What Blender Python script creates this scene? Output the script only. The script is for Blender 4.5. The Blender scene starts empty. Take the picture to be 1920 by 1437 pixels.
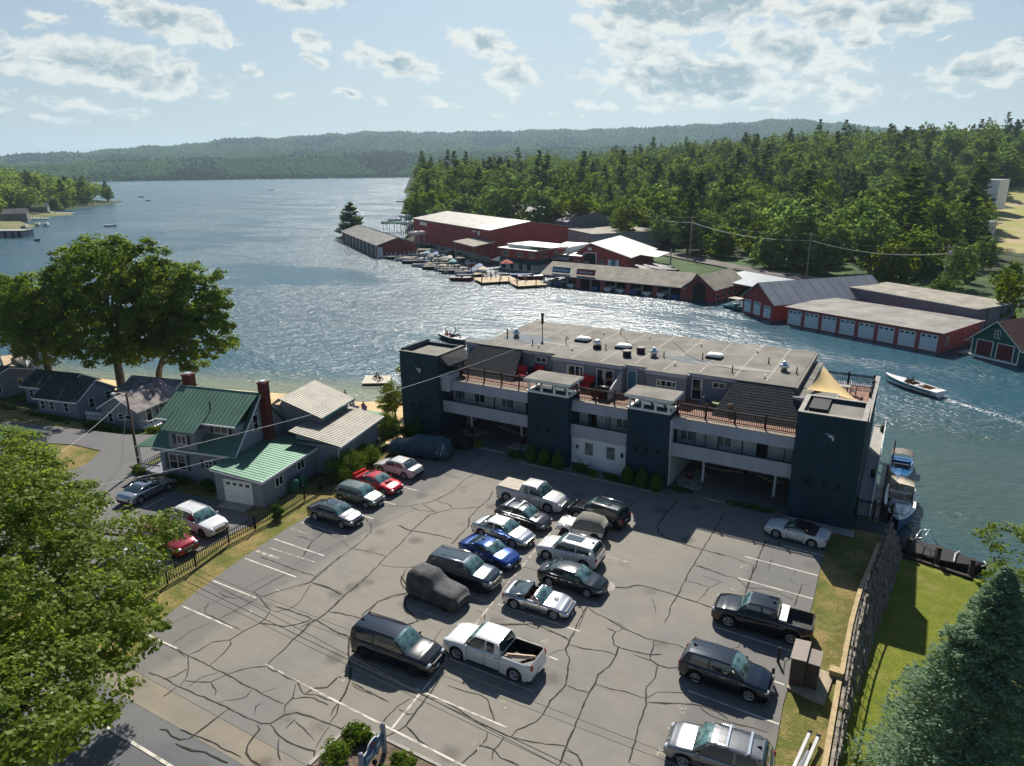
import bpy, math, random
import numpy as np
from mathutils import Vector, Matrix
R = math.radians
sc = bpy.context.scene
# ---------------------------------------------------------------- camera
# world frame: x runs along the motel front, y runs back towards the lake, z up, lot at z = 0
F_PX, CX, CY, CAM_H = 1314.0, 960.0, 718.5, 27.0
PITCH, ROLL, YAW = R(17.215), R(0.484), R(-29.93)
LD = np.array([math.cos(YAW), math.sin(YAW)]); DD = np.array([-math.sin(YAW), math.cos(YAW)])
_cp, _sp, _cr, _sr = math.cos(PITCH), math.sin(PITCH), math.cos(ROLL), math.sin(ROLL)
CAM = np.array([[_cr, _sr, 0], [-_sr, _cr, 0], [0, 0, 1]]) @ np.array([[1, 0, 0], [0, -_sp, -_cp], [0, _cp, -_sp]])
def w2(v): return np.array([v[0]*LD[0]+v[1]*LD[1], v[0]*DD[0]+v[1]*DD[1], v[2]])
def ray(px, py): return w2(CAM.T @ np.array([(px-CX)/F_PX, (py-CY)/F_PX, 1.0]))
def at(px, py, z=0.0):
    d = ray(px, py); t = (z-CAM_H)/d[2]
    return Vector((d[0]*t, d[1]*t, z))
cam = bpy.data.cameras.new('camera'); cam.lens = 36*F_PX/1920; cam.sensor_width = 36
cam.clip_start = 0.5; cam.clip_end = 30000
camo = bpy.data.objects.new('camera', cam); sc.collection.objects.link(camo); sc.camera = camo
_r, _d, _f = w2(CAM[0]), w2(CAM[1]), w2(CAM[2])
mw = Matrix.Identity(4)
for i in range(3):
    mw[i][0] = _r[i]; mw[i][1] = -_d[i]; mw[i][2] = -_f[i]
mw[2][3] = CAM_H
camo.matrix_world = mw
# ---------------------------------------------------------------- sun and view
SUN_DIR = Vector((-0.45, 0.893, 0)).normalized(); SUN_EL = R(42.5)
sun = bpy.data.lights.new('sun', 'SUN'); sun.energy = 5.0; sun.angle = R(0.55); sun.color = (1, .94, .84)
suno = bpy.data.objects.new('sun', sun); sc.collection.objects.link(suno)
sv = Vector((SUN_DIR.x*math.cos(SUN_EL), SUN_DIR.y*math.cos(SUN_EL), math.sin(SUN_EL)))
suno.rotation_euler = sv.to_track_quat('Z', 'Y').to_euler(); suno.location = (0, 0, 60)
sc.view_settings.view_transform = 'Standard'; sc.view_settings.look = 'None'
sc.view_settings.exposure = 0.58; sc.view_settings.gamma = 1
# ---------------------------------------------------------------- node helper
class NT:
    def __init__(s, tree): s.t = tree
    def n(s, typ, **kw):
        nd = s.t.nodes.new(typ); ins = {}
        for k, v in kw.items():
            if k.startswith('i_') or k.startswith('i') and k[1:].isdigit(): ins[k] = v
            else: setattr(nd, k, v)
        for k, v in ins.items():
            key = k[2:].replace('_', ' ') if k.startswith('i_') else int(k[1:])
            sock = nd.inputs[key]
            if isinstance(v, bpy.types.NodeSocket): s.t.links.new(v, sock)
            else: sock.default_value = v
        return nd
    def m(s, op, a, b=0.0, c=None, clamp=False):
        kw = dict(operation=op, use_clamp=clamp, i0=a)
        if b is not None: kw['i1'] = b
        if c is not None: kw['i2'] = c
        return s.n('ShaderNodeMath', **kw).outputs[0]
    def mix(s, f, a, b, mode='MIX'):
        nd = s.t.nodes.new('ShaderNodeMix'); nd.data_type = 'RGBA'; nd.blend_type = mode
        for i, v in ((0, f), (6, a), (7, b)):
            if isinstance(v, bpy.types.NodeSocket): s.t.links.new(v, nd.inputs[i])
            else: nd.inputs[i].default_value = v if i == 0 else (tuple(v)+(1,))[:4]
        return nd.outputs[2]
    def ramp(s, f, stops):
        nd = s.t.nodes.new('ShaderNodeMapRange'); s.t.links.new(f, nd.inputs[0])
        nd.interpolation_type = 'SMOOTHSTEP'
        nd.inputs[1].default_value, nd.inputs[2].default_value, nd.inputs[3].default_value, nd.inputs[4].default_value = stops
        return nd.outputs[0]
    def noise(s, vec, scale, detail=3, rough=.5, dist=0.0, out=0):
        return s.n('ShaderNodeTexNoise', i_Vector=vec, i_Scale=scale, i_Detail=detail, i_Roughness=rough, i_Distortion=dist).outputs[out]
    def link(s, a, b): s.t.links.new(a, b)
# ---------------------------------------------------------------- sky with clouds (world)
world = bpy.data.worlds.new('World'); sc.world = world; world.use_nodes = True
W = NT(world.node_tree); world.node_tree.nodes.clear()
SKY_STR = 0.05
sky = W.n('ShaderNodeTexSky', sky_type='NISHITA', sun_disc=False, sun_elevation=SUN_EL, sun_rotation=math.atan2(SUN_DIR.x, SUN_DIR.y),
          altitude=200, air_density=1.0, dust_density=1.6, ozone_density=1.3)
tc = W.n('ShaderNodeTexCoord').outputs['Generated']
sep = W.n('ShaderNodeSeparateXYZ', i0=tc)
az = W.m('ARCTAN2', sep.outputs[0], sep.outputs[1]); el = W.m('ARCSINE', sep.outputs[2])
vec = W.n('ShaderNodeCombineXYZ', i0=az, i1=el, i2=0.0).outputs[0]
def azel(px, py):
    d = ray(px, py); d = d/np.linalg.norm(d); return math.atan2(d[0], d[1]), math.asin(d[2])
CLOUDS = [  # photo position of each cloud bank: centre, half width, half height, tilt (deg, clockwise), strength
 (300,35,150,38,14,1.1),(90,35,50,14,20,.7),(215,125,190,48,12,1.1),(60,125,110,28,8,.8),(340,140,70,30,10,.9),(150,200,190,28,4,.6),
 (555,2,95,18,0,1),(585,75,52,20,26,1),(590,115,38,16,14,.8),(470,135,38,18,10,.7),(740,118,125,28,16,1),(535,182,48,13,6,.6),(650,178,34,12,14,.7),
 (715,190,38,14,20,.6),(910,78,78,28,8,1.05),(960,140,62,48,20,1),(820,195,80,18,10,.55),(1280,8,200,50,2,1.6),(1130,45,80,26,10,.9),
 (1210,90,130,45,20,.95),(1310,150,180,52,6,1.45),(1200,145,140,40,8,.9),(1480,90,170,48,18,1),(1560,30,160,36,8,1),(1690,28,110,34,2,1.2),
 (1600,75,90,26,10,.8),(1530,150,130,36,12,.7),(1590,175,70,40,4,.85),(1850,130,110,32,0,1.05),(1900,105,50,30,0,.8),(1110,195,60,16,6,.75),(1245,205,70,16,4,.8),
 (1760,175,150,24,4,.5),(60,215,140,20,4,.5),(460,232,80,12,3,.35),(1450,205,200,22,2,.5),(1000,215,160,16,3,.4),(1895,75,40,10,0,.5),(1780,72,30,8,-10,.4)]
dens = None
warp = W.n('ShaderNodeTexNoise', i_Vector=vec, i_Scale=30.0, i_Detail=5.0)
wv = W.n('ShaderNodeVectorMath', operation='MULTIPLY_ADD', i0=warp.outputs['Color'], i1=(.03, .018, 0), i2=vec).outputs[0]
wv = W.n('ShaderNodeVectorMath', operation='SUBTRACT', i0=wv, i1=(.015, .009, 0)).outputs[0]
for (cx_, cy_, rx_, ry_, tl, st) in CLOUDS:
    a0, e0 = azel(cx_, cy_)
    mp = W.n('ShaderNodeMapping', vector_type='TEXTURE', i_Vector=wv, i_Location=(a0, e0, 0), i_Rotation=(0, 0, R(-tl*.8)),
             i_Scale=(rx_/F_PX*1.15, ry_/F_PX*1.15, 1))
    g = W.n('ShaderNodeTexGradient', gradient_type='SPHERICAL', i_Vector=mp.outputs[0]).outputs['Fac']
    g = W.m('MULTIPLY', g, st)
    dens = g if dens is None else W.m('MAXIMUM', dens, g)
st_v = W.n('ShaderNodeMapping', i_Vector=wv, i_Rotation=(0, 0, R(9)), i_Scale=(1, 1.9, 1)).outputs[0]
n1 = W.noise(st_v, 34.0, 9, .58, .2)
sh_v = W.n('ShaderNodeVectorMath', operation='ADD', i0=st_v, i1=(.003, .013, 0)).outputs[0]
n2 = W.noise(sh_v, 34.0, 5, .55, .2)
fine = W.noise(st_v, 90.0, 6, .6, .2)
d1 = W.m('ADD', W.m('MULTIPLY', dens, 1.0), W.m('MULTIPLY', W.m('SUBTRACT', n1, .52), 1.5))
mask = W.ramp(d1, (.26, .58, 0, 1))
thick = W.ramp(d1, (.42, 1.0, 0, 1))
lit = W.m('SUBTRACT', n1, n2)
lit = W.m('ADD', W.m('MULTIPLY', lit, 3.4), W.m('MULTIPLY', W.m('SUBTRACT', fine, .5), .5))
shade = W.m('ADD', W.m('MULTIPLY', lit, -1.0), W.m('SUBTRACT', W.m('MULTIPLY', thick, 1.15), .2), clamp=True)
K = .70/SKY_STR
ccol = W.mix(shade, (.78*K, .80*K, .76*K), (.32*K, .42*K, .47*K))
haze_n = W.ramp(el, (0.0, .16, 1, 0))
skyc = W.mix(1.0, sky.outputs[0], (1.0, 1.08, 1.10), 'MULTIPLY')
skyc = W.mix(W.m('MULTIPLY', haze_n, .72), skyc, (.53*K, .61*K, .62*K))
skyc = W.mix(W.ramp(el, (.12, .4, .45, .0)), skyc, (.37*K, .49*K, .60*K))
vis = W.m('MULTIPLY', mask, W.ramp(el, (.0, .07, .3, .95)))
fc = W.mix(vis, skyc, ccol)
fc = W.mix(1.0, fc, W.mix(W.ramp(el, (.22, .55, 0, 1)), (1, 1, 1), (.60, .74, .92)), 'MULTIPLY')
bg = W.n('ShaderNodeBackground', i_Color=fc, i_Strength=SKY_STR)
wo = W.n('ShaderNodeOutputWorld'); W.link(bg.outputs[0], wo.inputs[0])
world.cycles.sampling_method = 'MANUAL'; world.cycles.sample_map_resolution = 512
# ---------------------------------------------------------------- materials
MATS = {}
def mat(name, col, rough=.7, metal=0.0, var=.12, scale=3.0, bump=0.0, bscale=None, spec=.22, coat=0.0, col2=None, f2=.5, trans=0.0, obj=True, detail=4, tint=0.0, streak=0.0):
    if name in MATS: return MATS[name]
    m = bpy.data.materials.new(name); m.use_nodes = True; t = NT(m.node_tree)
    b = m.node_tree.nodes['Principled BSDF']
    b.inputs['Roughness'].default_value = rough; b.inputs['Metallic'].default_value = metal
    b.inputs['Specular IOR Level'].default_value = spec; b.inputs['Coat Weight'].default_value = coat
    if coat: b.inputs['Coat Roughness'].default_value = .06
    v = t.n('ShaderNodeTexCoord').outputs['Object']
    nz = t.noise(v, scale, detail, .6)
    f = t.ramp(nz, (.3, .7, 0, 1))
    c2 = col2 if col2 else tuple(min(1, c*(1-var*1.6)) for c in col)
    c1 = col if col2 else tuple(min(1, c*(1+var)) for c in col)
    c = t.mix(f if not col2 else t.ramp(nz, (f2-.1, f2+.1, 0, 1)), c1, c2)
    if tint:
        oi = t.n('ShaderNodeObjectInfo').outputs['Random']
        hs = t.n('ShaderNodeHueSaturation', i_Hue=t.m('ADD', t.m('MULTIPLY', oi, tint*.25), .5-tint*.125), i_Saturation=1.0,
                 i_Value=t.m('ADD', t.m('MULTIPLY', oi, tint*2), 1-tint), i_Color=c)
        c = hs.outputs[0]
    if streak:
        sv_ = t.n('ShaderNodeMapping', i_Vector=v, i_Scale=(1.7, 1.7, .12)).outputs[0]
        c = t.mix(t.m('MULTIPLY', t.ramp(t.noise(sv_, 1.0, 5, .65), (.42, .75, 0, 1)), streak), c, tuple(q*.45 for q in col))
        c = t.mix(t.m('MULTIPLY', t.ramp(t.noise(v, .35, 4, .6), (.45, .7, 0, 1)), streak*.7), c, tuple(min(1, q*1.35) for q in col))
    t.link(c, b.inputs['Base Color'])
    if bump:
        bn = t.noise(v, bscale or scale*4, 4, .6)
        bp = t.n('ShaderNodeBump', i_Strength=bump, i_Distance=.05, i_Height=bn)
        t.link(bp.outputs[0], b.inputs['Normal'])
    MATS[name] = m; return m
def paint(name, col, metal=.35, rough=.28):
    return mat('paint_'+name, col, rough*.7, metal, var=.03, scale=1.2, coat=.8, spec=.5)
def leaf_mat(name, c1, c2, c3, trans=.35, tint=.0, scale=.35, gloss=.0):
    if name in MATS: return MATS[name]
    m = bpy.data.materials.new(name); m.use_nodes = True; t = NT(m.node_tree); m.node_tree.nodes.clear()
    g = t.n('ShaderNodeNewGeometry').outputs['Random Per Island']
    v = t.n('ShaderNodeTexCoord').outputs['Object']
    nz = t.ramp(t.noise(v, scale, 3, .6), (.35, .65, 0, 1))
    c = t.mix(nz, c1, c2); c = t.mix(t.m('MULTIPLY', g, .55), c, c3)
    if tint:
        oi = t.n('ShaderNodeObjectInfo').outputs['Random']
        c = t.n('ShaderNodeHueSaturation', i_Hue=t.m('ADD', t.m('MULTIPLY', oi, tint*.16), .5-tint*.08), i_Saturation=t.m('SUBTRACT', 1.1, t.m('MULTIPLY', oi, tint)),
                i_Value=t.m('ADD', t.m('MULTIPLY', oi, tint*1.6), 1-tint*.8), i_Color=c).outputs[0]
    d = t.n('ShaderNodeBsdfDiffuse', i_Color=c, i_Roughness=.5)
    tr = t.n('ShaderNodeBsdfTranslucent', i_Color=t.mix(.5, c, (.30, .42, .03)))
    gl = t.n('ShaderNodeBsdfGlossy', i_Color=(.7, .8, .5, 1), i_Roughness=.5)
    mx = t.n('ShaderNodeMixShader', i0=trans, i1=d.outputs[0], i2=tr.outputs[0])
    m2 = t.n('ShaderNodeMixShader', i0=gloss, i1=mx.outputs[0], i2=gl.outputs[0])
    o = t.n('ShaderNodeOutputMaterial'); t.link(m2.outputs[0], o.inputs[0])
    MATS[name] = m; return m
# ---------------------------------------------------------------- mesh builder
class MB:
    def __init__(s): s.v = []; s.f = []; s.mi = []; s.sm = []
    def face(s, pts, m=0, smooth=False):
        n = len(s.v); s.v += [tuple(p) for p in pts]; s.f.append(tuple(range(n, n+len(pts)))); s.mi.append(m); s.sm.append(smooth)
    def box(s, x0, x1, y0, y1, z0, z1, m=0):
        s.hexa([(x0,y0,z0),(x1,y0,z0),(x1,y1,z0),(x0,y1,z0)], [(x0,y0,z1),(x1,y0,z1),(x1,y1,z1),(x0,y1,z1)], m); return s
    def hexa(s, b, t, m=0):
        n = len(s.v); k = len(b); s.v += [tuple(p) for p in b]+[tuple(p) for p in t]
        fs = [tuple(n+i for i in reversed(range(k))), tuple(n+k+i for i in range(k))]
        fs += [(n+i, n+(i+1) % k, n+k+(i+1) % k, n+k+i) for i in range(k)]
        s.f += fs; s.mi += [m]*len(fs); s.sm += [False]*len(fs); return s
    def prism(s, poly, z0, z1, m=0):
        return s.hexa([(p[0], p[1], z0) for p in poly], [(p[0], p[1], z1) for p in poly], m)
    def slab(s, quad, t, m=0):   # quad (any planar polygon, 3-D), thickened downwards by t
        return s.hexa([(p[0], p[1], p[2]-t) for p in quad], [tuple(p) for p in quad], m)
    def bar(s, a, b, r, n=6, r2=None, m=0, smooth=True, cap=True):
        a = Vector(a); b = Vector(b); d = (b-a)
        if d.length < 1e-6: return s
        d.normalize(); u = d.orthogonal().normalized(); w = d.cross(u); r2 = r if r2 is None else r2
        k = len(s.v)
        for c, rr in ((a, r), (b, r2)):
            for i in range(n):
                t = 2*math.pi*(i+.5)/n; s.v.append(tuple(c+u*(rr*math.cos(t))+w*(rr*math.sin(t))))
        for i in range(n):
            j = (i+1) % n; s.f.append((k+i, k+j, k+n+j, k+n+i)); s.mi.append(m); s.sm.append(smooth and n > 4)
        if cap:
            s.f += [tuple(k+i for i in reversed(range(n))), tuple(k+n+i for i in range(n))]; s.mi += [m, m]; s.sm += [False, False]
        return s
    def path(s, pts, r, n=6, m=0):
        for a, b in zip(pts[:-1], pts[1:]): s.bar(a, b, r, n, m=m, cap=False)
        return s
    def tube(s, pts, rad, n=7, m=0):   # one continuous tapered tube
        k0 = len(s.v); P = [Vector(p) for p in pts]
        for i, p in enumerate(P):
            d = (P[min(i+1, len(P)-1)]-P[max(i-1, 0)]).normalized(); u = d.cross(Vector((.31, .95, .02))).normalized(); w = d.cross(u)
            for j in range(n):
                t = 2*math.pi*j/n; s.v.append(tuple(p+u*(rad[i]*math.cos(t))+w*(rad[i]*math.sin(t))))
        for i in range(len(P)-1):
            for j in range(n):
                a = k0+i*n+j; b = k0+i*n+(j+1) % n; s.f.append((a, b, b+n, a+n)); s.mi.append(m); s.sm.append(True)
        s.f.append(tuple(k0+(len(P)-1)*n+j for j in range(n))); s.mi.append(m); s.sm.append(False)
        return s
    def lathe(s, prof, c=(0, 0, 0), n=12, m=0, axis='z', smooth=True):
        k = len(s.v)
        for (r, h) in prof:
            for i in range(n):
                t = 2*math.pi*i/n; x, y = r*math.cos(t), r*math.sin(t)
                p = (x, y, h) if axis == 'z' else ((x, h, y) if axis == 'y' else (h, x, y))
                s.v.append((c[0]+p[0], c[1]+p[1], c[2]+p[2]))
        for q in range(len(prof)-1):
            for i in range(n):
                j = (i+1) % n; s.f.append((k+q*n+i, k+q*n+j, k+(q+1)*n+j, k+(q+1)*n+i)); s.mi.append(m); s.sm.append(smooth)
        for q, rv in ((0, True), (len(prof)-1, False)):
            if prof[q][0] > 1e-3:
                ids = [k+q*n+i for i in range(n)]; s.f.append(tuple(reversed(ids)) if rv else tuple(ids)); s.mi.append(m); s.sm.append(False)
        return s
    def ball(s, c, r, n=8, m=0, squash=(1, 1, 1)):
        prof = [(max(1e-4, math.sin(math.pi*i/(n//2+2))), -math.cos(math.pi*i/(n//2+2))) for i in range(n//2+3)]
        k = len(s.v); s.lathe(prof, n=n, m=m)
        for i in range(k, len(s.v)):
            v = s.v[i]; s.v[i] = (c[0]+v[0]*r*squash[0], c[1]+v[1]*r*squash[1], c[2]+v[2]*r*squash[2])
        return s
    def loft(s, secs, m=0, smooth=True, closed=False, caps=True):
        k = len(s.v); n = len(secs[0])
        for q in secs: s.v += [tuple(p) for p in q]
        for i in range(len(secs)-1):
            for j in range(n if closed else n-1):
                a = k+i*n+j; b = k+i*n+(j+1) % n; s.f.append((a, b, b+n, a+n)); s.mi.append(m); s.sm.append(smooth)
        if caps:
            for q, rv in ((0, False), (len(secs)-1, True)):
                ids = [k+q*n+i for i in range(n)]; s.f.append(tuple(reversed(ids)) if rv else tuple(ids)); s.mi.append(m); s.sm.append(False)
        return s
    def build(s, name, mats, parent=None, loc=None, rz=0.0):
        me = bpy.data.meshes.new(name); me.from_pydata(s.v, [], s.f)
        if not isinstance(mats, (list, tuple)): mats = [mats]
        for m in mats: me.materials.append(m)
        me.polygons.foreach_set('material_index', s.mi); me.polygons.foreach_set('use_smooth', s.sm); me.update()
        o = bpy.data.objects.new(name, me); sc.collection.objects.link(o)
        if parent is not None: o.parent = parent
        if loc is not None: o.location = loc
        o.rotation_euler = (0, 0, rz); return o
def np_mesh(name, V, Fq, mats, mi=None, smooth=False, parent=None, loc=None, link=True):
    V = np.asarray(V, np.float32); Fq = np.asarray(Fq, np.int32); k = Fq.shape[1]
    me = bpy.data.meshes.new(name); me.vertices.add(len(V)); me.vertices.foreach_set('co', V.ravel())
    me.loops.add(Fq.size); me.loops.foreach_set('vertex_index', Fq.ravel())
    me.polygons.add(len(Fq)); me.polygons.foreach_set('loop_start', np.arange(0, Fq.size, k, dtype=np.int32))
    for m in (mats if isinstance(mats, (list, tuple)) else [mats]): me.materials.append(m)
    if mi is not None: me.polygons.foreach_set('material_index', np.asarray(mi, np.int32))
    if smooth: me.polygons.foreach_set('use_smooth', np.ones(len(Fq), bool))
    me.update(calc_edges=True); me.validate()
    o = bpy.data.objects.new(name, me)
    if link: sc.collection.objects.link(o)
    if parent is not None: o.parent = parent
    if loc is not None: o.location = loc
    return o
def tag(o, label=None, cat=None, group=None, kind=None):
    for k, v in (('label', label), ('category', cat), ('group', group), ('kind', kind)):
        if v: o[k] = v
    return o
def thing(name, label, cat, loc=(0, 0, 0), rz=0.0, group=None):
    o = bpy.data.objects.new(name, None); sc.collection.objects.link(o); o.empty_display_size = .3
    o.location = loc; o.rotation_euler = (0, 0, rz); return tag(o, label, cat, group)
def copy_tree(o, parent=None):
    c = o.copy(); sc.collection.objects.link(c); c.parent = parent
    for ch in [q for q in ALL_CHILDREN(o)]: copy_tree(ch, c)
    return c
def ALL_CHILDREN(o): return list(o.children)
def struct(name, mb, m, **kw):
    o = mb.build(name, m, **kw); o['kind'] = 'structure'; return o
def sheet(name, poly, z, m, kind='structure'):
    b = MB(); b.face([(p[0], p[1], z) for p in poly]); o = b.build(name, m)
    if kind: o['kind'] = kind
    return o
# ---------------------------------------------------------------- ground materials
def ss(a, b, x): t = max(0, min(1, (x-a)/(b-a))); return t*t*(3-2*t)
def interp(pts, x):
    if x <= pts[0][0]: return pts[0][1]
    for (a, b), (c, d) in zip(pts[:-1], pts[1:]):
        if x <= c: return b+(d-b)*(x-a)/(c-a)
    return pts[-1][1]
def grass_mat(name, g1, g2, dry, amt):
    m = bpy.data.materials.new(name); m.use_nodes = True; t = NT(m.node_tree); b = m.node_tree.nodes['Principled BSDF']
    v = t.n('ShaderNodeTexCoord').outputs['Object']
    c = t.mix(t.ramp(t.noise(v, 1.1, 5, .65), (.35, .65, 0, 1)), g1, g2)
    c = t.mix(t.ramp(t.noise(v, .34, 6, .7), (amt-.1, amt+.12, 0, 1)), c, dry)
    f = t.noise(v, 9.0, 4, .7); c = t.mix(t.ramp(f, (.3, .75, 0, .8)), c, tuple(q*.45 for q in g1))
    f3 = t.noise(v, 24.0, 2, .6); c = t.mix(t.ramp(f3, (.55, .8, 0, .5)), c, tuple(min(1, q*1.5) for q in dry))
    b.inputs['Roughness'].default_value = .9; b.inputs['Specular IOR Level'].default_value = .15
    t.link(c, b.inputs['Base Color'])
    t.link(t.n('ShaderNodeBump', i_Strength=.9, i_Distance=.12, i_Height=t.noise(v, 14.0, 3, .7)).outputs[0], b.inputs['Normal'])
    return m
M_DRY = grass_mat('dry_grass', (.13, .16, .035), (.20, .20, .05), (.40, .29, .12), .5)
M_LAWN = grass_mat('lawn_grass', (.15, .195, .020), (.23, .25, .03), (.30, .28, .08), .60)
M_WILD = grass_mat('wild_grass', (.05, .085, .025), (.09, .12, .03), (.16, .15, .07), .55)
M_SAND = mat('sand', (.55, .40, .22), .95, var=.1, scale=.8, bump=.5, bscale=9)
def asphalt(name, a, b_, fl=.5, big=.09, crack=.0):
    m = bpy.data.materials.new(name); m.use_nodes = True; t = NT(m.node_tree); b = m.node_tree.nodes['Principled BSDF']
    v = t.n('ShaderNodeTexCoord').outputs['Object']
    c = t.mix(t.ramp(t.noise(v, big, 4, .55, .6), (fl-.12, fl+.12, 0, 1)), a, b_)
    c = t.mix(t.ramp(t.noise(v, .8, 6, .7), (.3, .72, 0, .32)), c, tuple(q*.62 for q in a))
    stv = t.n('ShaderNodeMapping', i_Vector=v, i_Scale=(.14, 1.3, 1), i_Rotation=(0, 0, R(88))).outputs[0]
    c = t.mix(t.ramp(t.noise(stv, 1.0, 4, .6), (.45, .75, 0, .28)), c, tuple(q*.6 for q in a))
    stv2 = t.n('ShaderNodeMapping', i_Vector=v, i_Scale=(.09, 1.9, 1)).outputs[0]
    c = t.mix(t.ramp(t.noise(stv2, 1.0, 4, .6), (.5, .8, 0, .22)), c, tuple(min(1, q*1.35) for q in a))
    sp = t.noise(v, 55.0, 2, .6); c = t.mix(t.ramp(sp, (.35, .8, 0, .35)), c, tuple(min(1, q*1.9) for q in a))
    oil = t.n('ShaderNodeTexVoronoi', i_Vector=v, i_Scale=.36, i_Randomness=1.0).outputs['Distance']
    oil = t.m('ADD', oil, t.m('MULTIPLY', t.noise(v, 3.0, 4, .6), .22))
    c = t.mix(t.ramp(oil, (.2, .40, .6, 0)), c, tuple(q*.42 for q in a))
    if big == .09:
        xs_ = t.n('ShaderNodeSeparateXYZ', i0=v).outputs[0]; wob = t.m('MULTIPLY', t.m('SUBTRACT', t.noise(v, .5, 4, .6), .5), 2.0)
        e_ = t.m('ADD', t.ramp(t.m('ADD', xs_, wob), (-34.6, -33.4, 1, 0)), t.ramp(t.m('ADD', xs_, wob), (-7.6, -6.6, 0, 1)), clamp=True)
        c = t.mix(t.m('MULTIPLY', e_, .55), c, (.115, .118, .122))
    t.link(c, b.inputs['Base Color']); b.inputs['Roughness'].default_value = .85; b.inputs['Specular IOR Level'].default_value = .15
    t.link(t.n('ShaderNodeBump', i_Strength=.35, i_Distance=.02, i_Height=sp).outputs[0], b.inputs['Normal'])
    return m
M_ASPH = asphalt('asphalt_lot', (.215, .198, .170), (.155, .156, .155), .56)
M_ASPH2 = asphalt('asphalt_drive', (.19, .18, .165), (.13, .13, .13), .5)
M_ROAD = asphalt('asphalt_road', (.11, .115, .12), (.15, .15, .15), .5)
M_VERGE = asphalt('asphalt_sandy', (.23, .20, .155), (.19, .175, .15), .5, .3)
M_TAR = mat('crack_tar', (.050, .045, .040), .95, var=.1, scale=2, spec=.05)
M_LINE = mat('road_paint', (.56, .53, .46), .8, var=.08, scale=1.5, col2=(.27, .25, .22), f2=.56, detail=6)
M_LINEY = mat('road_paint_worn', (.50, .46, .36), .75, var=.1, scale=2.5, col2=(.23, .21, .18), f2=.46, detail=6)
M_CONC = mat('concrete', (.33, .31, .28), .85, var=.1, scale=1.5, bump=.2)
# ---------------------------------------------------------------- water
def water_mat():
    m = bpy.data.materials.new('lake_water'); m.use_nodes = True; t = NT(m.node_tree); b = m.node_tree.nodes['Principled BSDF']
    v = t.n('ShaderNodeTexCoord').outputs['Object']
    sp = t.n('ShaderNodeSeparateXYZ', i0=v)
    deep = t.mix(t.ramp(t.noise(v, .012, 3, .6), (.35, .65, 0, 1)), (.014, .062, .092), (.022, .080, .110))
    # green shallows in the boat channel beside the motel and by the beach (distance from the shore)
    dx = t.m('DIVIDE', t.m('ADD', sp.outputs[0], -9.0), 22.0); dy = t.m('DIVIDE', t.m('ADD', sp.outputs[1], -78.0), 28.0)
    r2 = t.m('SQRT', t.m('ADD', t.m('MULTIPLY', dx, dx), t.m('MULTIPLY', dy, dy)))
    r2 = t.m('ADD', r2, t.m('MULTIPLY', t.noise(v, .11, 4, .6), .7))
    c = t.mix(t.ramp(r2, (.6, 1.45, 1, 0)), deep, (.045, .080, .070))
    # sandy shallows along the beach line y = 93 + 0.36 x
    bd = t.m('SUBTRACT', t.m('ADD', t.m('MULTIPLY', sp.outputs[0], .33), 89.6), sp.outputs[1])
    bd = t.m('ADD', bd, t.m('MULTIPLY', t.m('SUBTRACT', t.noise(v, .25, 4, .6), .5), 6.0))
    left = t.ramp(sp.outputs[0], (-57, -50, 1, 0))
    c = t.mix(t.m('MULTIPLY', t.ramp(bd, (-13, -.3, 0, 1)), left), c, (.17, .19, .12))
    t.link(c, b.inputs['Base Color']); b.inputs['Roughness'].default_value = .23
    b.inputs['IOR'].default_value = 1.33; b.inputs['Specular IOR Level'].default_value = .5
    wv_ = t.n('ShaderNodeMapping', i_Vector=v, i_Rotation=(0, 0, R(-16)), i_Scale=(.55, 1, 1)).outputs[0]
    h = t.m('MULTIPLY', t.noise(wv_, 2.2, 4, .62, .4), .42)
    h = t.m('ADD', h, t.m('MULTIPLY', t.noise(wv_, .55, 3, .55, .3), .85))
    h = t.m('ADD', h, t.m('MULTIPLY', t.noise(wv_, 7.0, 3, .6), .05))
    gust = t.ramp(t.noise(t.n('ShaderNodeMapping', i_Vector=v, i_Rotation=(0, 0, R(-20)), i_Scale=(.35, 1, 1)).outputs[0], .035, 5, .65, .8), (.3, .7, .35, 1.15))
    bp = t.n('ShaderNodeBump', i_Distance=1.0, i_Height=h); ch = t.m('MULTIPLY', t.ramp(sp.outputs[0], (-110, -60, 1, .55)), t.ramp(sp.outputs[1], (60, 110, .75, 1)))
    t.link(t.m('MULTIPLY', gust, ch), bp.inputs['Strength'])
    t.link(bp.outputs[0], b.inputs['Normal'])
    return m
M_WATER = water_mat()
wb = MB(); ring = [0, 60, 120, 240, 480, 1000, 2200, 5000, 12000]
prev = None
for r_ in ring[1:]:
    pass
sheet('water', [(-14000, -2000), (14000, -2000), (14000, 14000), (-14000, 14000)], -3.0, M_WATER)
# ---------------------------------------------------------------- near ground, one sheet
WALLX = [(-20, 0.05), (30, 0.0), (39, -.03), (42.3, 0), (46.1, .18), (50.2, .6), (57.3, 1.2), (58.4, -1.5), (90, -1.5)]
SHORE = [(-200, 40), (-130, 50), (-92, 59.6), (-80, 63), (-71.7, 65.3), (-64.3, 65.8), (-59.4, 68.7), (-56, 71), (-45, 73.5)]
def ground_z(x, y):
    wx = interp(WALLX, y)
    if x > wx+.1:
        z = -.35-2.1*ss(22, 52, y); return z if y < 57.2-.12*(x-2) else z-1.8*ss(57-.12*(x-2), 58.5-.12*(x-2), y)
    if x < -44.5:
        ys = interp(SHORE, x); z0 = -1.0*ss(37, 43, y) if x < -61 else -1.0*ss(44, 50, y)
        y0 = min(45, ys-12) if x < -61 else 50; t = max(0, (y-y0)/(ys-y0))
        return -.06+z0-(2.94+z0)*min(1, t)**.85-.3*max(0, y-ys)
    return -.06-4*ss(73.3, 75, y)
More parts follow.
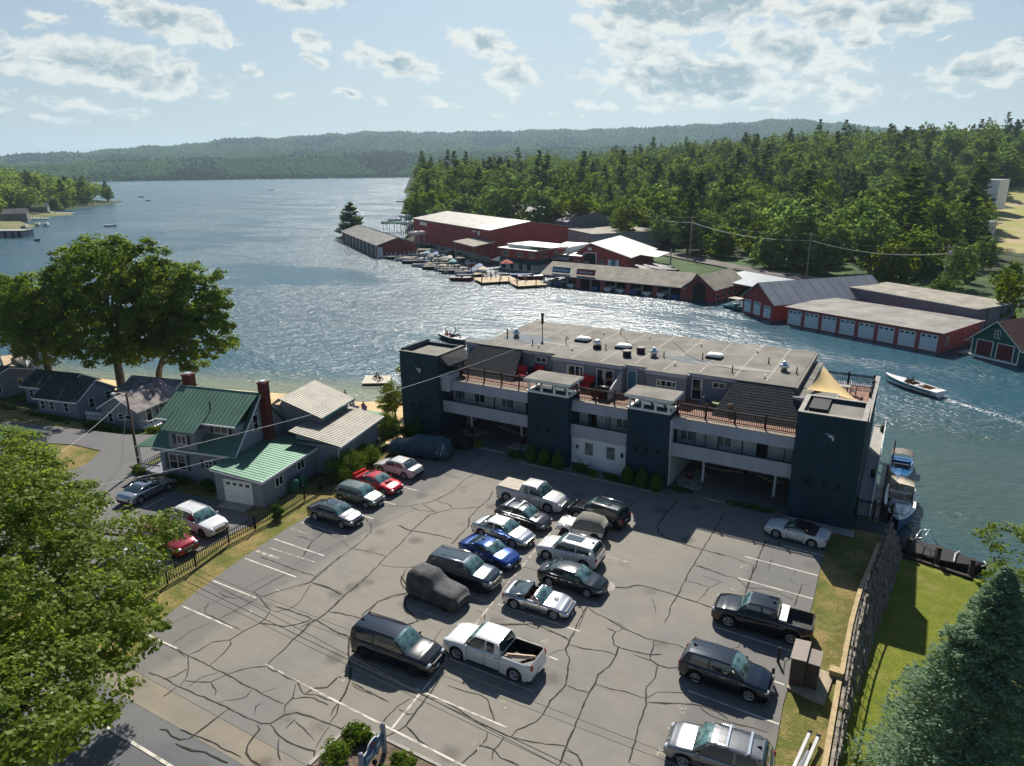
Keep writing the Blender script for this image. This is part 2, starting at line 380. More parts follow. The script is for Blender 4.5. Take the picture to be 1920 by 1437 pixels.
us = [-190+i*3 for i in range(40)]+[-70+i*1.25 for i in range(56)]+[-.12, .62, 1.2]+[2+i*1.5 for i in range(20)]+[36, 46, 60, 90]
ysg = [-25+i*5 for i in range(7)]+[8+i*1.25 for i in range(58)]
V = []; Fq = []; mi = []
for y in ysg:
    wx = interp(WALLX, y)
    for u in us: V.append((wx+u, y, ground_z(wx+u, y)))
nu = len(us)
for j in range(len(ysg)-1):
    for i in range(nu-1):
        a = j*nu+i; Fq.append((a, a+1, a+nu+1, a+nu)); x = (V[a][0]+V[a+1][0])/2; y = (ysg[j]+ysg[j+1])/2
        if us[i] > -.2: mi.append(1)
        elif x < -45 and (y > interp(SHORE, x)-7 or (-62 < x < -45 and y > 54)): mi.append(2)
        elif x < -43.5 and y > 41: mi.append(3)
        elif x < -43: mi.append(0)
        else: mi.append(0)
g = np_mesh('ground', V, Fq, [M_DRY, M_LAWN, M_SAND, M_WILD], mi, smooth=True); g['kind'] = 'structure'
# ---------------------------------------------------------------- asphalt sheets
LOT = [(-36.2, 17.9), (-21.5, 17.9), (-21.5, 20.9), (-15.9, 20.9), (-14.2, 17.9), (-2.4, 17.9), (-2.55, 28.5), (-2.8, 33), (-2.7, 43), (-2.9, 50.6), (-3.0, 53.4),
       (-6.1, 54.0), (-6.1, 71), (-45, 71), (-45, 55.5), (-41.2, 54.6), (-40.3, 48), (-39.9, 34), (-39.4, 29), (-38.6, 24.5), (-37.6, 20.3), (-36.1, 19.6)]
sheet('parking_lot', LOT, 0.0, M_ASPH)
sheet('verge', [(-46, 16.3), (0, 16.6), (0, 17.9), (-36.4, 17.9), (-46, 17.4)], -.012, M_VERGE)
sheet('road', [(-170, -12), (60, -12), (60, 16.6), (0, 16.6), (-46, 16.3), (-170, 15)], -.02, M_ROAD)
sheet('driveway', [(-43.1, 19.6), (-42.9, 33.5), (-49.2, 34.4), (-56, 33.2), (-61.5, 36.5), (-63, 41.2), (-66.3, 42.2), (-70.5, 39.9), (-75.8, 38.6), (-86, 36), (-110, 30), (-112, 27),
      (-86, 31.5), (-80, 32.8), (-72.6, 35.6), (-68.5, 36.0), (-66.5, 33.5), (-66, 28), (-70, 20), (-60, 17.6)], .0, M_ASPH2)
# ---------------------------------------------------------------- painted lines
lm = MB(); ly = MB()
def stripe(mb, a, b, w=.1, z=.008):
    a = Vector((a[0], a[1], 0)); b = Vector((b[0], b[1], 0)); d = (b-a).normalized(); n = Vector((-d.y, d.x, 0))*w/2
    mb.face([(a-n)[:2]+(z,), (b-n)[:2]+(z,), (b+n)[:2]+(z,), (a+n)[:2]+(z,)])
for y0, xa, xb in ((20.24, -37.4, -34.6), (23.15, -38.0, -33.3), (26.05, -38.8, -34.6), (29.1, -39.2, -34.1), (32.1, -39.5, -34.4), (35.0, -39.6, -35), (38.2, -39.6, -35), (41.0, -39.7, -35), (44.0, -39.8, -35)):
    stripe(lm, (xa, y0), (xb, y0+.05), .11)
stripe(ly, (-39.6, 33.87), (-37.8, 33.88)); stripe(ly, (-38.8, 31.0), (-34.3, 31.2)); stripe(ly, (-39.3, 30.2), (-37, 30.3), .25)
for y0, xa, xb in ((49.77, -5.6, -2.85), (46.85, -7.7, -2.85), (43.8, -7.55, -2.75), (40.75, -7.6, -2.75), (37.72, -7.6, -2.9), (34.63, -7.5, -3.0), (31.55, -7.4, -2.75), (28.49, -7.5, -2.7)):
    stripe(lm, (xa, y0), (xb, y0-.1), .11)
stripe(lm, (-24.3, 21.72), (-15.5, 21.52), .12); stripe(lm, (-15.5, 21.52), (-8, 21.4), .12); stripe(ly, (-29, 21.9), (-24.3, 21.72))
stripe(ly, (-21.6, 44), (-21.0, 36), .12); stripe(ly, (-21.0, 36), (-20.1, 27), .12); stripe(lm, (-20.1, 27), (-19.62, 21.7), .12)
for y0 in (24.5, 27.4, 30.3, 33.25, 36.2, 39.05, 42.0): stripe(ly, (-25.1, y0), (-21, y0-.1), .1); stripe(lm if y0 < 34 else ly, (-20.3, y0), (-14.6, y0+.05), .1)
stripe(lm, (-48, 14.55), (0, 14.9), .16)
for a, b in (((-53.3, 33.6), (-52.9, 29)), ((-50.3, 33.4), (-50.0, 28.9)), ((-56.4, 33.0), (-56, 28.8)), ((-47.5, 33), (-47, 29.0))): stripe(lm, a, b, .11)
for y0 in (22.3, 25.2, 28.1, 31.0): stripe(lm, (-48, y0), (-43.3, y0), .1)
struct('stall_lines', lm, M_LINE); struct('worn_stall_lines', ly, M_LINEY)
# stall numbers, read from the side of the stall
def text_mesh(body, size, ext=0.0, align='CENTER', font_scale=1.0):
    c = bpy.data.curves.new('letters', 'FONT'); c.body = body; c.size = size; c.extrude = ext; c.align_x = align; c.align_y = 'CENTER'; c.resolution_u = 3
    o = bpy.data.objects.new('letters', c); sc.collection.objects.link(o)
    dg = bpy.context.evaluated_depsgraph_get(); me = bpy.data.meshes.new_from_object(o.evaluated_get(dg))
    bpy.data.objects.remove(o); return me
nb = MB()
def flat_text(body, x, y, rz, size, mb, z=.010, dx=0):
    me = text_mesh(body, size); c, s_ = math.cos(rz), math.sin(rz); k = len(mb.v)
    for v in me.vertices: mb.v.append((x+v.co.x*c-v.co.y*s_, y+v.co.x*s_+v.co.y*c, z))
    for p in me.polygons: mb.f.append(tuple(k+i for i in p.vertices)); mb.mi.append(0); mb.sm.append(False)
    bpy.data.meshes.remove(me)
for t_, x, y, r_ in (('18', -24.9, 28.75, 90), ('20', -24.3, 23.2, 90), ('26', -15.95, 31.5, 90), ('28', -15.5, 25.85, 90), ('30', -15.3, 22.9, 90), ('33', -7.45, 42.4, -90), ('32', -7.5, 45.45, -90),
                     ('31', -7.53, 48.55, -90), ('30', -7.56, 51.6, -90), ('35', -7.45, 36.2, -90), ('37', -7.34, 30.0, -90), ('38', -7.32, 26.85, -90), ('17', -33.7, 24.75, 90), ('16', -34.05, 27.6, 90), ('103', -51.2, 33.0, 8)):
    flat_text(t_, x, y, R(r_), .62, nb)
struct('stall_numbers', nb, M_LINEY)
# ---------------------------------------------------------------- sealed cracks (traced where they run on the lot)
CR = {'A': (560, 820, 3.097), 'B': (620, 1080, 3.84), 'C': (1220, 1060, 3.812), 'E': (260, 1160, 4.364), 'F': (380, 980, 6.53), 'H': (1340, 1000, 7.185), 'G': (1060, 920, 3.66), 'I': (1020, 1160, 3.437)}
CRACKS = {'A': """1130,310 1105,360 1040,415 990,470 985,520 930,575 885,625;1070,185 960,250 890,315 800,365 750,380 640,400 510,400;800,370 870,390 900,415 1000,410 1050,405;900,415 800,440 760,450 660,540 600,610 510,690 465,740 370,840 265,920 150,1030 100,1065 0,1110;380,465 420,510 420,550 370,600 310,645 200,730 75,840 0,870;310,645 400,665 510,690;75,845 160,875 260,920;465,740 560,755 660,755 720,735 760,710;660,755 690,800 700,815;625,765 595,820 600,860 640,900 640,930 610,960 640,1010 690,1065 640,1090 615,1115;641,905 540,930 460,955 380,1045 370,1060;185,1015 260,1030 370,1055;575,510 640,540 760,560 890,590;240,595 300,640;160,545 80,600 30,690;820,205 950,245;720,390 770,420 800,440;1290,750 1400,780;1160,1085 1300,1085 1400,1115;1030,1005 1080,1030 1080,1065;1120,350 1160,355;640,400 700,425 800,435""",
'B': """505,0 550,70 565,150 530,190 560,260 640,325 545,350 525,385;0,235 120,125 260,0;230,310 230,280 340,185 450,140 560,120;0,260 80,270 220,305;1190,340 1250,355 1440,345 1550,380 1660,430 1720,470;1845,215 1780,340 1720,470 1690,530 1720,600 1690,790 1580,900 1530,1000 1480,1050 1340,1110 1300,1160;1690,530 1620,545 1565,575;800,380 750,450 735,510;820,690 740,810 680,890 600,1000 540,1080 500,1110 390,1160;580,880 480,940 400,1020 350,1100;700,880 780,885 860,930 960,990 1060,1060 1180,1110 1260,1150 1420,1190 1560,1215 1690,1225;490,960 560,1000 600,990;540,1080 600,1140 640,1190 720,1240;840,790 960,830 1080,860 1130,890 1150,960 1180,1050;1250,1160 1210,1220 1170,1260 1160,1330;1130,1130 1120,1180 1080,1220 1030,1280 920,1370;1085,1225 1170,1250 1220,1310 1300,1340 1360,1370;0,380 60,420 130,440 125,560 140,640 140,740 110,820 60,910 20,960 0,1010;140,460 190,440;150,770 240,820 340,870 420,910;1700,1240 1780,1290 1810,1370""",
'E': """60,130 200,200 390,300 560,380 720,460 900,560 1060,640 1190,700;400,300 480,270 600,195 750,175 860,105 990,40 1040,0;750,180 755,210 700,280 580,385;280,210 430,100 600,30;400,310 410,400 380,500 340,550;310,250 380,320;80,440 220,495 310,550 430,600 640,690 780,760 900,820 1000,860 1080,860 1190,790 1290,770 1400,800 1520,850 1700,915;220,495 300,470 370,430 400,410;380,510 480,520 590,520 720,460 880,410 1040,390 1160,280 1290,150 1400,40;1400,40 1440,10 1530,60 1620,110 1720,150 1720,320;990,40 1090,50 1200,65 1310,45 1400,20;1050,395 1100,430 1160,440 1220,490 1300,515 1330,590 1350,620;1350,620 1440,570 1540,565 1620,490 1730,455;1350,620 1450,625 1530,660 1620,680;1250,660 1350,645 1440,655 1550,710;1190,780 1200,710 1260,650 1285,540;1740,380 1730,500 1690,620 1640,700 1620,780 1560,860;1740,540 1820,590 1915,630;660,690 720,670 800,665 880,640 930,580;400,560 500,490 650,440;1000,610 1130,570;970,870 990,910 930,980 890,1040 880,1100 920,1160 1000,1205;1080,870 1150,960 1220,1010 1330,1055 1440,1085 1430,1205;1560,890 1500,970 1450,1060;1270,830 1350,900 1440,1000;340,905 440,950 600,1010 720,1080 840,1135;730,745 600,840 470,940 410,985;170,905 230,910 270,960 340,990 410,980;300,1020 440,1080 540,1090 640,1140 730,1180;200,640 310,560;1150,980 1140,1080 1160,1160;590,520 610,560 635,590 625,630;940,790 960,720 1010,690;1200,900 1280,820""",
'F': """1110,590 1060,610 900,690 800,750 620,850 700,920 830,1080 760,1180 700,1230 500,1330 340,1437;700,920 900,850 1050,810 1200,760 1310,730 1440,610 1700,400;1310,730 1430,760 1550,800 1700,880;700,420 900,490 1100,570 1380,660;1320,760 1260,860 1210,950 1120,1030 1020,1070 860,1100;890,1030 1040,1070 1180,1120 1280,1150 1340,1190;1700,940 1540,1090 1400,1190 1340,1190 1120,1260 980,1275 840,1250 710,1230;1540,1095 1700,1115;1410,1200 1500,1260 1600,1330 1700,1370;1300,1210 1310,1270 1200,1360 1120,1430;1500,110 1340,230 1270,330 1230,420;20,1090 60,1130 200,1190 490,1330;20,1090 60,1010 70,970;180,1190 400,1080 660,940;1160,165 1340,215;200,850 280,910 400,930 560,880""",
'C': """320,0 420,30 500,70 610,90 690,160 820,170 920,200 1020,250;740,0 715,90 670,210;0,985 150,990 300,995 380,1010 480,1050 560,1110;350,1010 420,1070 520,1110 700,1155 850,1200;570,600 620,590 650,540;1040,640 960,690 950,760""",
'H': """690,95 640,220 580,360 555,460 500,560 460,680 400,830;0,260 180,310 380,380 555,435;1100,490 1070,570;1290,700 1180,690 1150,780 1110,870 1080,990;770,350 740,450 720,500;1010,610 1050,660 1110,700;870,100 850,180""",
'G': """1085,150 1070,200 1033,255 1000,310 945,400 890,500 835,580 825,615 770,720 720,800 710,860 680,910;770,70 680,170 630,250 640,290 700,330 800,365 935,405 1098,450;510,50 425,125;890,515 980,545 1098,580;825,618 900,635 990,665;940,585 1070,628 990,665;990,665 950,720 895,765;330,665 400,665 500,650 560,660 700,700 770,725 895,765 1020,810;330,668 420,674 470,655;105,785 120,840 150,800;150,800 120,870 90,950;150,800 220,850 310,890 380,920 420,950;600,740 620,840;300,10 250,60""",
'I': """0,75 80,95 165,135;165,170 250,195 380,208 460,235;405,60 460,85 440,120 450,170 480,185 465,235 420,310 350,360 330,420 290,480 230,620 145,825 100,945;405,0 510,65 620,110 660,130 705,138 770,155 860,170 920,200;510,65 460,90;480,185 570,210 690,235 760,230;705,138 708,175 685,235 685,265;575,230 690,270 735,300 800,320 890,310;735,300 718,380 660,440 655,520 660,560 620,660 600,740 545,930;335,425 430,455 520,470 650,515;655,520 730,475 800,475 920,480;140,430 210,460 290,480;0,810 60,812 140,825;145,850 210,880 240,920 250,952;545,930 620,952;665,540 780,545 830,545"""}
cb = MB(); rng = random.Random(4)
for key, txt in CRACKS.items():
    ox, oy, s_ = CR[key]
    for ln in txt.split(';'):
        pts = []
        for q in ln.split():
            a, b = q.split(','); p = at(ox+float(a)/s_, oy+float(b)/s_); pts.append(Vector((p.x, p.y, 0)))
        fine = []
        for a, b in zip(pts[:-1], pts[1:]):
            n = max(1, int((b-a).length/.3))
            for i in range(n):
                p = a.lerp(b, i/n); j = .035 if i else .0; fine.append(Vector((p.x+rng.uniform(-j, j), p.y+rng.uniform(-j, j), 0)))
        fine.append(pts[-1]); w0 = rng.uniform(.032, .055)*(1.0 if len(pts) > 3 else .7)
        L_, R_ = [], []
        for i, p in enumerate(fine):
            d = fine[min(i+1, len(fine)-1)]-fine[max(0, i-1)]; n = Vector((-d.y, d.x, 0)).normalized()*w0*rng.uniform(.6, 1.35)*(.5 if i in (0, len(fine)-1) else 1)
            zz = .004+len(cb.f)*1e-7; L_.append((p.x+n.x, p.y+n.y, zz)); R_.append((p.x-n.x, p.y-n.y, zz))
        k = len(cb.v); cb.v += L_+R_; m_ = len(fine)
        for i in range(m_-1): cb.f.append((k+i, k+m_+i, k+m_+i+1, k+i+1)); cb.mi.append(0); cb.sm.append(False)
struct('asphalt_cracks', cb, M_TAR)
mh = MB(); mh.lathe([(.55, 0), (.55, .006)], (-14.96, 38.5, .0), 20); mh.lathe([(.34, .006), (.34, .012)], (-14.96, 38.5, 0), 18, m=1)
tag(mh.build('manhole_cover', [M_CONC, mat('cast_iron', (.12, .11, .10), .6, .3)]), 'round iron manhole cover in a pale concrete collar in the lot', 'manhole')
# ---------------------------------------------------------------- motel (balcony block with four blue towers)
M_NAVY = mat('navy_stucco', (.018, .044, .066), .8, var=.1, scale=.8, bump=.25, bscale=30, streak=.35)
M_CLAP = mat('grey_clapboard', (.42, .42, .46), .75, var=.05, scale=1.0, streak=.3)
M_WALLG = mat('grey_siding', (.21, .22, .25), .8, var=.06, scale=1.2, streak=.3)
M_WHITE = mat('white_trim', (.78, .78, .76), .6, var=.04, scale=1)
M_WPANEL = mat('white_panel', (.58, .58, .56), .7, var=.05, scale=1, streak=.25)
M_DTRIM = mat('dark_teal_trim', (.015, .035, .045), .6, var=.1, scale=1)
M_BROWN = mat('brown_rail', (.055, .032, .028), .5, var=.1, scale=2)
M_TANRAIL = mat('tan_cap_rail', (.45, .34, .26), .6, var=.08, scale=2)
M_GLASS = mat('dark_glass', (.012, .018, .022), .06, var=.3, scale=.6, spec=.8)
M_GLASSW = mat('curtained_glass', (.20, .21, .20), .15, var=.25, scale=1.3, spec=.7)
M_BDOOR = mat('blue_door', (.09, .20, .27), .5, var=.05, scale=1)
M_ROOF = mat('roof_membrane', (.19, .178, .155), .85, var=.2, scale=.35, bump=.15, bscale=12, detail=8)
M_SEAM = mat('roof_seam', (.27, .25, .22), .8, var=.1, scale=1.2)
M_SHING = mat('charcoal_shingle', (.050, .055, .058), .9, var=.25, scale=5, bump=.3, bscale=14, streak=.3)
M_DECK = mat('deck_boards', (.25, .13, .09), .7, var=.25, scale=2.5)
M_GRAVEL = mat('roof_gravel', (.40, .36, .28), .9, var=.35, scale=6, bump=.6, bscale=20)
M_METAL = mat('galvanised_metal', (.70, .71, .72), .32, .85, var=.08, scale=3)
M_BLACK = mat('black_metal', (.018, .018, .02), .45, var=.1, scale=2)
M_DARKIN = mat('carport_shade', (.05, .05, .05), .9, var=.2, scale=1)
M_WATERY = mat('wet_roof', (.16, .17, .16), .05, var=.1, scale=1)
M_ROCK = mat('white_stone_bed', (.44, .40, .33), .95, var=.35, scale=3.5, bump=.9, bscale=10)
M_TOWROOF = mat('tower_roof', (.20, .19, .165), .85, var=.12, scale=.8)
motel = thing('motel', 'long three storey grey motel with four dark blue towers and a flat roof', 'motel', (-23, 55, 0))
def P(name, mb, mats, root=motel, lab=None):
    o = mb.build(name, mats, parent=root, loc=(-root.location.x, -root.location.y, -root.location.z))
    if lab: o['label'] = lab
    return o
def sub(name, mb, mats, par):      # sub-part: the parent part already carries the offset
    return mb.build(name, mats, parent=par)
# towers
for (x0, x1, y1, zt, kind) in ((-44.85, -40.05, 59.6, 8.95, 'end'), (-29.85, -25.65, 57.2, 6.85, 'mid'), (-19.95, -16.2, 57.2, 6.85, 'mid'), (-6.25, -1.5, 59.6, 8.85, 'end')):
    b = MB(); y0 = 54.75; b.box(x0, x1, y0, y1, 0, zt-(.35 if kind == 'end' else .0))
    if kind == 'end':
        w = .3
        b.box(x0, x1, y0, y0+w, zt-.35, zt); b.box(x0, x0+w, y0+w, y1, zt-.35, zt+(.25 if x0 < -40 else 0)); b.box(x0+w, x1, y1-w, y1, zt-.35, zt); b.box(x1-w, x1, y0+w, y1-w, zt-.35, zt)
    t = P('tower', b, [M_NAVY])
    if kind == 'end':
        c = MB(); c.slab([(x0+.3, y0+.3, zt-.3), (x1-.3, y0+.3, zt-.3), (x1-.3, y1-.3, zt-.3), (x0+.3, y1-.3, zt-.3)], .04); sub('tower_roof', c, M_TOWROOF, t)
        c = MB(); w = .34
        for q in ((x0-.02, x1+.02, y0-.02, y0+w), (x0-.02, x0+w, y0+w, y1), (x1-w, x1+.02, y0+w, y1)): c.box(*q, zt+.002, zt+.05)
        if x0 > -40: c.box(x0+w, x1-w, y1-w, y1+.02, zt+.002, zt+.05)
        sub('coping', c, M_CONC if x0 > -40 else M_TOWROOF, t)
        if x0 > -40:
            c = MB(); c.box(x0+.55, x0+1.9, y0+1.6, y1-.35, zt-.29, zt-.05); sub('roof_hatch', c, M_BLACK, t)  # black box stands in for the shade inside the tower roof's notch
    cx_ = (x0+x1)/2
    if kind == 'end':
        c = MB(); fx = -42.5 if x0 < -40 else -3.84; c.box(fx-.04, fx+.28, y0-.3, y0-.003, 7.30, 7.42); c.box(fx+.2, fx+.3, y0-.3, y0-.003, 7.05, 7.42); c.bar((fx-.3, y0-.1, 7.5), (fx+.1, y0-.2, 7.36), .03); sub('floodlight', c, M_WHITE, t)
    for k in (-1, 0, 1):
        c = MB(); lx = cx_+k*1.06; c.box(lx-.09, lx+.09, y0-.06, y0-.003, 3.12, 3.5); c.lathe([(.05, 3.1), (.13, 3.2), (.13, 3.42), (.06, 3.55)], (lx, y0-.17, 0), 8); sub('wall_lamp', c, M_BLACK, t)
    if kind == 'mid':
        pv = MB(); pv.box(x0-.06, x1+.06, y0-.06, y0+.18, 6.852, 7.0); pv.box(x0-.06, x0+.18, y0+.18, y1, 6.852, 7.0); pv.box(x1-.18, x1+.06, y0+.18, y1, 6.852, 7.0)
        for i in range(4):
            xx = x0+.15+i*(x1-x0-.3)/3; pv.box(xx-.09, xx+.09, y0+.0, y0+.14, 7.0, 7.98)
            pv.box(xx-.09, xx+.09, y1-.1, y1+.06, 6.4, 7.98)
        pv.box(x0, x1, y0, y0+.14, 7.8, 7.98); pv.box(x0, x0+.14, y0+.14, y1, 7.8, 7.98); pv.box(x1-.14, x1, y0+.14, y1, 7.8, 7.98)
        pv.bar((x0+.15, y0+.1, 7.0), (x0+.9, y0+1.2, 7.45), .05, 4)
        pp = P('pavilion', pv, M_WHITE)
        c = MB(); c.box(x0-.28, x1+.28, y0-.3, y1+.3, 7.982, 8.18); r_ = sub('pavilion_eave', c, M_WHITE, pp)
        c = MB(); c.box(x0-.26, x1+.26, y0-.28, y1+.28, 8.183, 8.21); sub('pavilion_roof', c, M_ROOF, pp)
# storey 1-2 bands, balconies
def clap(b, x0, x1, y, z0, z1, m=0, slant=0.0, step=.13):
    n = max(1, int(round((z1-z0)/step))); h = (z1-z0)/n
    for i in range(n):
        za, zb = z0+i*h, z0+(i+1)*h; ya = y+slant*(i/n); yb = y+slant*((i+1)/n)
        b.hexa([(x0, ya-.025, za), (x1, ya-.025, za), (x1, ya+.1, za), (x0, ya+.1, za)], [(x0, yb, zb), (x1, yb, zb), (x1, yb+.1, zb), (x0, yb+.1, zb)], m)
WINS = {1: [(-39.2, 'w'), (-36.8, 'w2'), (-33.6, 'w'), (-31.0, 'd')], 2: [(-24.3, 'd'), (-21.3, 'w'), (-22.9, 'b')], 3: [(-15.3, 'w'), (-12.1, 'w'), (-9.0, 'd'), (-13.7, 'b'), (-7.2, 'b')]}
def window(root, x, y, z, w, h, off=(0, 0, 0), frame=M_WHITE, glass=M_GLASS, mull=1, name='window', axis='y', bars=0, face=-1, sill=False):
    """frame proud of a wall that faces -y (axis y) or +-x (axis x), pane as sub-part"""
    f = MB(); t = .07; d = .05
    def bx(b, u0, u1, v0, v1, d0, d1):
        if axis == 'y': b.box(u0, u1, y+min(face*d0, face*d1), y+max(face*d0, face*d1), v0, v1)
        else: b.box(x+min(face*d0, face*d1), x+max(face*d0, face*d1), u0, u1, v0, v1)
    c = x if axis == 'y' else y
    bx(f, c-w/2, c+w/2, z, z+t, .004, d); bx(f, c-w/2, c+w/2, z+h-t, z+h, .004, d); bx(f, c-w/2, c-w/2+t, z+t, z+h-t, .004, d); bx(f, c+w/2-t, c+w/2, z+t, z+h-t, .004, d)
    for i in range(mull): xx = c-w/2+(i+1)*w/(mull+1); bx(f, xx-t/2, xx+t/2, z+t, z+h-t, .004, d-.002)
    for i in range(bars): zz = z+(i+1)*h/(bars+1); bx(f, c-w/2+t, c+w/2-t, zz-.02, zz+.02, .004, d-.006)
    fo = f.build(name, frame, parent=root, loc=off); p = MB(); bx(p, c-w/2+t*.5, c+w/2-t*.5, z+t*.5, z+h-t*.5, .003, .02)
    p.build('pane', glass, parent=fo); return fo
OFF = (23, -55, 0)
for seg, (x0, x1) in ((1, (-40.05, -29.85)), (2, (-25.65, -19.95)), (3, (-16.2, -6.25))):
    b = MB(); b.box(x0, x1, 55.52, 57.4, 2.98, 3.12); b.box(x0, x1, 55.42, 55.53, 2.95, 4.18)
    for i in range(1, 5): xx = x0+(x1-x0)*i/5; b.box(xx-.02, xx+.02, 55.405, 55.42, 2.95, 4.15)
    P('balcony', b, M_WPANEL if seg == 9 else M_CLAP)
    c = MB(); n = 5 if seg != 2 else 3
    c.box(x0, x1, 55.40, 55.54, 4.182, 4.27)
    for i in range(n+1):
        xx = x0+.08+(x1-x0-.16)*i/n; c.box(xx-.06, xx+.06, 55.43, 55.53, 4.27, 5.44)
    P('balcony_rail', c, M_DTRIM)
    b = MB(); clap(b, x0, x1, 55.45, 5.45, 6.36, slant=.22); b.box(x0, x1, 55.62, 61, 5.45, 5.6); P('fascia_band', b, M_CLAP)
    b = MB(); b.box(x0, x1, 57.3, 57.45, 3.12, 5.45); P('balcony_wall', b, M_WPANEL)
    for (wx_, k) in WINS[seg]:
        if k == 'b': c = MB(); c.box(wx_-.03, wx_+.03, 57.25, 57.3, 3.3, 5.0); P('pilaster', c, M_DTRIM); continue
        if k == 'd': window(motel, wx_, 57.3, 3.15, .85, 2.0, OFF, M_DTRIM, M_GLASS, 0, 'door')
        else: window(motel, wx_, 57.3, 3.85, 1.3, 1.05, OFF, M_WHITE, M_GLASSW if k == 'w' else M_GLASS, 1)
    # deck top and gravel strip
    b = MB(); b.box(x0, x1, 55.72, 56.25, 6.30, 6.38); P('gravel_strip', b, M_GRAVEL)
    b = MB(); b.box(x0, x1, 55.62, 55.72, 6.36, 6.42); P('deck_edge', b, M_TANRAIL)
b = MB()
for i in range(34): y = 56.26+i*.148; b.box(-42.0, -1.6, y, y+.138, 6.30, 6.40)
for i in range(60): y = 61.3+i*.19; b.box(-7.4, -1.6, y, y+.18, 6.30, 6.40)
for i in range(70): y = 60+i*.19; b.box(-42.2, -39.5, y, y+.18, 6.28, 6.36)
P('roof_deck', b, M_DECK)
b = MB(); b.box(-45, -1.62, 59.7, 74, 2.98, 6.27); b.box(-45, -29.9, 57.45, 59.7, 2.98, 6.27); b.box(-25.6, -20, 57.45, 59.7, 2.98, 6.27); b.box(-16.1, -6.3, 57.45, 59.7, 2.98, 6.27)
b.box(-25.6, -20, 57.46, 70, .02, 2.98); b.box(-45, -1.62, 69.6, 74, -3.4, 2.98); b.box(-29.8, -25.7, 57.3, 70, 0.02, 2.95); b.box(-19.9, -16.3, 57.3, 70, 0.02, 2.95)
P('main_block', b, M_WALLG)
b = MB(); b.box(-44.8, -44.6, 59.7, 69.6, .02, 2.98); b.box(-40.25, -40.06, 55.6, 62, 0.02, 2.95); b.box(-6.24, -6.1, 57.5, 69, 0.02, 2.95); b.box(-16.19, -16.05, 55.2, 62, .02, 2.95); b.box(-16.19, -16.04, 55.0, 55.6, 2.95, 6.3); b.box(-1.75, -1.6, 59.7, 69.6, -3.4, 2.98)
P('carport_wall', b, M_WPANEL)
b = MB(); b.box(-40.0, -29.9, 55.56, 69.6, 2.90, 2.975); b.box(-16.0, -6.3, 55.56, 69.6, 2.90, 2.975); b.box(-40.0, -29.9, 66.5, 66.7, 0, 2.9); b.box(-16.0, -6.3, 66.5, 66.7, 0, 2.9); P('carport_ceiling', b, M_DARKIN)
for x in (-38.2, -32.2, -13.8, -7.75):
    b = MB(); b.lathe([(.13, 0), (.11, .1), (.10, 2.9)], (x, 57.8, 0), 10); b.box(x-.5, x-.05, 57.0, 57.4, 2.55, 2.9); P('post', b, M_WHITE)
for x in (-36.8, -12.9):
    b = MB(); b.lathe([(.11, 0), (.10, 2.9)], (x, 62.5, 0), 10); P('post', b, M_WHITE)
# ground floor room between the middle towers
b = MB(); b.box(-25.64, -19.96, 55.6, 57.3, .02, 2.95); P('ground_floor_wall', b, M_WHITE)
for x in (-23.85, -21.7): window(motel, x, 55.6, 1.25, .95, 1.35, OFF, M_WHITE, M_GLASSW, 0)
for x in (-25.0, -20.6):
    c = MB(); c.lathe([(.03, 1.75), (.11, 1.85), (.11, 2.1), (.03, 2.2)], (x, 55.48, 0), 8); c.box(x-.03, x+.03, 55.5, 55.6, 1.9, 2.05); P('wall_lamp', c, M_BLACK)
# third storey
walls = [(-34.0, -30.0, 61.45), (-29.95, -22.6, 60.3), (-22.6, -20.25, 60.95), (-20.25, -16.5, 60.2), (-16.5, -12.35, 61.1)]
b = MB(); xs = -34.0
for (xa, xb, y) in walls: b.box(xa, xb, y, 74.1, 6.402, 8.6)
b.box(-39.3, -34.0, 61.4, 74.1, 6.402, 8.6); b.box(-12.35, -7.55, 61.0, 74.1, 6.402, 8.6); b.box(-41.0, -39.3, 61.5, 62.2, 6.402, 8.6)
b.box(-7.55, -4.35, 60.2, 62.4, 6.402, 8.3); b.box(-7.55, -6.65, 62.4, 72.4, 6.402, 8.3)
w3 = P('third_storey_wall', b, M_WALLG)
fas = MB(); segs = [(-41.15, -39.35, 61.3), (-39.35, -34.0, 61.15), (-34.0, -30.05, 61.15), (-30.05, -22.6, 60.05), (-22.6, -20.3, 60.7), (-20.3, -16.5, 59.95), (-16.5, -12.3, 60.85), (-12.3, -7.45, 60.75)]
for (xa, xb, y) in segs: fas.box(xa, xb, y, y+.3, 8.602, 8.86)
for i in range(2, len(segs)-1):
    ya, yb = segs[i][2], segs[i+1][2]; xx = segs[i][1]
    if abs(ya-yb) > .05: fas.box(xx-.12, xx+.12, min(ya, yb)+.3, max(ya, yb)-.002, 8.602, 8.858)
P('roof_fascia', fas, M_CLAP)
rf = MB(); top = []
for (xa, xb, y) in segs[1:]: top += [(xa+.001*0, y+.0), (xb, y+.0)]
rf.prism(top+[(-7.45, 74.3), (-39.35, 74.3)], 8.862, 8.93, 0); rf.box(-41.15, -39.36, 61.3, 62.6, 8.862, 8.92); rf.box(-7.44, -7.2, 60.75, 74.0, 8.5, 8.90)
P('flat_roof', rf, M_ROOF)
b = MB()
for x in (-37.3, -34.3, -31.2, -28.1, -25.0, -21.9, -18.8, -15.7, -12.6, -9.9): b.box(x-.11, x+.11, 61.5 if x < -30 or x > -16 or -22.6 < x < -20.3 else 60.5, 74.2, 8.933, 8.942)
b.box(-39.3, -7.5, 65.9, 66.02, 8.9335, 8.9405); P('roof_seams', b, M_SEAM)
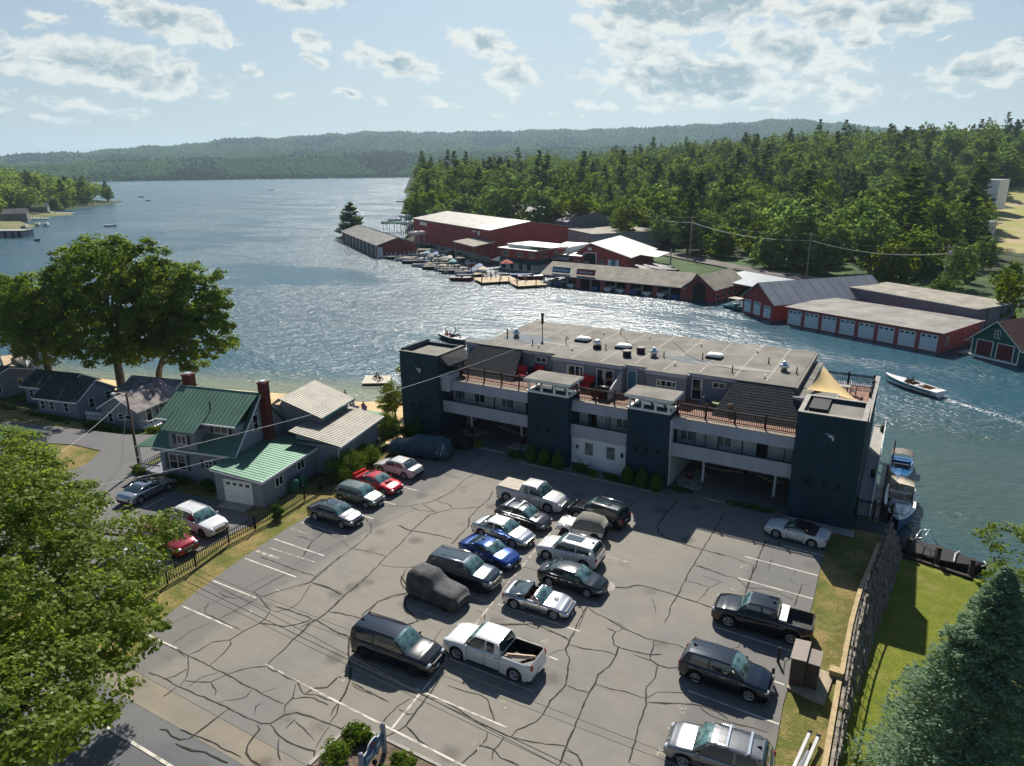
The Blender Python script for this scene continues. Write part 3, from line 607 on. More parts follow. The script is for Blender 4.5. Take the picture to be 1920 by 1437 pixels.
def blob(cx0, cy0, rx, ry, z, seed, n=28, m=M_WATERY, name='roof_puddle', h=.004):
    r_ = random.Random(seed); ph = [r_.uniform(0, 6.28) for _ in range(3)]
    pts = [(cx0+rx*math.cos(t)*(1+.22*math.sin(2*t+ph[0])+.12*math.sin(3*t+ph[1])+.06*math.sin(7*t+ph[2])), cy0+ry*math.sin(t)*(1+.2*math.sin(2*t+ph[1])+.1*math.sin(5*t+ph[0]))) for t in [2*math.pi*i/n for i in range(n)]]
    b = MB(); b.prism(pts, z-h, z+h); return b
P('roof_puddle', blob(-35.6, 65.6, 2.3, 1.7, 8.944, 3), M_WATERY)
P('roof_puddle', blob(-17.6, 65.2, 3.0, .75, 8.944, 5), M_WATERY)
P('roof_stain', blob(-13, 64.6, 3.6, .5, 8.9445, 8), M_SEAM)
P('roof_stain', blob(-31.5, 64.9, 2.6, .4, 8.9445, 9), M_SEAM)
b = MB(); 
b.slab([(-7.42, 59.95, 8.36), (-4.2, 59.95, 8.36), (-4.2, 62.6, 8.36), (-7.42, 62.6, 8.36)], .06); 
for (ya, yb) in ((62.75, 65.6), (65.75, 68.2), (68.35, 72.5)): b.slab([(-7.15, ya, 8.42), (-6.5, ya, 8.36), (-6.5, yb, 8.36), (-7.15, yb, 8.42)], .1)
P('annex_roof', b, M_ROOF)
b = MB(); b.box(-7.4, -4.15, 59.86, 59.94, 8.1, 8.38); b.box(-4.19, -4.1, 59.95, 62.6, 8.1, 8.38); P('annex_fascia', b, M_CLAP)
# mansard slopes
for (xa, xb, xc, xd, y) in ((-39.35, -34.0, -40.3, -33.3, 61.14), (-12.3, -7.45, -13.4, -6.45, 60.74)):
    b = MB(); n = 14; zt, zb = 8.86, 6.45; yb = 57.9 if xa < -30 else 57.6
    for i in range(n):
        f0, f1 = i/n, (i+1)/n
        l = lambda a, c, f: a+(c-a)*f
        b.hexa([(l(xa, xc, f1), l(y, yb, f1)-.03, l(zt, zb, f1)), (l(xb, xd, f1), l(y, yb, f1)-.03, l(zt, zb, f1)), (l(xb, xd, f1), l(y, yb, f1)+.1, l(zt, zb, f1)), (l(xa, xc, f1), l(y, yb, f1)+.1, l(zt, zb, f1))],
               [(l(xa, xc, f0), l(y, yb, f0)-.0, l(zt, zb, f0)), (l(xb, xd, f0), l(y, yb, f0)-.0, l(zt, zb, f0)), (l(xb, xd, f0), l(y, yb, f0)+.1, l(zt, zb, f0)), (l(xa, xc, f0), l(y, yb, f0)+.1, l(zt, zb, f0))])
    for (xt, xq) in ((xa, xc), (xb, xd)):
        s_ = .06 if xt == xb else -.06
        b.hexa([(xt, y+.02, 8.84), (xq, yb+.02, 6.45), (xt, y+.3, 6.42)], [(xt+s_, y+.02, 8.84), (xq+s_, yb+.02, 6.45), (xt+s_, y+.3, 6.42)])
    P('mansard_roof', b, M_SHING)
# third storey openings
for x, y in ((-27.55, 60.3), (-24.4, 60.3)): window(motel, x, y, 6.45, 1.75, 1.85, OFF, M_WHITE, M_GLASS, 1, 'sliding_door')
window(motel, -18.35, 60.2, 7.5, 1.85, .62, OFF, M_WHITE, M_GLASS, 1); window(motel, -31.9, 61.45, 7.75, 1.25, .6, OFF, M_WHITE, M_GLASS, 1); window(motel, -13.8, 61.1, 7.8, 1.15, .55, OFF, M_WHITE, M_GLASS, 1)
for x, y, g_ in ((-21.9, 60.95, M_BDOOR), (-15.75, 61.1, M_GLASS), (-40.3, 61.5, M_BDOOR), (-6.2, 60.2, M_WALLG)): window(motel, x, y, 6.42, .95, 2.0, OFF, M_WHITE, g_, 0, 'door', bars=1 if g_ == M_GLASS else 0)
b = MB(); b.hexa([(-22.8, 57.0, 6.41), (-22.68, 57.0, 6.41), (-22.68, 60.28, 6.41), (-22.8, 60.28, 6.41)], [(-22.8, 57.0, 7.2), (-22.68, 57.0, 7.2), (-22.68, 60.28, 8.3), (-22.8, 60.28, 8.3)]); P('privacy_screen', b, M_WPANEL)
# side canopy on the left tower
b = MB(); b.hexa([(-40.04, 55.1, 8.3), (-39.0, 55.1, 7.95), (-38.7, 58.3, 7.95), (-40.04, 59.5, 8.3)], [(-40.04, 55.1, 8.9), (-39.0, 55.1, 8.02), (-38.7, 58.3, 8.02), (-40.04, 59.5, 8.9)]); P('side_canopy', b, M_SHING)
b = MB(); b.box(-40.04, -39.0, 55.1, 57.0, 5.3, 7.0); P('stair_parapet', b, M_CLAP)
b = MB(); b.box(-40.04, -39.05, 57.5, 57.6, 7.0, 8.0); b.box(-39.7, -39.3, 57.42, 57.5, 7.1, 7.8); P('stair_screen', b, M_WALLG)
# railings
def railing(x0, y0, x1, y1, z, mats, h=1.08, nb=None, post=2.2, root=motel, off=None, cap=True, name='railing', lab=None, posts=True):
    d = Vector((x1-x0, y1-y0, 0)); L = d.length; d.normalize(); b = MB(); n = max(1, round(L/post)); zz = z if isinstance(z, (tuple, list)) else (z, z)
    zl = lambda t: zz[0]+(zz[1]-zz[0])*t/L
    p = lambda t, w: Vector((x0, y0, w+zl(t)))+d*t
    for i in range(n+1):
        t = L*i/n
        if posts: b.bar(p(t, 0), p(t, h+.1), .085, 4, m=0, smooth=False); b.ball(p(t, h+.15), .1, 6)
    b.bar(p(0, .1), p(L, .1), .045, 4, smooth=False); b.bar(p(0, h-.12), p(L, h-.12), .045, 4, smooth=False)
    if cap: b.bar(p(0, h), p(L, h), .05, 4, m=1, smooth=False)
    k = int(L/.15)
    for i in range(1, k): t = L*i/k; b.bar(p(t, .1), p(t, h-.12), .026, 4, smooth=False, cap=False)
    return b
for (a, c) in (((-39.95, 57.0), (-29.9, 56.75)), ((-25.6, 56.5), (-20.0, 56.5)), ((-16.1, 56.45), (-6.3, 56.3))):
    P('railing', railing(*a, *c, 6.4, None), [M_BROWN, M_TANRAIL])
P('railing', railing(-42.0, 61.5, -41.8, 73.5, 6.36, None), [M_BROWN, M_BROWN]); P('railing', railing(-41.8, 73.6, -36, 73.9, 6.36, None), [M_BROWN, M_BROWN])
P('railing', railing(-6.3, 72.3, -1.9, 72.2, 6.4, None, h=1.2), [M_BLACK, M_BLACK]); P('railing', railing(-1.9, 72.2, -1.9, 66.5, 6.4, None, h=1.1), [M_BLACK, M_BLACK])
b = MB(); b.box(-1.9, -1.62, 59.62, 74.0, 6.2, 7.15); b.box(-1.62, -1.5, 59.62, 74.0, -3.2, 7.2); P('side_parapet', b, M_NAVY)
b = MB(); b.box(-1.93, -1.45, 59.62, 74.05, 7.202, 7.26); P('side_coping', b, M_CONC)
# roof equipment
def vent(x, y, kind):
    b = MB(); z = 8.93
    if kind == 'dome':
        b.box(x-.75, x+.75, y-.6, y+.6, z, z+.22, 1)
        b.loft([[(x+cx0*.72*s_, y+cy0*.57*s_, z+.222+h) for cx0, cy0 in ((-1, -1), (0, -1.02), (1, -1), (1.02, 0), (1, 1), (0, 1.02), (-1, 1), (-1.02, 0))] for s_, h in ((1, 0), (.93, .14), (.7, .25), (.35, .3), (.01, .31))], m=0, closed=True, caps=False)
        return P('skylight', b, [M_WHITE, M_BLACK])
    if kind == 'turbine': b.lathe([(.3, 0), (.3, .3), (.42, .36), (.44, .55), (.3, .68), (.18, .72), (.22, .86), (.1, .95)], (x, y, z), 12, m=0); return P('roof_turbine', b, M_METAL)
    if kind == 'drum': b.lathe([(.42, 0), (.42, .55)], (x, y, z), 14, m=1); b.lathe([(.44, .551), (.44, .62), (.38, .64)], (x, y, z), 14, m=0); return P('roof_exhaust', b, [M_CONC, M_BLACK])
    if kind == 'fan': b.lathe([(.45, 0), (.45, .3)], (x, y, z), 12, m=1); b.lathe([(.4, .301), (.42, .75), (.2, .92)], (x, y, z), 12, m=0); return P('roof_fan', b, [M_METAL, M_BLACK])
    if kind == 'pipe': b.lathe([(.055, 0), (.055, .62)], (x, y, z), 8); b.lathe([(.16, 0), (.16, .03)], (x, y, z), 8); return P('vent_pipe', b, M_BLACK)
    if kind == 'white': b.lathe([(.2, 0), (.06, .05), (.06, .2), (.1, .21), (.1, .3)], (x, y, z), 8); return P('vent_cap', b, M_WHITE)
    if kind == 'goose': b.tube([(x, y, z), (x, y, z+.6), (x+.1, y-.05, z+.78), (x+.25, y-.1, z+.7), (x+.3, y-.12, z+.5)], [.05]*5, 7); return P('gooseneck_vent', b, M_BLACK)
for a in ((-37.2, 65.7, 'turbine'), (-29.95, 67.4, 'dome'), (-27.4, 65.3, 'fan'), (-23.5, 63.6, 'drum'), (-22.75, 65.5, 'drum'), (-21.15, 64.8, 'turbine'), (-25.0, 66.5, 'dome'), (-15.8, 67.1, 'dome'), (-9.1, 65.5, 'turbine'),
          (-26.35, 65.1, 'pipe'), (-33.9, 63.3, 'pipe'), (-20.2, 65.0, 'pipe'), (-16.7, 66.1, 'pipe'), (-10.8, 67.5, 'pipe'), (-13.1, 62.8, 'pipe'), (-7.95, 65.1, 'pipe'), (-31.1, 65.6, 'goose'), (-27.5, 72.2, 'goose'),
          (-32.9, 62.8, 'white'), (-29.3, 63.3, 'white'), (-29.2, 71.3, 'white'), (-24.0, 71.8, 'white'), (-18.35, 62.6, 'white'), (-18.2, 71.1, 'white'), (-12.6, 71.2, 'white'), (-10.2, 62.4, 'white')): vent(*a)
b = MB(); b.lathe([(.05, 0), (.05, 1.55)], (-34.55, 66.8, 8.93), 8); b.lathe([(.14, 1.55), (.14, 2.5), (.2, 2.52), (.2, 2.75)], (-34.55, 66.8, 8.93), 10); P('flue', b, M_BLACK)
b = MB(); b.lathe([(.07, 0), (.07, 1.05)], (-37.95, 65.0, 8.93), 8); P('flue', b, M_BLACK)
b = MB(); b.path([(-27.2, 72.2, 9.4), (-25.6, 69.2, 8.98), (-23.2, 66.2, 9.3)], .025, 5); b.path([(-21, 71, 8.97), (-18.5, 67, 8.96), (-16.5, 65, 8.96), (-12, 63.5, 8.96)], .02, 5); P('roof_cable', b, M_BLACK)
# lakeside walkway on the right side
wk = thing('pier_walkway', 'narrow concrete walkway with white edge rail along the right side of the motel', 'walkway', (-1, 60, 0))
b = MB(); b.box(-1.46, -.42, 57.6, 80.6, -.22, -.02); 
for y in range(58, 81, 3): b.bar((-.9, y, -4.5), (-.9, y, -.2), .14, 8)
P('walkway_slab', b, M_CONC, wk)
b = MB(); b.box(-.46, -.36, 57.6, 80.6, .0, .12); b.box(-1.4, -.36, 80.5, 80.6, .0, .12)
for i in range(9): b.box(-.46, -.38, 58+i*2.8, 58.08+i*2.8, .1, .75)
b.bar((-.42, 58, .76), (-.42, 80.5, .76), .03, 4); P('edge_rail', b, M_WHITE, wk)
P('gate_rail', railing(-1.4, 57.3, 1.1, 57.3, .0, None, h=1.5, post=1.3), [M_BLACK, M_BLACK], wk)
b = MB(); b.box(-1.45, 1.15, 55.2, 57.2, -.5, -.03); P('landing', b, M_DTRIM, wk)
for i, (x, y) in enumerate(((-.7, 66.2), (-.65, 79.0))):
    b = MB(); b.lathe([(.16, 0), (.2, .2), (.2, .35)], (0, 0, 0), 10, m=0); b.ball((0, 0, .5), .24, 8, m=1)
    tag(b.build('planter', [M_BLACK, mat('dry_plant', (.10, .09, .05), .9)], loc=(x, y, 0)), ('round dark planter halfway along the motel walkway', 'round dark planter at the far end of the motel walkway')[i], 'planter', 'walkway planters')
# rock beds and kerbs in the carports
rk = MB()
for s_, (x, y, rx, ry) in enumerate(((-38.2, 58.3, 1.4, .9), (-33.8, 61.5, 3.0, 1.3), (-31.6, 57.2, 1.6, 1.0), (-12.2, 62.3, 3.2, 1.2), (-14.7, 57.6, 1.5, 1.9), (-8.0, 61.5, 1.6, .8))):
    q = blob(x, y, rx, ry, .06, 20+s_, h=.055); k = len(rk.v); rk.v += q.v; rk.f += [tuple(k+i for i in f) for f in q.f]; rk.mi += q.mi; rk.sm += q.sm
struct('stone_beds', rk, M_ROCK)
b = MB(); b.box(-35.5, -32.6, 54.75, 54.9, 0, .12); b.box(-12.9, -10.3, 54.5, 54.65, 0, .12); b.box(-29.9, -16.1, 53.6, 53.72, 0, .1); b.box(-45.2, -40.1, 54.3, 54.6, 0, .16); b.box(-6.4, -1.2, 53.5, 54.6, -.0, .05)
struct('kerb', b, M_CONC)
# ---------------------------------------------------------------- things on the roof deck
M_RED = mat('red_cloth', (.38, .012, .022), .8, var=.15, scale=3)
M_TEAK = mat('teak_wood', (.30, .19, .09), .7, var=.2, scale=4)
M_CANVAS = mat('tan_sail', (.75, .55, .26), .8, var=.05, scale=1)
for i, (x, y, rz, lb) in enumerate(((-33.1, 59.3, .5, 'red lounge chair on the roof deck against the left shingled slope'), (-31.9, 60.4, -.2, 'red cushioned chair below the small high window on the roof deck'), (-25.9, 59.3, .05, 'red cushioned chair between the two sliding glass doors'))):
    t = thing('lounge_chair', lb, 'chair', (x, y, 6.4), rz, 'red chairs on the motel roof deck')
    b = MB(); b.box(-.6, .6, -.45, .4, .3, .5); b.build('seat', M_RED, parent=t)
    b = MB(); b.hexa([(-.6, .3, .5), (.6, .3, .5), (.6, .5, .45), (-.6, .5, .45)], [(-.6, .55, 1.25), (.6, .55, 1.25), (.6, .7, 1.2), (-.6, .7, 1.2)]); b.build('backrest', M_RED, parent=t)
    for sx in (-1, 1):
        b = MB(); b.box(sx*.62-.04, sx*.62+.04, -.45, .5, .0, .72); b.build('arm', M_BLACK, parent=t)
t = thing('cooler_bench', 'long green and teal storage bench beside the red chairs on the roof deck', 'bench', (-32.4, 61.1, 6.4))
b = MB(); b.box(-1.3, 1.6, -.25, .25, 0, .62); b.build('box', M_WALLG, parent=t); b = MB(); b.box(-1.35, 1.65, -.3, .28, .622, .7); b.build('lid', M_DTRIM, parent=t)
b = MB(); b.box(.3, .8, -.2, .2, .705, .82); tag(b.build('folded_towel', mat('teal_towel', (.02, .18, .17), .9), loc=(-32.4, 61.1, 6.4)), 'folded teal towel lying on the storage bench', 'towel')
# barbecue grill, bicycle-like red ring (fire pit cover), table sets
t = thing('gas_grill', 'black covered gas grill at the white privacy screen on the roof deck', 'grill', (-23.3, 57.4, 6.4))
b = MB(); b.box(-.55, .55, -.3, .3, .1, .85); b.build('cabinet', M_BLACK, parent=t)
b = MB(); b.loft([[(x, -.3, .86), (x, -.28, 1.1), (x, 0, 1.25), (x, .28, 1.1), (x, .3, .86)] for x in (-.5, .5)]); b.build('hood', M_BLACK, parent=t)
t = thing('red_tricycle', 'red wheeled cart standing beside the grill at the deck railing', 'cart', (-24.1, 57.1, 6.4))
for sx in (0, .7):
    b = MB(); b.lathe([(.28, -.03), (.36, -.03), (.36, .03), (.28, .03), (.28, -.03)], (sx, 0, .36), 14, axis='y'); b.build('wheel', M_RED, parent=t)
b = MB(); b.tube([(0, 0, .36), (.35, 0, .75), (.7, 0, .36)], [.03]*3, 6); b.bar((.35, 0, .75), (.35, 0, 1.0), .03, 6); b.build('frame', M_RED, parent=t)
for i, (x, y, lb) in enumerate(((-13.2, 59.2, 'round wooden table with a green top on the roof deck beside the right shingled slope'), (-4.3, 69.6, 'pale square table on the corner terrace beside the railing'), (-3.7, 64.2, 'dark low table under the tan shade sail'))):
    t = thing('patio_table', lb, 'table', (x, y, 6.4), 0, 'tables on the motel roof')
    b = MB()
    if i == 0: b.lathe([(.65, .68), (.65, .74)], (0, 0, 0), 18)
    else: b.box(-.6, .6, -.4, .4, .68, .74)
    b.build('tabletop', (mat('green_top', (.10, .14, .03), .6), M_CONC, M_BROWN)[i], parent=t)
    for a in (0, 1, 2, 3):
        b = MB(); dx, dy = ((-.4, -.3), (.4, -.3), (.4, .3), (-.4, .3))[a]; b.bar((dx, dy, 0), (dx*.9, dy*.9, .68), .035, 6); b.build('leg', M_TEAK if i == 0 else M_BLACK, parent=t)
def chair(x, y, z, rz, lb, m, grp):
    t = thing('patio_chair', lb, 'chair', (x, y, z), rz, grp)
    b = MB(); b.box(-.28, .28, -.26, .26, .4, .46); b.build('seat', m, parent=t)
    b = MB(); 
    for i in range(5): b.box(-.26+i*.115, -.2+i*.115, .24, .28, .46, .95)
    b.box(-.28, .28, .23, .29, .95, 1.02); b.build('backrest', m, parent=t)
    for sx in (-1, 1):
        for sy in (-1, 1): b = MB(); b.bar((sx*.24, sy*.23, 0), (sx*.24, sy*.23, .4), .03, 5); b.build('leg', m, parent=t)
chair(-14.35, 59.3, 6.4, 1.5, 'wooden slatted armchair left of the green topped deck table', M_TEAK, 'chairs on the motel roof')
chair(-12.3, 58.5, 6.4, -2.3, 'wooden slatted armchair right of the green topped deck table', M_TEAK, 'chairs on the motel roof')
chair(-5.2, 69.4, 6.4, 1.6, 'brown chair left of the pale terrace table', M_BROWN, 'chairs on the motel roof')
chair(-3.4, 69.2, 6.4, -1.6, 'brown chair right of the pale terrace table', M_BROWN, 'chairs on the motel roof')
chair(-4.9, 63.6, 6.4, .3, 'dark brown chair under the front edge of the shade sail', M_BROWN, 'chairs on the motel roof')
chair(-2.7, 65.6, 6.4, -1.2, 'dark brown chair by the terrace parapet behind the sail corner', M_BROWN, 'chairs on the motel roof')
b = MB(); b.box(-.3, .3, -.22, .22, 0, .4); tag(b.build('cooler', mat('blue_cooler', (.03, .2, .4), .5), loc=(-14.9, 60.6, 6.4)), 'blue cooler box beside the glass door on the roof deck', 'cooler')
# shade sail
A_, B_, C_ = Vector((-6.05, 67.7, 9.3)), Vector((-6.55, 61.3, 8.75)), Vector((-2.7, 64.2, 7.45))
b = MB(); N_ = 14; G = {}
for i in range(N_+1):
    for j in range(N_+1-i):
        u, v = i/N_, j/N_; w_ = 1-u-v; p = A_*u+B_*v+C_*w_
        cen = (A_+B_+C_)/3; e = 1-27*u*v*w_; edge = 4*max(u*v*(1-w_ if w_ < .001 else 0), 0)
        pull = .16*(4*u*v if w_ < 1e-6 else 4*v*w_ if u < 1e-6 else 4*u*w_ if v < 1e-6 else 0)
        pull = .17*max(4*u*v*(1-w_)**3, 4*v*w_*(1-u)**3, 4*u*w_*(1-v)**3)*(1-min(1, 3*min(u, v, w_)))
        p = p.lerp(cen, pull); p.z -= .5*27*u*v*w_*.6; G[i, j] = len(b.v); b.v.append(tuple(p))
for i in range(N_):
    for j in range(N_-i):
        b.f.append((G[i, j], G[i+1, j], G[i, j+1])); b.mi.append(0); b.sm.append(True)
        if (i+1, j+1) in G: b.f.append((G[i+1, j], G[i+1, j+1], G[i, j+1])); b.mi.append(0); b.sm.append(True)
sail = thing('shade_sail', 'tan triangular shade sail stretched over the corner terrace', 'shade sail', (-5, 64, 6.4))
P('canvas', b, M_CANVAS, sail)
for p, q in ((A_, (-5.95, 68.3, 6.4)), (C_, (-2.3, 64.2, 6.4))):
    b = MB(); b.bar(q, (q[0], q[1], p.z+.15), .05, 8); b.bar((q[0], q[1], p.z+.1), p, .02, 4); P('pole', b, M_METAL, sail)
# service cable to the roof corner
# ---------------------------------------------------------------- vehicles
M_TYRE = mat('tyre_rubber', (.014, .014, .015), .8, var=.1, scale=5)
M_RIM = mat('alloy_rim', (.50, .51, .53), .3, .8, var=.05, scale=5)
M_RIMD = mat('dark_rim', (.05, .05, .055), .4, .6, var=.05, scale=5)
M_CGLASS = mat('car_glass', (.020, .038, .040), .04, var=.2, scale=1.5, spec=1.0, coat=.6)
M_WIND = mat('windscreen', (.07, .14, .14), .04, var=.55, scale=2.2, spec=1.0, coat=.6)
M_TRIMB = mat('black_trim', (.012, .012, .013), .5, var=.1, scale=3)
M_CHROME = mat('chrome', (.75, .75, .77), .15, 1.0, var=.02, scale=3)
M_LAMP = mat('headlamp', (.55, .58, .60), .08, .2, var=.1, scale=6, coat=1.0)
M_TAIL = mat('tail_lamp', (.35, .01, .012), .15, var=.1, scale=6, coat=1.0)
M_PLATE = mat('number_plate', (.62, .66, .62), .5, var=.03, scale=9)
M_CABIN = mat('cabin_trim', (.06, .035, .025), .8, var=.2, scale=4)
M_COVER = mat('car_cover_cloth', (.075, .078, .08), .8, var=.3, scale=1.1, bump=1.0, bscale=2.6)
CARP = {
 # top: side profile (x from rear, height) of the lower body; gh: rear base, rear top, front top, front base, roof height
 'sedan': dict(L=4.75, W=1.83, wb=2.75, wr=.33, top=[(-2.38, .74), (-2.3, .98), (-1.85, 1.03), (-1.2, 1.02), (.85, 1.0), (1.6, .90), (2.15, .76), (2.38, .58)], gh=(-1.75, -1.0, .32, 1.08, 1.45)),
 'coupe': dict(L=4.65, W=1.84, wb=2.72, wr=.34, top=[(-2.33, .74), (-2.25, .97), (-1.8, 1.02), (-.9, .98), (.6, .96), (1.5, .88), (2.1, .74), (2.33, .56)], gh=(-1.65, -.75, .12, .95, 1.36)),
 'hatch': dict(L=4.4, W=1.8, wb=2.65, wr=.33, top=[(-2.2, .72), (-2.16, .98), (-1.9, 1.02), (.9, 1.0), (1.5, .90), (2.0, .76), (2.2, .58)], gh=(-2.08, -1.6, .35, 1.15, 1.5)),
 'suv': dict(L=4.85, W=1.95, wb=2.85, wr=.38, top=[(-2.42, .85), (-2.38, 1.12), (-2.1, 1.17), (1.05, 1.13), (1.75, 1.06), (2.25, .93), (2.42, .68)], gh=(-2.28, -1.92, .35, 1.12, 1.72)),
 'bigsuv': dict(L=5.15, W=2.0, wb=3.1, wr=.40, top=[(-2.57, .9), (-2.54, 1.2), (-2.2, 1.24), (1.15, 1.2), (1.9, 1.13), (2.4, .99), (2.57, .7)], gh=(-2.46, -2.2, .45, 1.2, 1.81)),
 'pickup': dict(L=5.85, W=2.03, wb=3.65, wr=.42, top=[(-2.92, 1.2), (-2.85, 1.3), (-.95, 1.31), (1.35, 1.25), (2.1, 1.2), (2.7, 1.08), (2.92, .75)], gh=(-.98, -.78, .75, 1.42, 1.9), bed=(-2.82, -1.02)),
 'vette': dict(L=4.5, W=1.93, wb=2.71, wr=.35, top=[(-2.25, .72), (-2.2, .93), (-1.8, .97), (-.9, .90), (.5, .86), (1.2, .84), (1.8, .72), (2.25, .48)], gh=(-1.95, -.62, .02, .68, 1.23)),
}
def prof(pts, x):
    for (a, b), (c, d) in zip(pts[:-1], pts[1:]):
        if x <= c:
            t = max(0, min(1, (x-a)/(c-a))); t2 = t*t*(3-2*t)*.5+t*.5; return b+(d-b)*t2
    return pts[-1][1]
def make_wheel(root, x, y, r, side, rim):
    w = MB(); t = .115
    w.lathe([(r*.68, -t), (r*.93, -t), (r, -t*.7), (r, t*.7), (r*.93, t), (r*.68, t), (r*.66, t*.3), (.001, t*.3)], n=20, axis='y')
    if side < 0: w.v = [(a, -b, c) for a, b, c in w.v]; w.f = [tuple(reversed(f)) for f in w.f]
    o = w.build('wheel', M_TYRE, parent=root, loc=(x, y, r))
    s = MB(); yo = side*t
    for (ra, rb, d0, d1) in ((r*.58, r*.69, .2, 1.04), (.0001, r*.17, .5, .98)):
        s.lathe([(ra, yo*d0), (ra, yo*d1), (rb, yo*d1), (rb, yo*d0)], n=20, axis='y')
    for k in range(5):
        a = 2*math.pi*k/5+.3; ca, sa = math.cos(a), math.sin(a); pts = []
        for rr, ww in ((r*.14, .05), (r*.62, .033)):
            for q in (-1, 1): pts.append((ca*rr-sa*ww*q, sa*rr+ca*ww*q))
        P4 = [pts[0], pts[1], pts[3], pts[2]]
        s.hexa([(p[0], yo*.55, p[1]) for p in P4], [(p[0], yo*.95, p[1]) for p in P4])
    s.build('rim', rim, parent=o); return o
def ellip(c, r, m, name, par, n=10):
    b = MB(); b.ball(c, 1, n, squash=r); return b.build(name, m, parent=par)
def car(name, label, cat, x, y, hd, kind, pm, roofm=None, rim=None, group='cars parked in the lot', extras=(), scale=1.0, z=0.0, **ov):
    p = dict(CARP[kind]); p.update(ov); L, Wd, wb, wr = p['L'], p['W'], p['wb'], p['wr']; rim = rim or M_RIM; gh = p['gh']
    root = thing(name, label, cat, (x, y, z), R(hd), group); hw = Wd/2; clr = p.get('clr', .22)
    wxs = (-wb/2+p.get('wo', 0), wb/2+p.get('wo', 0)); ra = wr+.07
    xs = sorted(set([round(-L/2+i*.095, 3) for i in range(int(L/.095)+1)]+[L/2]+[round(w_+s_*ra*c_, 3) for w_ in wxs for s_ in (-1, 1) for c_ in (1, .96, .8)]))
    bed = p.get('bed'); open_ = p.get('open')
    def hwx(q):
        f = L/2-q; r_ = q+L/2; k = 1-.20*max(0, 1-f/.85)**2.4-.13*max(0, 1-r_/.6)**2.2
        return hw*k
    def sec(q):
        w_ = hwx(q); zt = prof(p['top'], q); zl = clr+.16*max(0, 1-(L/2-q)/.35)**2+.2*max(0, 1-(q+L/2)/.3)**2
        arch = False
        for c in wxs:
            if abs(q-c) < ra: zl = max(zl, wr+math.sqrt(max(0, ra*ra-(q-c)**2))); arch = True
        zs = zt-.07; zl = min(zl, zs-.03)
        fl = .025 if arch or min(abs(q-c) for c in wxs) < ra+.12 else 0
        return [(q, w_*.95+fl, zl), (q, w_+fl, zl+(zs-zl)*.3), (q, w_*1.0+fl*.7, zl+(zs-zl)*.62), (q, w_*.975, zs-.01), (q, w_*.93, zs+.035), (q, w_*.80, zt-.012), (q, w_*.42, zt), (q, 0, zt+.012)]
    b = MB(); n = 15; S = []
    for q in xs:
        h = sec(q)
        if bed and bed[0] < q < bed[1]: h = h[:5]+[(q, hwx(q)*.86, h[4][2]+.01)]*3
        S.append(h+[(a, -c, d) for a, c, d in reversed(h[:-1])])
    k0 = len(b.v)
    for s_ in S: b.v += s_
    for i in range(len(S)-1):
        xm = (xs[i]+xs[i+1])/2
        for j in range(n-1):
            if bed and bed[0] < xm < bed[1] and 5 <= j <= 8: continue
            if open_ and open_[0] < xm < open_[1] and 5 <= j <= 8: continue
            a = k0+i*n+j; b.f.append((a, a+n, a+n+1, a+1)); b.mi.append(0); b.sm.append(True)
    b.f.append(tuple(k0+i for i in range(n))); b.f.append(tuple(k0+(len(S)-1)*n+i for i in reversed(range(n)))); b.mi += [0, 0]; b.sm += [False, False]
    b.build('body', pm, parent=root)
    u = MB(); u.box(-L/2+.12, L/2-.14, -hw+.30, hw-.30, clr-.04, .62)
    for (xa, xb) in ((-L/2+.1, wxs[0]-ra), (wxs[0]+ra, wxs[1]-ra), (wxs[1]+ra, L/2-.15)): u.box(xa, xb, -hw*.93, hw*.93, clr-.03, clr+.06)
    u.build('underbody', M_TRIMB, parent=root)
    # ---- greenhouse
    rb, rt, ft, fb, zr = gh; zb_ = lambda q: prof(p['top'], q)-.03
    wB, wR = hw*.90, hw*p.get('rw', .735)
    gx = [rb+(rt-rb)*i/4 for i in range(4)]+[rt+(ft-rt)*i/8 for i in range(8)]+[ft+(fb-ft)*i/5 for i in range(6)]
    def gz(q):
        if q < rt: t = (q-rb)/(rt-rb); return zb_(rb)+(zr-.05-zb_(rb))*math.sin(t*math.pi/2)**(.85 if kind in ('suv', 'bigsuv', 'hatch', 'pickup') else .95)
        if q > ft: t = (fb-q)/(fb-ft); return zb_(fb)+(zr-.03-zb_(fb))*math.sin(t*math.pi/2)**.95
        t = (q-rt)/(ft-rt); return zr-.05*(1-t)**2-.03*t**3
    def gw(zv): t = (zv-zb_(0))/(zr-zb_(0)); return wB+(wR-wB)*max(0, min(1.05, t))
    def gsec(q, off=0.0):
        zt = gz(q); wt = gw(zt)*(1-.05*max(0, (q-ft))/(fb-ft)); lo = zb_(q)
        return [(q, gw(lo)+off, lo-.02), (q, (gw(lo)+wt)/2+off+.012, (lo+zt)/2), (q, wt+off, zt-.035), (q, wt*.86, zt+off), (q, wt*.45, zt+.022+off), (q, 0, zt+.03+off)]
    def full(h): return h+[(a, -c, d) for a, c, d in reversed(h[:-1])]
    top_open = p.get('targa')
    wi = MB(); si = MB(); ri = MB()
    SG = [full(gsec(q)) for q in gx]
    for i in range(len(gx)-1):
        xm = (gx[i]+gx[i+1])/2
        for j in range(10):
            side = j < 2 or j > 7
            if top_open and top_open[0] < xm < top_open[1]: continue
            q = [SG[i][j], SG[i+1][j], SG[i+1][j+1], SG[i][j+1]]
            (si if (side or xm < ft) else wi).face(q, 0, False)
    roofx = [q for q in gx if rt-.001 <= q <= ft+.001]
    if p.get('rear_solid'): roofx = [q for q in gx if q <= ft+.001]
    SR = [full(gsec(q, .012))[2:9] for q in roofx]
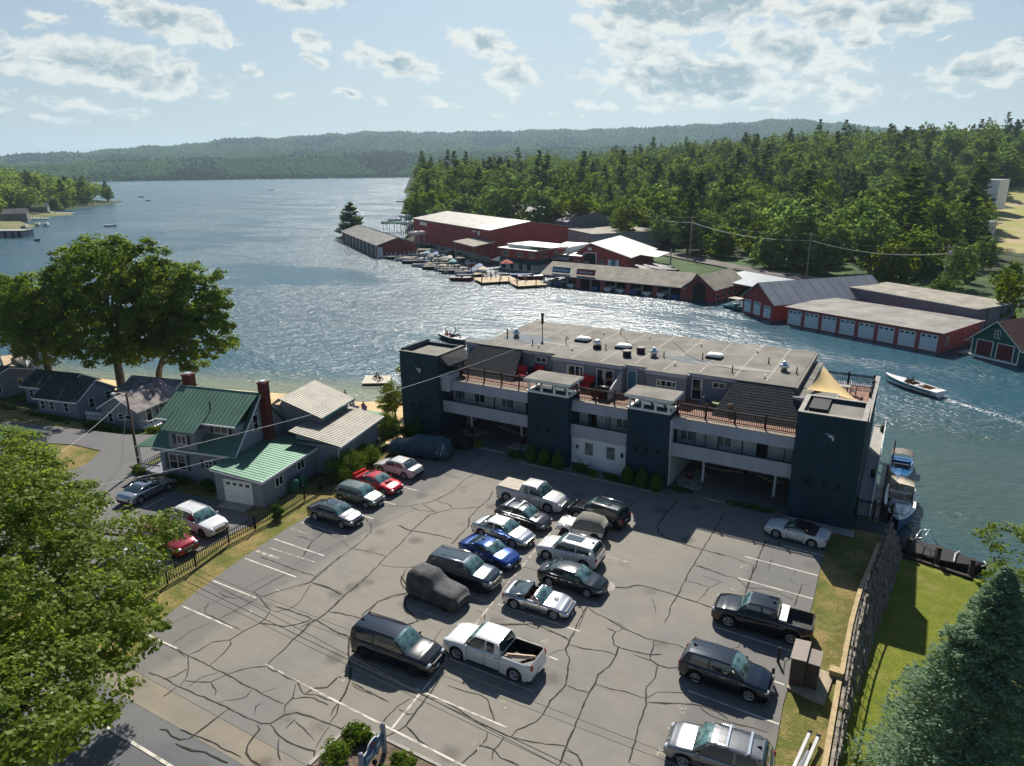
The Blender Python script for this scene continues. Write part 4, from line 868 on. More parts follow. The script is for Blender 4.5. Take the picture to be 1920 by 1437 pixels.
    for i in range(len(SR)-1):
        xm = (roofx[i]+roofx[i+1])/2
        if top_open and top_open[0] < xm < top_open[1]: continue
        for j in range(6): ri.face([SR[i][j], SR[i+1][j], SR[i+1][j+1], SR[i][j+1]], 0, True)
    # pillars (patches just proud of the side glass)
    def patch(mb, b0, b1, t0, t1, zt=None):
        for s_ in (-1, 1):
            pts = []
            for q, lo in ((b0, True), (b1, True), (t1, False), (t0, False)):
                zz = zb_(q)-.02 if lo else (gz(q)-.035); yy = gw(zz)+.016; pts.append((q, s_*yy, zz))
            mb.face(pts if s_ < 0 else pts[::-1])
    pil = MB()
    for s_ in (-1, 1):
        q0, q1 = (fb-.03, ft-.02); z0_, z1_ = zb_(q0)-.01, gz(q1)-.03; pil.bar((q0, s_*(gw(z0_)), z0_), (q1, s_*(gw(z1_)+.005), z1_), .038, 5)
        if not p.get('soft'): z0_, z1_ = zb_(rb)-.0, gz(rt)-.03; pil.bar((rb+.02, s_*(gw(z0_)-.01), z0_), (rt, s_*(gw(z1_)+.0), z1_), .05, 5)
    cw = p.get('cpil', .42)
    if kind not in ('vette',):
        if cw: patch(pil, rb, rb+cw, rt, rt+cw*.55)
        bx_ = p.get('bp', (rt+ft)/2+.02)
        if bx_ is not None: patch(pil, bx_-.05, bx_+.05, bx_-.05, bx_+.04)
    wi.build('windscreen', M_WIND, parent=root)
    si.build('side_glass', M_CGLASS, parent=root)
    ro = ri.build('roof', roofm or pm, parent=root); pil.build('pillars', p.get('pilm', pm), parent=root)
    # ---- details
    det = MB()
    doors = p.get('doors', ((rt+.05 if kind != 'pickup' else rb+.04), (rt+ft)/2+.02, ft+.42))
    for dx in doors:
        zt = prof(p['top'], dx)-.1
        if abs(dx-wxs[0]) < ra: continue
        for s_ in (-1, 1): det.box(dx-.009, dx+.009, s_*hw*1.0-.012, s_*hw*1.0+.004, clr+.14, zt)
    for s_ in (-1, 1): det.box(doors[0], doors[-1], s_*(hw-.006)-.008, s_*(hw-.006)+.006, clr+.05, clr+.13)
    det.build('door_seam', M_TRIMB, parent=root)
    for i in range(len(doors)-1):
        for s_ in (-1, 1):
            hb = MB(); xx = doors[i]+.13; zz = prof(p['top'], xx)-.2; hb.box(xx, xx+.2, s_*hw-.01, s_*hw+.035, zz, zz+.035); hb.build('door_handle', M_CHROME if pm.name[6:11] not in ('black',) else pm, parent=root)
    zf = prof(p['top'], L/2-.25); zt2 = prof(p['top'], -L/2+.1); wf, wrr = hwx(L/2-.2), hwx(-L/2+.08)
    tall = kind in ('suv', 'bigsuv', 'pickup')
    for s_ in (-1, 1):
        ellip((L/2-.20, s_*wf*.78, zf-.17), (.20, .21, .085 if not tall else .11), M_LAMP, 'headlight', root)
        ellip((-L/2+.07, s_*wrr*.86, zt2-.16 if not tall else zt2-.22), (.10, .14, .09 if not tall else .19), M_TAIL, 'tail_light', root)
        mb_ = MB(); mb_.ball((fb-.28, s_*(hw+.07), zb_(fb-.28)+.07), .1, 8, squash=(.7, 1.1, .8)); mb_.bar((fb-.24, s_*hw*.9, zb_(fb)+.0), (fb-.26, s_*hw, zb_(fb)+.05), .03, 5); mb_.build('wing_mirror', p.get('mirm', pm), parent=root)
    gl = MB(); gzc = zf-.28; gl.box(L/2-.12, L/2+.006, -wf*.52, wf*.52, gzc-(.10 if not tall else .16), gzc+.09); gl.box(L/2-.15, L/2-.0, -wf*.72, wf*.72, clr+.05, clr+.17); gl.build('grille', M_TRIMB, parent=root)
    if tall:
        gl = MB(); gl.box(L/2+.007, L/2+.02, -wf*.5, wf*.5, gzc-.02, gzc+.02); gl.build('grille_bar', M_CHROME, parent=root)
    for sx, zz in ((L/2+.012, gzc-.22 if not tall else clr+.22), (-L/2-.012, zt2-.36 if not bed else .62)):
        pb = MB(); pb.box(sx-.008, sx+.008, -.15, .15, zz-.07, zz+.07); pb.build('number_plate', M_PLATE, parent=root)
    rb_ = MB(); rb_.box(-L/2-.02, -L/2+.1, -wrr*.9, wrr*.9, clr+.12, clr+.30); rb_.build('rear_bumper', M_TRIMB if 'chrome' not in extras else M_CHROME, parent=root)
    for wx_ in wxs:
        for s_ in (-1, 1): make_wheel(root, wx_, s_*(hw-.13), wr, s_, rim)
    if bed:
        bb = MB(); x0, x1 = bed; yw = hw*.86; bb.box(x0, x1, -yw, yw, .74, .78); bb.box(x0-.02, x0+.02, -yw, yw, .78, 1.30); bb.box(x1, x1+.02, -yw, yw, .78, 1.29)
        for s_ in (-1, 1): bb.box(x0, x1, s_*yw-.02, s_*yw+.02, .78, 1.285)
        for c in (wxs[0],):
            for s_ in (-1, 1): bb.box(c-.45, c+.45, s_*(yw-.12)-.1, s_*(yw-.12)+.1, .78, 1.0)
        bb.build('truck_bed', M_TRIMB if 'bedgrey' not in extras else M_COVER, parent=root)
    if 'sunroof' in extras:
        s = MB(); xa, xb = p.get('sr', (rt+.45, ft-.12)); zz = zr+.03
        s.slab([(xa, -wR*.55, gz(xa)+.062), (xb, -wR*.55, gz(xb)+.062), (xb, wR*.55, gz(xb)+.062), (xa, wR*.55, gz(xa)+.062)], .03); s.build('sunroof', M_CGLASS, parent=root)
    if 'rails' in extras:
        for s_ in (-1, 1):
            s = MB(); yy = s_*wR*.9; s.tube([(rt+.1, yy, zr-.02), (rt+.2, yy, zr+.065), (ft-.3, yy, zr+.065), (ft-.15, yy, zr)], [.025]*4, 6); s.build('roof_rail', M_TRIMB if 'blackrails' in extras else M_CHROME, parent=root)
    if 'bars' in extras:
        for xx in ((rt+ft)/2-.55, (rt+ft)/2+.42):
            s = MB(); s.box(xx-.05, xx+.05, -wR*1.0, wR*1.0, zr+.09, zr+.13); 
            for s_ in (-1, 1): s.box(xx-.05, xx+.05, s_*wR*.88-.04, s_*wR*.88+.04, zr-.03, zr+.09)
            s.build('roof_bar', M_CHROME if 'silverbars' in extras else M_TRIMB, parent=root)
    if 'spoiler' in extras:
        s = MB(); s.box(-L/2+.02, -L/2+.3, -hw*.8, hw*.8, 1.12, 1.16); 
        for s_ in (-1, 1): s.box(-L/2+.08, -L/2+.22, s_*hw*.7-.03, s_*hw*.7+.03, .98, 1.12)
        s.build('spoiler', pm, parent=root)
    if 'scoop' in extras:
        s = MB(); s.hexa([(1.0, -.3, .98), (1.35, -.3, .9), (1.35, .3, .9), (1.0, .3, .98)], [(1.0, -.26, 1.02), (1.3, -.28, 1.03), (1.3, .28, 1.03), (1.0, .26, 1.02)]); s.box(1.28, 1.352, -.24, .24, .93, 1.02, 1); s.build('hood_scoop', [pm, M_TRIMB], parent=root)
    if 'hoodvent' in extras:
        s = MB(); s.slab([(1.0, -.22, .895), (1.3, -.16, .87), (1.3, .16, .87), (1.0, .22, .895)], .05); s.build('hood_vent', M_TRIMB, parent=root)
    if 'exh' in extras: pass
    if 'fin' in extras:
        s = MB(); s.hexa([(rt+.1, -.02, zr-.02), (rt+.35, -.01, zr), (rt+.35, .01, zr), (rt+.1, .02, zr-.02)], [(rt+.08, -.01, zr+.12), (rt+.14, -.01, zr+.11), (rt+.14, .01, zr+.11), (rt+.08, .01, zr+.12)]); s.build('antenna_fin', M_TRIMB, parent=root)
    if top_open or open_:
        s = MB(); s.box(top_open[0]-.05, fb-.3, -hw*.78, hw*.78, .45, .70); s.build('cabin_floor', M_CABIN, parent=root)
        for s_ in (-1, 1):
            s = MB(); s.box(-.42, .05, s_*.38-.23, s_*.38+.23, .7, .8); s.hexa([(-.55, s_*.38-.22, .72), (-.42, s_*.38-.22, .72), (-.42, s_*.38+.22, .72), (-.55, s_*.38+.22, .72)], [(-.68, s_*.38-.2, 1.16), (-.58, s_*.38-.2, 1.16), (-.58, s_*.38+.2, 1.16), (-.68, s_*.38+.2, 1.16)]); s.build('seat', M_CABIN, parent=root)
    return root
BLK = paint('black', (.006, .007, .010), .3, .22); NVY = paint('navy_black', (.010, .016, .030), .5, .22); WHT = paint('white', (.62, .62, .62), .0, .3); SLV = paint('silver', (.50, .51, .52), .85, .33)
RED = paint('red', (.50, .008, .014), .25, .25); DRED = paint('dark_red', (.24, .006, .012), .4, .25); BLU = paint('blue', (.008, .045, .22), .6, .22); GRY = paint('grey', (.125, .125, .125), .7, .3)
GRN = paint('grey_green', (.15, .18, .145), .6, .32); CHA = paint('charcoal', (.055, .058, .065), .7, .3); SLB = paint('slate', (.045, .058, .075), .7, .25); PRL = paint('pearl', (.52, .51, .49), .05, .35); GUN = paint('gunmetal', (.22, .22, .22), .8, .3)
def YC(yn, kind, W=None): return yn+(W or CARP[kind]['W'])/2-.12
car('parked_sedan', 'grey sedan with a sunroof nearest the stall lines, by the fence side', 'car', -37.5, 35.88+.8, 0, 'sedan', GRY, extras=('sunroof', 'fin'), wb=2.8)
car('parked_hatchback', 'grey green hatchback between the grey sedan and the red coupe', 'car', -38.05, 39.35+.78, 1, 'hatch', GRN, wb=2.7, bp=-.55)
car('parked_coupe', 'bright red sports coupe with a rear spoiler', 'car', -38.3, 42.0+.8, -2, 'coupe', RED, extras=('spoiler', 'scoop'), bp=None, wb=2.75)
car('parked_sedan', 'old white sedan parked nose to the fence, next to the red coupe', 'car', -38.8, 45.45+.8, 179.5, 'sedan', PRL, wb=2.7)
PRLW = paint('dull_white', (.50, .50, .50), .1, .35)
tn = car('parked_pickup', 'white pickup truck with a flat bed cover behind the charcoal wagon', 'pickup truck', -25.1, 45.97+.9, -1, 'pickup', PRLW, wb=3.9, L=6.1, gh=(-.75, -.55, .8, 1.5, 1.93), bed=(-2.9, -.8))
b = MB(); b.box(-2.9, -.82, -.93, .93, 1.31, 1.35); b.build('bed_cover', mat('tan_vinyl', (.42, .37, .30), .7), parent=tn)
sub_ = car('parked_wagon', 'charcoal wagon with a hood scoop and roof racks beside the white pickup', 'car', -24.1, 42.68+.8, -2, 'sedan', CHA, extras=('scoop', 'bars', 'silverbars', 'rails'), L=4.5, wb=2.65, gh=(-2.0, -1.55, .3, 1.05, 1.47), top=[(-2.25, .74), (-2.2, .98), (-1.85, 1.02), (.85, 1.0), (1.6, .90), (2.05, .76), (2.25, .58)], rim=M_RIMD)
car('parked_sedan', 'silver sedan between the blue coupe and the charcoal wagon', 'car', -24.35, 39.95+.82, -4, 'sedan', SLV, L=4.95, wb=2.85, roofm=WHT, rim=M_RIM)
car('parked_coupe', 'deep blue coupe between the silver sedan and the dark slate suv', 'car', -23.65, 36.85+.85, -7, 'coupe', BLU, extras=('fin',), wb=2.8, bp=-.5, rim=M_RIMD)
car('parked_suv', 'large dark slate suv with a glass roof and chrome window line', 'suv', -23.75, 33.6+.88, 3, 'bigsuv', SLB, extras=('sunroof', 'rails'), sr=(-1.5, .25), rim=M_RIMD)
# pickup with a full length cap
cp = car('parked_pickup', 'black pickup truck with a full length cap beside the white crew cab pickup', 'pickup truck', -22.7, 25.15+.88, 4, 'bigsuv', BLK, L=5.4, wb=3.25, extras=('rails', 'blackrails', 'fin'), rim=M_RIMD, gh=(-2.62, -2.5, .35, 1.15, 1.88), top=[(-2.7, 1.15), (-2.66, 1.25), (-2.2, 1.26), (1.2, 1.2), (1.95, 1.15), (2.5, 1.0), (2.7, .72)], roofm=NVY)
g1 = car('parked_pickup', 'white crew cab pickup with two planks in its open bed', 'pickup truck', -17.8, 27.65+.88, 181, 'pickup', WHT, extras=('chrome',), wb=3.75)
b = MB()
for k in range(3): b.slab([(-2.75+k*.16, -.65+k*.2, .82+.01*k), (-2.6+k*.16, -.7+k*.2, .82+.01*k), (-1.1+k*.16, .45+k*.2, 1.25), (-1.25+k*.16, .5+k*.2, 1.25)], .05)
tag(b.build('wood_planks', mat('pale_plank', (.48, .38, .26), .8, var=.15), loc=(-17.8, 28.5, 0), rz=R(181)), 'pale wooden planks lying in the bed of the white crew cab pickup', 'planks')
car('parked_suv', 'black suv with chrome roof rails parked nose in behind the covered white jeep', 'suv', -19.1, 45.9+.85, 175, 'suv', BLK, extras=('rails', 'sunroof'), wb=2.9, sr=(-1.2, .2))
car('parked_suv', 'white suv with a large glass sunroof between the jeep and the black sedan', 'suv', -18.6, 39.6+.85, 181, 'suv', WHT, extras=('sunroof', 'fin', 'rails'), sr=(-1.0, .25), L=4.7, H=1.66)
car('parked_sedan', 'black sedan beside the white suv with the glass sunroof', 'car', -17.0, 36.72+.8, 1, 'sedan', BLK, L=4.6, gh=(-1.95, -.95, .35, 1.15, 1.43))
car('parked_sports_car', 'silver open top sports car with a black hood vent', 'car', -17.9, 33.5+.85, 4.5, 'vette', SLV, extras=('hoodvent',), targa=(-.62, -.02), open=(-.75, .35), cpil=0, doors=(-.6, .45))
car('parked_convertible', 'white convertible with a black soft top in the shade of the right blue tower', 'car', -4.95, 50.6+.78, 174.5, 'coupe', WHT, roofm=M_TRIMB, L=4.45, wb=2.55, gh=(-1.45, -.7, .1, .85, 1.30), rear_solid=True, pilm=M_TRIMB, bp=None, cpil=.55)
s1 = car('parked_pickup', 'black crew cab pickup with a silver tool box across its open bed', 'pickup truck', -5.1, 38.2+.88, 182, 'pickup', BLK, wb=3.6, L=5.75, extras=('bedgrey', 'fin'))
b = MB(); b.box(-1.42, -.98, -.85, .85, 1.0, 1.42); tag(b.build('tool_box', mat('tool_box_metal', (.52, .50, .46), .45, .5), loc=(-5.1, 39.08, 0), rz=R(182)), 'silver metal tool box across the bed of the black pickup', 'tool box')
car('parked_suv', 'black suv facing the brown utility cabinet at the lot edge', 'suv', -5.85, 32.35+.85, 0, 'suv', NVY, L=4.8, wb=2.82, extras=('fin',))
car('parked_suv', 'dark suv with a silvery hood and two roof bars at the bottom edge', 'suv', -4.8, 26.6+.85, 184, 'suv', GUN, extras=('bars', 'rails', 'silverbars', 'fin'), wb=2.9)
grp2 = 'cars in the cottage driveway'
car('parked_coupe', 'silver luxury sedan with a sunroof beside the green roofed house', 'car', -54.95, 32.1, 95.5, 'coupe', SLV, group=grp2, extras=('sunroof',), wb=2.8, L=4.8, bp=-.35)
car('parked_suv', 'white suv nosed against the iron picket fence', 'suv', -45.85, 29.6+.85, 0, 'suv', WHT, group=grp2, extras=('rails',), rim=M_RIMD)
car('parked_suv', 'dark red suv half hidden by leaves beside the iron fence', 'suv', -45.4, 26.5+.85, 1, 'suv', DRED, group=grp2)
car('parked_sedan', 'white sedan mostly hidden under the leaves, nearest the lot corner', 'car', -45.5, 23.9+.8, -2, 'sedan', WHT, group=grp2)
# small open jeep under a grey half cover
def jeep():
    root = thing('parked_jeep', 'small white jeep with a grey canvas cover over its cab', 'jeep', (-19.25, 43.25+.72, 0), R(188), 'cars parked in the lot')
    b = MB(); b.loft([[(x, -w, .5), (x, -w, h), (x, -w*.6, h+.05), (x, w*.6, h+.05), (x, w, h), (x, w, .5)] for x, w, h in ((-1.75, .72, .95), (-.3, .74, .98), (.55, .72, 1.05), (1.0, .62, 1.04), (1.75, .56, .98))], smooth=False); b.build('body', WHT, parent=root)
    for s_ in (-1, 1):
        b = MB(); b.tube([(.72, s_*.72, .62), (.85, s_*.74, .86), (1.3, s_*.74, .92), (1.75, s_*.74, .8)], [.13]*4, 6); b.build('fender', WHT, parent=root)
        ellip((1.78, s_*.38, .8), (.05, .13, .13), M_LAMP, 'headlight', root)
        for x in (-1.15, 1.15): make_wheel(root, x, s_*.72, .38, s_, M_RIMD)
    b = MB(); sec_ = lambda x, z, w: [(x, -w, .85), (x, -w*.97, z*.75+.25), (x, -w*.78, z), (x, 0, z+.03), (x, w*.78, z), (x, w*.97, z*.75+.25), (x, w, .85)]
    b.loft([sec_(-1.85, 1.2, .74), sec_(-1.55, 1.62, .78), sec_(-.6, 1.76, .8), (sec_(.1, 1.72, .79)), sec_(.5, 1.3, .77), sec_(.62, 1.08, .76)]); b.build('canvas_cover', mat('grey_canvas', (.17, .165, .145), .85, var=.12, scale=2, bump=.5, bscale=5), parent=root)
    b = MB(); b.lathe([(.2, -.1), (.37, -.1), (.37, .1), (.2, .1)], (-1.98, 0, .95), 16, axis='x'); b.build('spare_wheel', M_TYRE, parent=root)
    b = MB(); b.box(1.76, 1.80, -.4, .4, .62, .98); b.box(1.85, 1.95, -.7, .7, .5, .62); b.build('grille', M_TRIMB, parent=root)
    b = MB(); b.box(-1.9, 1.8, -.4, .4, .35, .6); b.build('chassis', M_TRIMB, parent=root)
jeep()
# vehicles under fitted covers
def covered(name, label, cat, x, y, hd, L, W, prof_, m, seed, group='covered vehicles', wheels=True, base=.3, wr=.36):
    root = thing(name, label, cat, (x, y, 0), R(hd), group); r_ = random.Random(seed); b = MB(); secs = []; n = 26
    for i in range(n+1):
        q = -L/2+L*i/n; zt = prof(prof_, q)+r_.uniform(-.012, .012); e = 1-.25*max(0, 1-(L/2-abs(q))/.5)**2; w = W/2*e; f = r_.uniform(-.02, .02)
        lo = base+.05*math.sin(i*.9+seed)
        sh = min(zt-.25, 1.05)
        h = [(q, w*1.0+f, lo), (q, w*(1.01)+r_.uniform(-.025, .025), lo+(sh-lo)*.5), (q, w*.97, sh), (q, w*.84, sh+(zt-sh)*.62), (q, w*.70, zt-.05), (q, w*.35, zt), (q, 0, zt+.015)]
        secs.append(h+[(a, -c+r_.uniform(-.015, .015), d) for a, c, d in reversed(h[:-1])])
    b.loft(secs); b.build('cover', m, parent=root)
    if wheels:
        for wx_ in (-L*.29, L*.29):
            for s_ in (-1, 1): make_wheel(root, wx_, s_*(W/2-.16), wr, s_, M_RIMD)
        b = MB(); b.box(-L/2+.2, L/2-.2, -W/2+.3, W/2-.3, .25, .6); b.build('chassis', M_TRIMB, parent=root)
    return root
covered('covered_jeep', 'boxy off roader under a dark grey cover beside the slate suv', 'covered car', -24.1, 31.0+.9, -4, 4.3, 1.9, [(-2.15, .95), (-2.05, 1.6), (-1.7, 1.85), (-.3, 1.86), (.35, 1.3), (1.9, 1.15), (2.15, .8)], M_COVER, 3)
cv = covered('covered_boat_trailer', 'bulky covered vehicle in blue grey sheeting beside the left blue tower', 'covered car', -39.6, 50.6, 14, 6.6, 2.2, [(-3.3, .7), (-2.9, 1.25), (-1.2, 1.45), (-.4, 1.95), (2.2, 1.95), (3.0, 1.4), (3.3, .8)], mat('blue_sheet', (.050, .085, .11), .45, var=.2, scale=.9, bump=.5, bscale=3), 7, base=.35)
for q, w_ in ((2.6, .06), (2.15, .05)):
    b = MB(); b.path([(q, -1.12, .7), (q+.25, -.9, 1.5), (q-.2, 0, 1.72), (q+.2, .9, 1.5)], w_*.6, 5); b.build('strap', M_WHITE, parent=cv)
covered('covered_car', 'low car under a black cover in the left carport entrance', 'covered car', -38.2, 54.1, 5, 4.4, 1.8, [(-2.2, .7), (-1.9, 1.0), (-.9, 1.38), (.3, 1.4), (1.1, .98), (2.0, .85), (2.2, .6)], mat('black_cover', (.012, .013, .015), .5, bump=.4, bscale=5), 11)
# ---------------------------------------------------------------- houses with a local frame: x along the front (left to right), y back, z up
M_HGREY = mat('house_blue_grey', (.25, .265, .30), .8, var=.06, scale=1.2, bump=.15, bscale=14)
M_TEAL = mat('green_metal_roof', (.125, .225, .165), .5, .35, var=.08, scale=.5)
M_TEALR = mat('green_metal_rib', (.15, .26, .19), .455, .35, var=.05, scale=1)
M_TANR = mat('tan_metal_roof', (.36, .345, .30), .65, .1, var=.12, scale=.8)
M_TANRIB = mat('tan_metal_rib', (.20, .175, .13), .5, .2, var=.1, scale=1)
M_BRICK = mat('dark_brick', (.14, .035, .028), .85, var=.25, scale=6, bump=.5, bscale=16)
M_DGREEN = mat('dark_green_shingle', (.028, .048, .04), .85, var=.4, scale=2.2, bump=.6, bscale=12)
M_SHUT = mat('grey_shutter', (.06, .075, .08), .7, var=.08, scale=3)
M_PATR = mat('weathered_roof', (.24, .21, .20), .85, var=.35, scale=1.2, bump=.4, bscale=10)
def house(name, label, cat, A, B, z=0.0, group=None):
    A = Vector((A[0], A[1])); B = Vector((B[0], B[1])); d = B-A
    return thing(name, label, cat, (A.x, A.y, z), math.atan2(d.y, d.x), group), d.length
def ribbed(b, p0, p1, p2, p3, step=.42, t=.07, m=0, mr=1, rib=.035, th=.05):
    """roof plane p0-p1 (eave) p3-p2 (ridge); ribs run eave to ridge"""
    p0, p1, p2, p3 = map(Vector, (p0, p1, p2, p3)); b.slab([p0, p1, p2, p3], t, m)
    L = max((p1-p0).length, (p2-p3).length); n = max(2, int(L/step)); up = (p1-p0).cross(p3-p0).normalized()
    if up.z < 0: up = -up
    for i in range(n+1):
        f = i/n; a = p0.lerp(p1, f); c = p3.lerp(p2, f); e = (p1-p0).normalized()*th/2
        b.hexa([a-e+up*.003, a+e+up*.003, c+e+up*.003, c-e+up*.003], [a-e*.5+up*rib, a+e*.5+up*rib, c+e*.5+up*rib, c-e*.5+up*rib], mr)
def win(root, face, u, z, w, h, W_=None, D_=None, frame=M_WHITE, glass=M_GLASS, mull=1, name='window', bars=0, at_=None, shut=False):
    # face: 'f' front (y=at_), 'r' right (x=at_), 'l' left, 'b' back
    if face in 'fb':
        y = at_ if at_ is not None else (0 if face == 'f' else D_); fo = window(root, u, y, z, w, h, (0, 0, 0), frame, glass, mull, name, 'y', bars, -1 if face == 'f' else 1)
    else:
        x = at_ if at_ is not None else (W_ if face == 'r' else 0); fo = window(root, x, u, z, w, h, (0, 0, 0), frame, glass, mull, name, 'x', bars, 1 if face == 'r' else -1)
    if shut:
        for s_ in (-1, 1):
            b = MB(); c = u+s_*(w/2+.22)
            if face == 'f': b.box(c-.18, c+.18, y-.04, y-.004, z, z+h)
            else: b.box(x+.004, x+.04, c-.18, c+.18, z, z+h)
            b.build('shutter', M_SHUT, parent=root)
    return fo
def gable_house(name, label, cat, A, B, D, he, hr, ridge, wallm, roofm, z=0.0, ov=.35, group=None, ribs=None, trim=M_WHITE, base=-2.0, rt=.12, ribstep=.45):
    root, W_ = house(name, label, cat, A, B, z, group); w = MB()
    w.hexa([(0, 0, base), (W_, 0, base), (W_, D, base), (0, D, base)], [(0, 0, he), (W_, 0, he), (W_, D, he), (0, D, he)])
    r = MB(); rm = [roofm, ribs or roofm]
    if ridge == 'x':
        for x_, s_ in ((0, 1), (W_, -1)): w.hexa([(x_, 0, he), (x_, D, he), (x_, D/2, hr)], [(x_+s_*.1, 0, he), (x_+s_*.1, D, he), (x_+s_*.1, D/2, hr)])
        sl = (hr-he)/(D/2); e = he-sl*ov
        qs = [((-ov, -ov, e), (W_+ov, -ov, e), (W_+ov, D/2, hr), (-ov, D/2, hr)), ((W_+ov, D+ov, e), (-ov, D+ov, e), (-ov, D/2, hr), (W_+ov, D/2, hr))]
    elif ridge == 'y':
        for y_, s_ in ((0, 1), (D, -1)): w.hexa([(0, y_, he), (W_, y_, he), (W_/2, y_, hr)], [(0, y_+s_*.1, he), (W_, y_+s_*.1, he), (W_/2, y_+s_*.1, hr)])
        sl = (hr-he)/(W_/2); e = he-sl*ov
        qs = [((-ov, D+ov, e), (-ov, -ov, e), (W_/2, -ov, hr), (W_/2, D+ov, hr)), ((W_+ov, -ov, e), (W_+ov, D+ov, e), (W_/2, D+ov, hr), (W_/2, -ov, hr))]
    elif ridge == 'flat':
        qs = [((-ov, -ov, he+.05), (W_+ov, -ov, he+.05), (W_+ov, D+ov, hr+.05), (-ov, D+ov, hr+.05))]
        if hr > he:
            for x_, s_ in ((0, 1), (W_, -1)): w.hexa([(x_, 0, he), (x_, D, he), (x_, D, hr)], [(x_+s_*.1, 0, he), (x_+s_*.1, D, he), (x_+s_*.1, D, hr)])
            w.box(0, W_, D-.1, D, he, hr)
    for q in qs:
        q = [(a, c, h+rt) for a, c, h in q]
        if ribs: ribbed(r, *q, step=ribstep, t=rt*.95)
        else: r.slab(q, rt*.95)
    w.build('wall', wallm, parent=root); ro = r.build('roof', rm, parent=root)
    if trim:
        t = MB()
        for q in qs:
            q = [Vector((a, c, h+rt)) for a, c, h in q]
            for i in (0, 1, 3):
                if ridge == 'flat' and i == 3: pass
                a, c = q[i], q[(i+1) % 4]; dd = (c-a).normalized()
                out = Vector((dd.y, -dd.x, 0)).normalized()*.03
                t.hexa([a+out*.1-Vector((0, 0, .17)), c+out*.1-Vector((0, 0, .17)), c+out-Vector((0, 0, .17)), a+out-Vector((0, 0, .17))], [a+out*.1-Vector((0, 0, .004)), c+out*.1-Vector((0, 0, .004)), c+out-Vector((0, 0, .004)), a+out-Vector((0, 0, .004))])
        t.build('fascia', trim, parent=root)
    return root, W_, ro
# main green roofed house: origin at its front right eave corner, axis turned 12.5 degrees
YH = R(12.5)
hs = thing('green_roof_house', 'grey house with steep green metal roof, dormers and two brick chimneys beside the picket fence', 'house', (-49.05, 36.75, 0), YH)
def hb(name, b, m, par=hs): return b.build(name, m, parent=par)
b = MB(); b.box(-8.5, -.25, .4, 8.0, -1.2, 3.15)
pf = [(.4, 3.15), (8.0, 3.15), (4.3, 7.3)]
for x_, s_ in ((-.25, -1), (-8.5, 1)): b.hexa([(x_, y, z) for y, z in pf], [(x_+s_*.12, y, z) for y, z in pf])
b.box(-8.4, -.35, 1.35, 7.4, 3.15, 5.35); hb('wall', b, M_HGREY)
b = MB(); ribbed(b, (-8.85, 0, 3.0), (.05, 0, 3.0), (.05, 1.6, 4.58), (-8.85, 1.6, 4.58)); ribbed(b, (.05, 8.4, 3.0), (-8.85, 8.4, 3.0), (-8.85, 4.3, 7.42), (.05, 4.3, 7.42))
for x0, x1 in ((-.4, .05), (-8.85, -8.5)): b.slab([(x0, 1.6, 4.58), (x1, 1.6, 4.58), (x1, 4.3, 7.38), (x0, 4.3, 7.38)], .07)
r0 = hb('lower_roof', b, [M_TEAL, M_TEALR])
b = MB(); ribbed(b, (-8.75, .75, 5.5), (-.15, .75, 5.5), (-.15, 4.33, 7.5), (-8.75, 4.33, 7.5)); b.bar((-8.85, 4.32, 7.5), (.05, 4.32, 7.5), .06, 6, m=1); hb('upper_roof', b, [M_TEAL, M_TEALR])
b = MB(); b.box(-8.85, .1, -.08, -.01, 2.84, 3.0); b.box(-8.78, -.12, .68, .74, 5.36, 5.5)
b.hexa([(.06, 0, 2.8), (.12, 0, 2.8), (.12, 4.3, 7.2), (.06, 4.3, 7.2)], [(.06, 0, 3.0), (.12, 0, 3.0), (.12, 4.3, 7.4), (.06, 4.3, 7.4)]); hb('fascia', b, M_WHITE)
# small projecting dormer
b = MB(); b.box(-6.95, -4.0, .1, 1.5, 2.9, 4.95); dm = hb('dormer', b, M_HGREY)
b = MB(); ribbed(b, (-7.3, -.35, 4.93), (-3.65, -.35, 4.93), (-3.65, 1.5, 5.96), (-7.3, 1.5, 5.96)); b.build('dormer_roof', [M_TEAL, M_TEALR], parent=dm)
win(hs, 'f', -5.5, 3.55, 1.05, .9, at_=.1, shut=True); win(hs, 'f', -2.2, 4.45, 1.5, .8, at_=1.35, shut=True); win(hs, 'f', -7.75, 4.5, .8, .8, at_=1.35, shut=True)
win(hs, 'f', -6.6, .85, 1.9, 1.55, at_=.4, shut=True, bars=1); win(hs, 'f', -3.2, 1.35, .9, .8, at_=.4, shut=True, bars=1); win(hs, 'f', -.9, 1.35, 1.0, 1.0, at_=.4, shut=True)
win(hs, 'r', 3.55, 4.1, .8, 1.6, at_=-.25, mull=0, bars=1)
for (x, y, z0, z1, s_) in ((.15, 4.75, 0, 8.35, .36), (-8.7, 5.4, 0, 8.2, .42)):
    b = MB(); b.box(x-s_, x+s_, y-s_, y+s_, z0, z1); b.box(x-s_-.06, x+s_+.06, y-s_-.06, y+s_+.06, z1, z1+.12); ch = hb('chimney', b, M_BRICK)
    b = MB(); b.box(x-s_*.7, x+s_*.7, y-s_*.7, y+s_*.7, z1+.121, z1+.25); b.build('chimney_cap', M_METAL, parent=ch)
b = MB(); b.lathe([(.06, 0), (.06, .9)], (-3.8, 2.2, 6.2), 6); hb('vent_pipe', b, M_BLACK)
